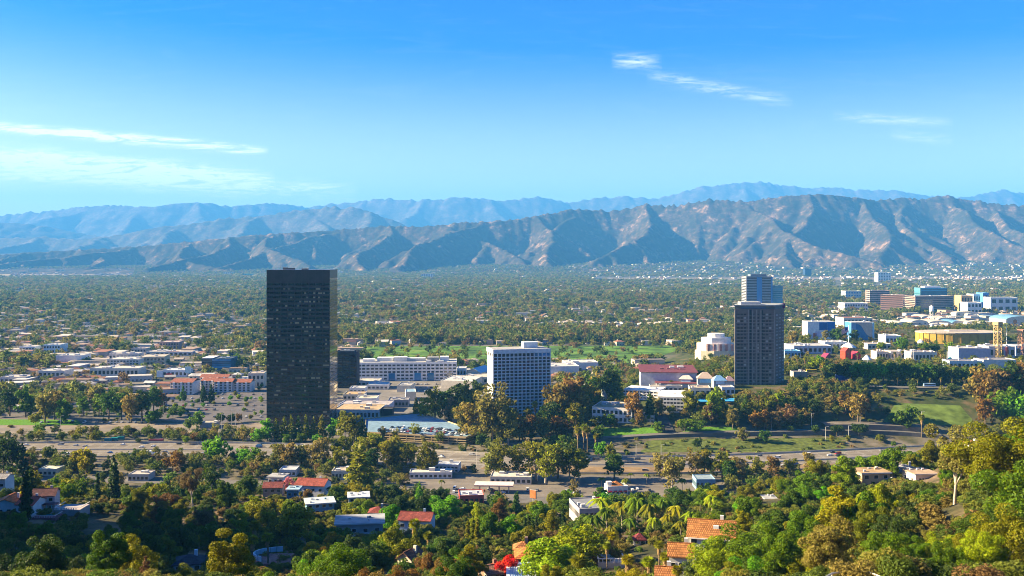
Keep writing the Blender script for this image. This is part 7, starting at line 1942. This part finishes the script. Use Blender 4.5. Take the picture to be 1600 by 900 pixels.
def screen_of(P): return 800 + F * P[:, 0] / P[:, 1], HZ - F * (P[:, 2] - CAMZ) / P[:, 1]
def keep_clear(P, H, hw):
    px, pb = screen_of(P); pt = pb - H * F / P[:, 1]; ww = hw * F / P[:, 1]
    ok = np.ones(len(P), bool)
    for (a, b, c, e, yy) in PROT:
        ok &= ~((P[:, 1] < yy + 2) & (px + ww > a) & (px - ww < c) & (pt < e) & (pb > b))
    return ok
def in_boxes(px, py, boxes):
    m = np.zeros(len(px), bool)
    for a, b, c, e in boxes: m |= (px > a) & (px < c) & (py > b) & (py < e)
    return m
def mk_scatter(name, label, cat, x, y, Hs, kits, kh, hwf, boxes=(), clear=True, sq=None):
    P = np.stack([x, y, zfar(x, y) - .15], 1); px, py = screen_of(P)
    idx = rng.integers(0, len(kits), len(x)); s = Hs / np.array(kh)[idx]
    ok = ~in_boxes(px, py, boxes) & (px > -120) & (px < 1720)
    if clear: ok &= keep_clear(P, Hs, hwf * s)
    ok &= off_foot(x, y)
    P, idx, s = P[ok], idx[ok], s[ok]
    wv = rng.uniform(.85, 1.25, len(s))
    print(name, len(P))
    return scatter(name, label, cat, P, np.stack([s * wv, s * wv, s], 1), rng.random(len(s)) * 6.28, idx, kits)
# undergrowth on the near hill
n = 9000
y = 70 + 620 * rng.random(n) ** .75; px = -60 + 1720 * rng.random(n); x = (px - 800) / F * y
Hs = np.where(rng.random(n) < .8, rng.uniform(1.2, 3.2, n), rng.uniform(3, 6, n))
m = (zg(x, y) > 1.0)
idxshrub = Hs < 3.0
nr = y < 230
P_ = (x[m & idxshrub & nr], y[m & idxshrub & nr], Hs[m & idxshrub & nr])
mk_scatter('undergrowth', 'low bushes on the slope closest to the viewpoint', 'undergrowth', *P_, FINES, [2.6] * 3, 2.4, BARE)
P_ = (x[m & idxshrub & ~nr], y[m & idxshrub & ~nr], Hs[m & idxshrub & ~nr])
mk_scatter('undergrowth', 'low scrub and bushes covering the near hillside', 'undergrowth', *P_, NEARS[:3], [2.6] * 3, 2.4, BARE)
m = m & (y > 210)
P_ = (x[m & ~idxshrub], y[m & ~idxshrub], Hs[m & ~idxshrub])
mk_scatter('shrubbery', 'taller bushes filling gaps between hillside trees', 'shrubbery', *P_, NEARS[3:], [8] * 2, 4.2, BARE)
sp_ = [hit(-20 + 1640 * rng.random(), 735 + 165 * rng.random() ** .9) for _ in range(1500)]
sp_ = np.array([q for q in sp_ if q[2] > 1.5 and 130 < q[1] < 660])
mk_scatter('shrubbery', 'mixed bushes on the steep faces of the near slope', 'shrubbery', sp_[:, 0], sp_[:, 1], rng.uniform(2.0, 5.0, len(sp_)), NEARS[3:], [8] * 2, 4.2, BARE)
# strip between boulevard and freeway, and the hill behind the freeway
roads_px = [(640, 742, 1130, 775), (880, 788, 1020, 812)]
def off_road(x, y):
    fx = np.array([p.x for p, *_ in FW]); fy = np.array([p.y for p, *_ in FW]); bx = np.array([p.x for p, *_ in BLV]); by = np.array([p.y for p, *_ in BLV])
    ok = (np.abs(y - np.interp(x, fx, fy)) > 35) & (np.abs(y - np.interp(x, bx, by)) > 12)
    for rows_, hwid in ((RAMP, 8), (DRV, 8), (TRN, 11), (RNG, 9), (UPR, 12)):
        q = np.array([(r_[0].x, r_[0].y) for r_ in rows_])
        d = np.sqrt((x[:, None] - q[None, :, 0]) ** 2 + (y[:, None] - q[None, :, 1]) ** 2).min(1); ok &= d > hwid
    return ok
LAWNS = [(925, 668, 1048, 685), (1062, 667, 1160, 678), (-200, 654, 130, 666), (1380, 630, 1530, 668), (140, 658, 420, 677), (560, 640, 750, 690)]
n = 2600
y = 640 + 520 * rng.random(n); px = -60 + 1720 * rng.random(n); x = (px - 800) / F * y
ok = off_road(x, y); x, y = x[ok], y[ok]
P_ = np.stack([x, y, zg(x, y)], 1)
mk_scatter('shrubbery', 'bushes along the freeway banks and hill ramp', 'shrubbery', x, y, rng.uniform(1.2, 3.4, len(x)), MIDK[6:], [2.6] * 3, 2.4, LAWNS + roads_px + [(205, 598, 430, 665), (520, 590, 780, 650)])
n = 4200
y = 640 + 560 * rng.random(n); px = -60 + 1720 * rng.random(n); x = (px - 800) / F * y
ok = off_road(x, y); x, y = x[ok], y[ok]
mk_scatter('woodland', 'unbroken tree cover between the freeway and the hotels', 'woodland', x, y, rng.uniform(5, 12, len(x)), MIDK[:6], [10] * 3 + [13] * 3, 4.5, LAWNS + roads_px + [(205, 596, 432, 668), (130, 652, 420, 677), (420, 655, 640, 700), (505, 585, 780, 660), (900, 684, 1560, 728), (0, 655, 420, 678), (1280, 655, 1500, 690), (1380, 626, 1530, 690)])
n = 520
px = 1085 + 260 * rng.random(n); y = 880 + 110 * rng.random(n); x = (px - 800) / F * y
ok = off_road(x, y); x, y = x[ok], y[ok]
mk_scatter('woodland', 'dense dark trees on the bank below the brown hotel', 'woodland', x, y, rng.uniform(5, 12, len(x)), MIDK[:6], [10] * 3 + [13] * 3, 4.5, [(1062, 667, 1160, 678), (1280, 640, 1345, 690)])
# hill plateau and park trees
n = 1500
y = 1080 + 800 * rng.random(n); px = 860 + 800 * rng.random(n); x = (px - 800) / F * y
mk_scatter('woodland', 'tree cover on the hilltop around hotel and theme park', 'woodland', x, y, rng.uniform(5, 11, n), MIDK[:6], [10] * 3 + [13] * 3, 4.5, [(860, 540, 1075, 574), (1225, 596, 1560, 612)])
# the great urban forest of the valley
def valley(n, y0, y1, s):
    yy = y0 * (y1 / y0) ** rng.random(n) if s else np.sqrt(y0 ** 2 + (y1 ** 2 - y0 ** 2) * rng.random(n))
    px = -100 + 1800 * rng.random(n); return (px - 800) / F * yy, yy
EMPTY = [(205, 596, 432, 668), (515, 585, 780, 660), (545, 541, 1065, 566), (1400, 492, 1640, 512), (-200, 420, 210, 432), (930, 433, 1800, 438)]
x, y = valley(40000, 1050, 4200, False)
cl_ = fbm(x / 190, y / 190, 3, 77)
ok = (cl_ > -.27) | (rng.random(len(x)) < .28)
ok &= ~((np.abs(((x * .96 + y * .28) % 190) - 95) > 90) & (rng.random(len(x)) < .8))
ok &= zg(x, y) < 3
x, y = x[ok], y[ok]
Hs = (6 + 9 * rng.random(len(x)) ** 1.3) * (1 + .25 * S(1800, 4000, y)) * (1.05 + .8 * fbm(x[:] / 120, y[:] / 120, 2, 79))
Hs = np.clip(Hs, 4, 24)
forest1 = mk_scatter('urban_forest', 'dense street and garden trees covering the nearer valley', 'forest', x, y, Hs, FARK, [10] * 4 + [13] * 3 + [15] * 2 + [9], 4.5, EMPTY)
x, y = valley(62000, 4200, 10900, False)
burb = (x > 600) & (y > 5200)
ok = ~(burb & (np.abs(((x - .34 * y) % 240) - 120) > 98)) & ((fbm(x / 420, y / 420, 3, 78) > -.35) | (rng.random(len(x)) < .3)) & ~(burb & (rng.random(len(x)) < .35))
x, y = x[ok], y[ok]
forest2 = mk_scatter('urban_forest', 'hazy distant tree canopy reaching the mountain foot', 'forest', x, y, rng.uniform(8, 15, len(x)) * 1.2, FARK2, [10] * 4, 5, EMPTY)
# tall dark belt behind the golf course and its fairway trees
n = 1500
px = 520 + 640 * rng.random(n); y = 1850 + 330 * rng.random(n); x = (px - 800) / F * y
mk_scatter('tree_belt', 'tall dark tree belt behind the golf course', 'trees', x, y, rng.uniform(14, 24, n), FARK[4:9], [13] * 3 + [15] * 2, 4.0, [])
n = 130
px = 560 + 560 * rng.random(n); y = 1560 + 270 * rng.random(n); x = (px - 800) / F * y
ok = zg(x, y) < 4
mk_scatter('fairway_trees', 'scattered trees on the golf course fairways', 'trees', x[ok], y[ok], rng.uniform(8, 14, ok.sum()), FARK[:7], [10] * 4 + [13] * 3, 4.5, [])

# ---- valley houses: the larger ones one by one, the rest as a mass ---------
def house_kit(w, d, h, roof):
    m = MB().box(-w / 2, w / 2, -d / 2, d / 2, -1, h)
    if roof == 'flat': m.box(-w / 2 - .2, w / 2 + .2, -d / 2 - .2, d / 2 + .2, h, h + .5, 1)
    else:
        k = (gable_roof if roof == 'gable' else hip_roof)(w, d, h, 2.2, .5); o_ = len(m.v)
        m.v += k.v; m.f += [tuple(i + o_ for i in f) for f in k.f]; m.mi += [1] * len(k.f)
        if roof == 'gable':
            for sx in (-1, 1): m.poly([(sx * w / 2, -d / 2, h), (sx * w / 2, d / 2, h), (sx * w / 2, 0, h + 1.9)])
    nw = max(2, int(w / 4))
    for i in range(nw): m.box(-w / 2 + w * (i + .3) / nw, -w / 2 + w * (i + .7) / nw, -d / 2 - .06, -d / 2 + .02, 1.0, min(h - .6, 2.4), 2)
    return m
def far_stucco(name, stops):
    m, n, l, b = nodes_mat(name)
    oi = N(n, 'ShaderNodeObjectInfo'); cr = N(n, 'ShaderNodeValToRGB'); cr.color_ramp.interpolation = 'CONSTANT'; e = cr.color_ramp.elements
    e[0].position, e[0].color = 0, (*stops[0], 1); e[1].position, e[1].color = 1 - 1 / len(stops), (*stops[-1], 1)
    for i in range(1, len(stops) - 1): k = e.new(i / len(stops)); k.color = (*stops[i], 1)
    l.new(oi.outputs['Random'], cr.inputs[0]); l.new(cr.outputs[0], b.inputs['Base Color']); b.inputs['Roughness'].default_value = .9; b.inputs['Specular IOR Level'].default_value = .15
    return m
FW_ = far_stucco('far_wall', [(0.62, 0.57, 0.50), (0.48, 0.39, 0.31), (0.52, 0.45, 0.36), (0.36, 0.29, 0.23), (0.50, 0.47, 0.45), (0.56, 0.48, 0.40)])
FR_ = far_stucco('far_roof', [(0.30, 0.26, 0.22), (0.26, 0.12, 0.08), (0.40, 0.34, 0.28), (0.17, 0.15, 0.14), (0.28, 0.20, 0.15), (0.46, 0.41, 0.36), (0.20, 0.20, 0.22)])
HK = [house_kit(14, 9, 3.6, 'gable').mesh('house_a', [FW_, FR_, GLASS]), house_kit(18, 11, 4.2, 'hip').mesh('house_b', [FW_, FR_, GLASS]), house_kit(24, 14, 5.5, 'flat').mesh('house_c', [FW_, FR_, GLASS]), house_kit(13, 11, 6.2, 'hip').mesh('house_d', [FW_, FR_, GLASS]), house_kit(36, 18, 7.0, 'flat').mesh('house_e', [FW_, FR_, GLASS])]
x, y = valley(5200, 1050, 10300, True)
flatb = rng.random(len(x))
ok = (zg(x, y) < 90) & ~((y < 2000) & (zg(x, y) > 3))
px = 800 + F * x / y; py = HZ + F * CAMZ / y
ok &= ~in_boxes(px, py, [(545, 540, 1065, 566), (205, 596, 432, 668), (515, 585, 780, 660), (-200, 424, 200, 431), (415, 560, 560, 700)])
burb = (x > 300) & (y > 5000); ok &= ~(burb & (np.abs(((x - .34 * y) % 240) - 120) > 100))
x, y = x[ok], y[ok]
# extra dense built-up belts
def belt(n, px0, px1, py0, py1):
    px = px0 + (px1 - px0) * rng.random(n); py = py0 + (py1 - py0) * rng.random(n); Y = CAMZ * F / (py - HZ); return (px - 800) / F * Y, Y
for bb in [(60, 0, 400, 540, 592), (30, 0, 300, 592, 640), (110, 0, 420, 465, 540), (120, 520, 1150, 470, 535), (420, 1150, 1620, 424, 440), (160, -60, 420, 428, 434), (160, 420, 1150, 425, 438), (70, 0, 420, 500, 545), (110, 1180, 1620, 470, 500), (60, 380, 560, 505, 560), (170, 1240, 1620, 440, 470), (20, 0, 60, 540, 620)]:
    a, b = belt(*bb); x = np.r_[x, a]; y = np.r_[y, b]
n = 420
pxx = np.where(rng.random(n) < .35, 880 * rng.random(n), 880 + 760 * rng.random(n) ** .8); yy = 8700 + 1500 * rng.random(n); x = np.r_[x, (pxx - 800) / F * yy]; y = np.r_[y, yy]
ok = ~((x > 300) & (y > 5000) & (np.abs(((x - .34 * y) % 240) - 120) > 98)); x, y = x[ok], y[ok]
P = np.stack([x, y, zfar(x, y)], 1)
k = np.where(rng.random(len(x)) < .3, rng.integers(2, 5, len(x)), rng.integers(0, 2, len(x)))
ok = keep_clear(P, np.full(len(x), 8.0), np.full(len(x), 12.0)); P, k = P[ok], k[ok]
o_ = np.argsort(P[:, 1]); P, k = P[o_], k[o_]
NI = 260
HCOL = [('white', (0.70, 0.67, 0.62)), ('tan', (0.50, 0.41, 0.31)), ('cream', (0.62, 0.55, 0.44)), ('grey', (0.46, 0.46, 0.48)), ('salmon', (0.56, 0.38, 0.30))]
RCOL = [('pale', (0.62, 0.58, 0.54)), ('terracotta', (0.38, 0.17, 0.11)), ('dark', (0.20, 0.19, 0.19)), ('brown', (0.32, 0.22, 0.17)), ('white', (0.74, 0.72, 0.70))]
HPAR = []
for (w, d, h, rf) in [(14, 9, 3.6, 'gable'), (18, 11, 4.2, 'hip'), (24, 14, 5.5, 'flat'), (13, 11, 6.2, 'hip'), (36, 18, 7.0, 'flat')]:
    wm = MB().box(-w / 2, w / 2, -d / 2, d / 2, -1, h)
    if rf == 'gable':
        for sx in (-1, 1): wm.poly([(sx * w / 2, -d / 2, h), (sx * w / 2, d / 2, h), (sx * w / 2, 0, h + 1.9)])
    rm = MB().box(-w / 2 - .2, w / 2 + .2, -d / 2 - .2, d / 2 + .2, h, h + .5) if rf == 'flat' else (gable_roof if rf == 'gable' else hip_roof)(w, d, h, 2.2, .5)
    HPAR.append((wm.mesh('valley_wall', STUCCO), rm.mesh('valley_roof', ROOF), w, d, h, rf))
inds = []
for i in range(min(NI, len(P))):
    wmsh, rmsh, w, d, h, rf = HPAR[k[i]]
    hc, rc = HCOL[int(rng.integers(len(HCOL)))], RCOL[int(rng.integers(len(RCOL)))]
    t = thing('valley_house', '', 'house', tuple(P[i]), rng.choice([0, 1.57, .3]) + rng.normal() * .06)
    ob('wall', wmsh, t, hc[1]); ob('roof', rmsh, t, rc[1])
    nw = max(2, int(w / 5))
    for q in range(nw): piece('window', GLASS, t, -w / 2 + w * (q + .5) / nw, -d / 2, 1.0, w / nw * .45, .15, min(1.6, h * .4))
    pxx, pyy = proj(*P[i]); inds.append((pxx, pyy, '%s %s with %s %s roof' % (hc[0], 'block' if rf == 'flat' else 'house', rc[0], rf), t))
zz = {}
for r_ in inds:
    px, py = r_[0], r_[1]
    zn = ('west of the black tower' if px < 416 else 'right of the black tower' if px < 760 else 'between the two hotels' if px < 1150 else 'behind the theme park') + (' by freeway' if py > 600 else '')
    zz.setdefault((r_[2], zn), []).append(r_)
for (ds, zn), rows in zz.items():
    rows.sort(key=lambda r_: r_[0])
    for i, r_ in enumerate(rows): r_[3]['label'] = '%s %s' % (ds, zn) + ('' if len(rows) == 1 else ', %s from left' % ordinal(i + 1)); r_[3]['group'] = 'valley houses'
P2, k2 = P[NI:], k[NI:]
s = rng.uniform(.85, 1.35, len(P2)) * (1 + .5 * S(4000, 9000, P2[:, 1]))
scatter('far_rooftops', 'countless small houses and blocks spread across the far valley', 'rooftops', P2, np.stack([s, s, s], 1), rng.choice([0, 1.57, .25, 1.8], len(P2)) + rng.normal(0, .05, len(P2)), k2, HK)
print('houses', len(P))
# foothill houses and brush along the mountain foot
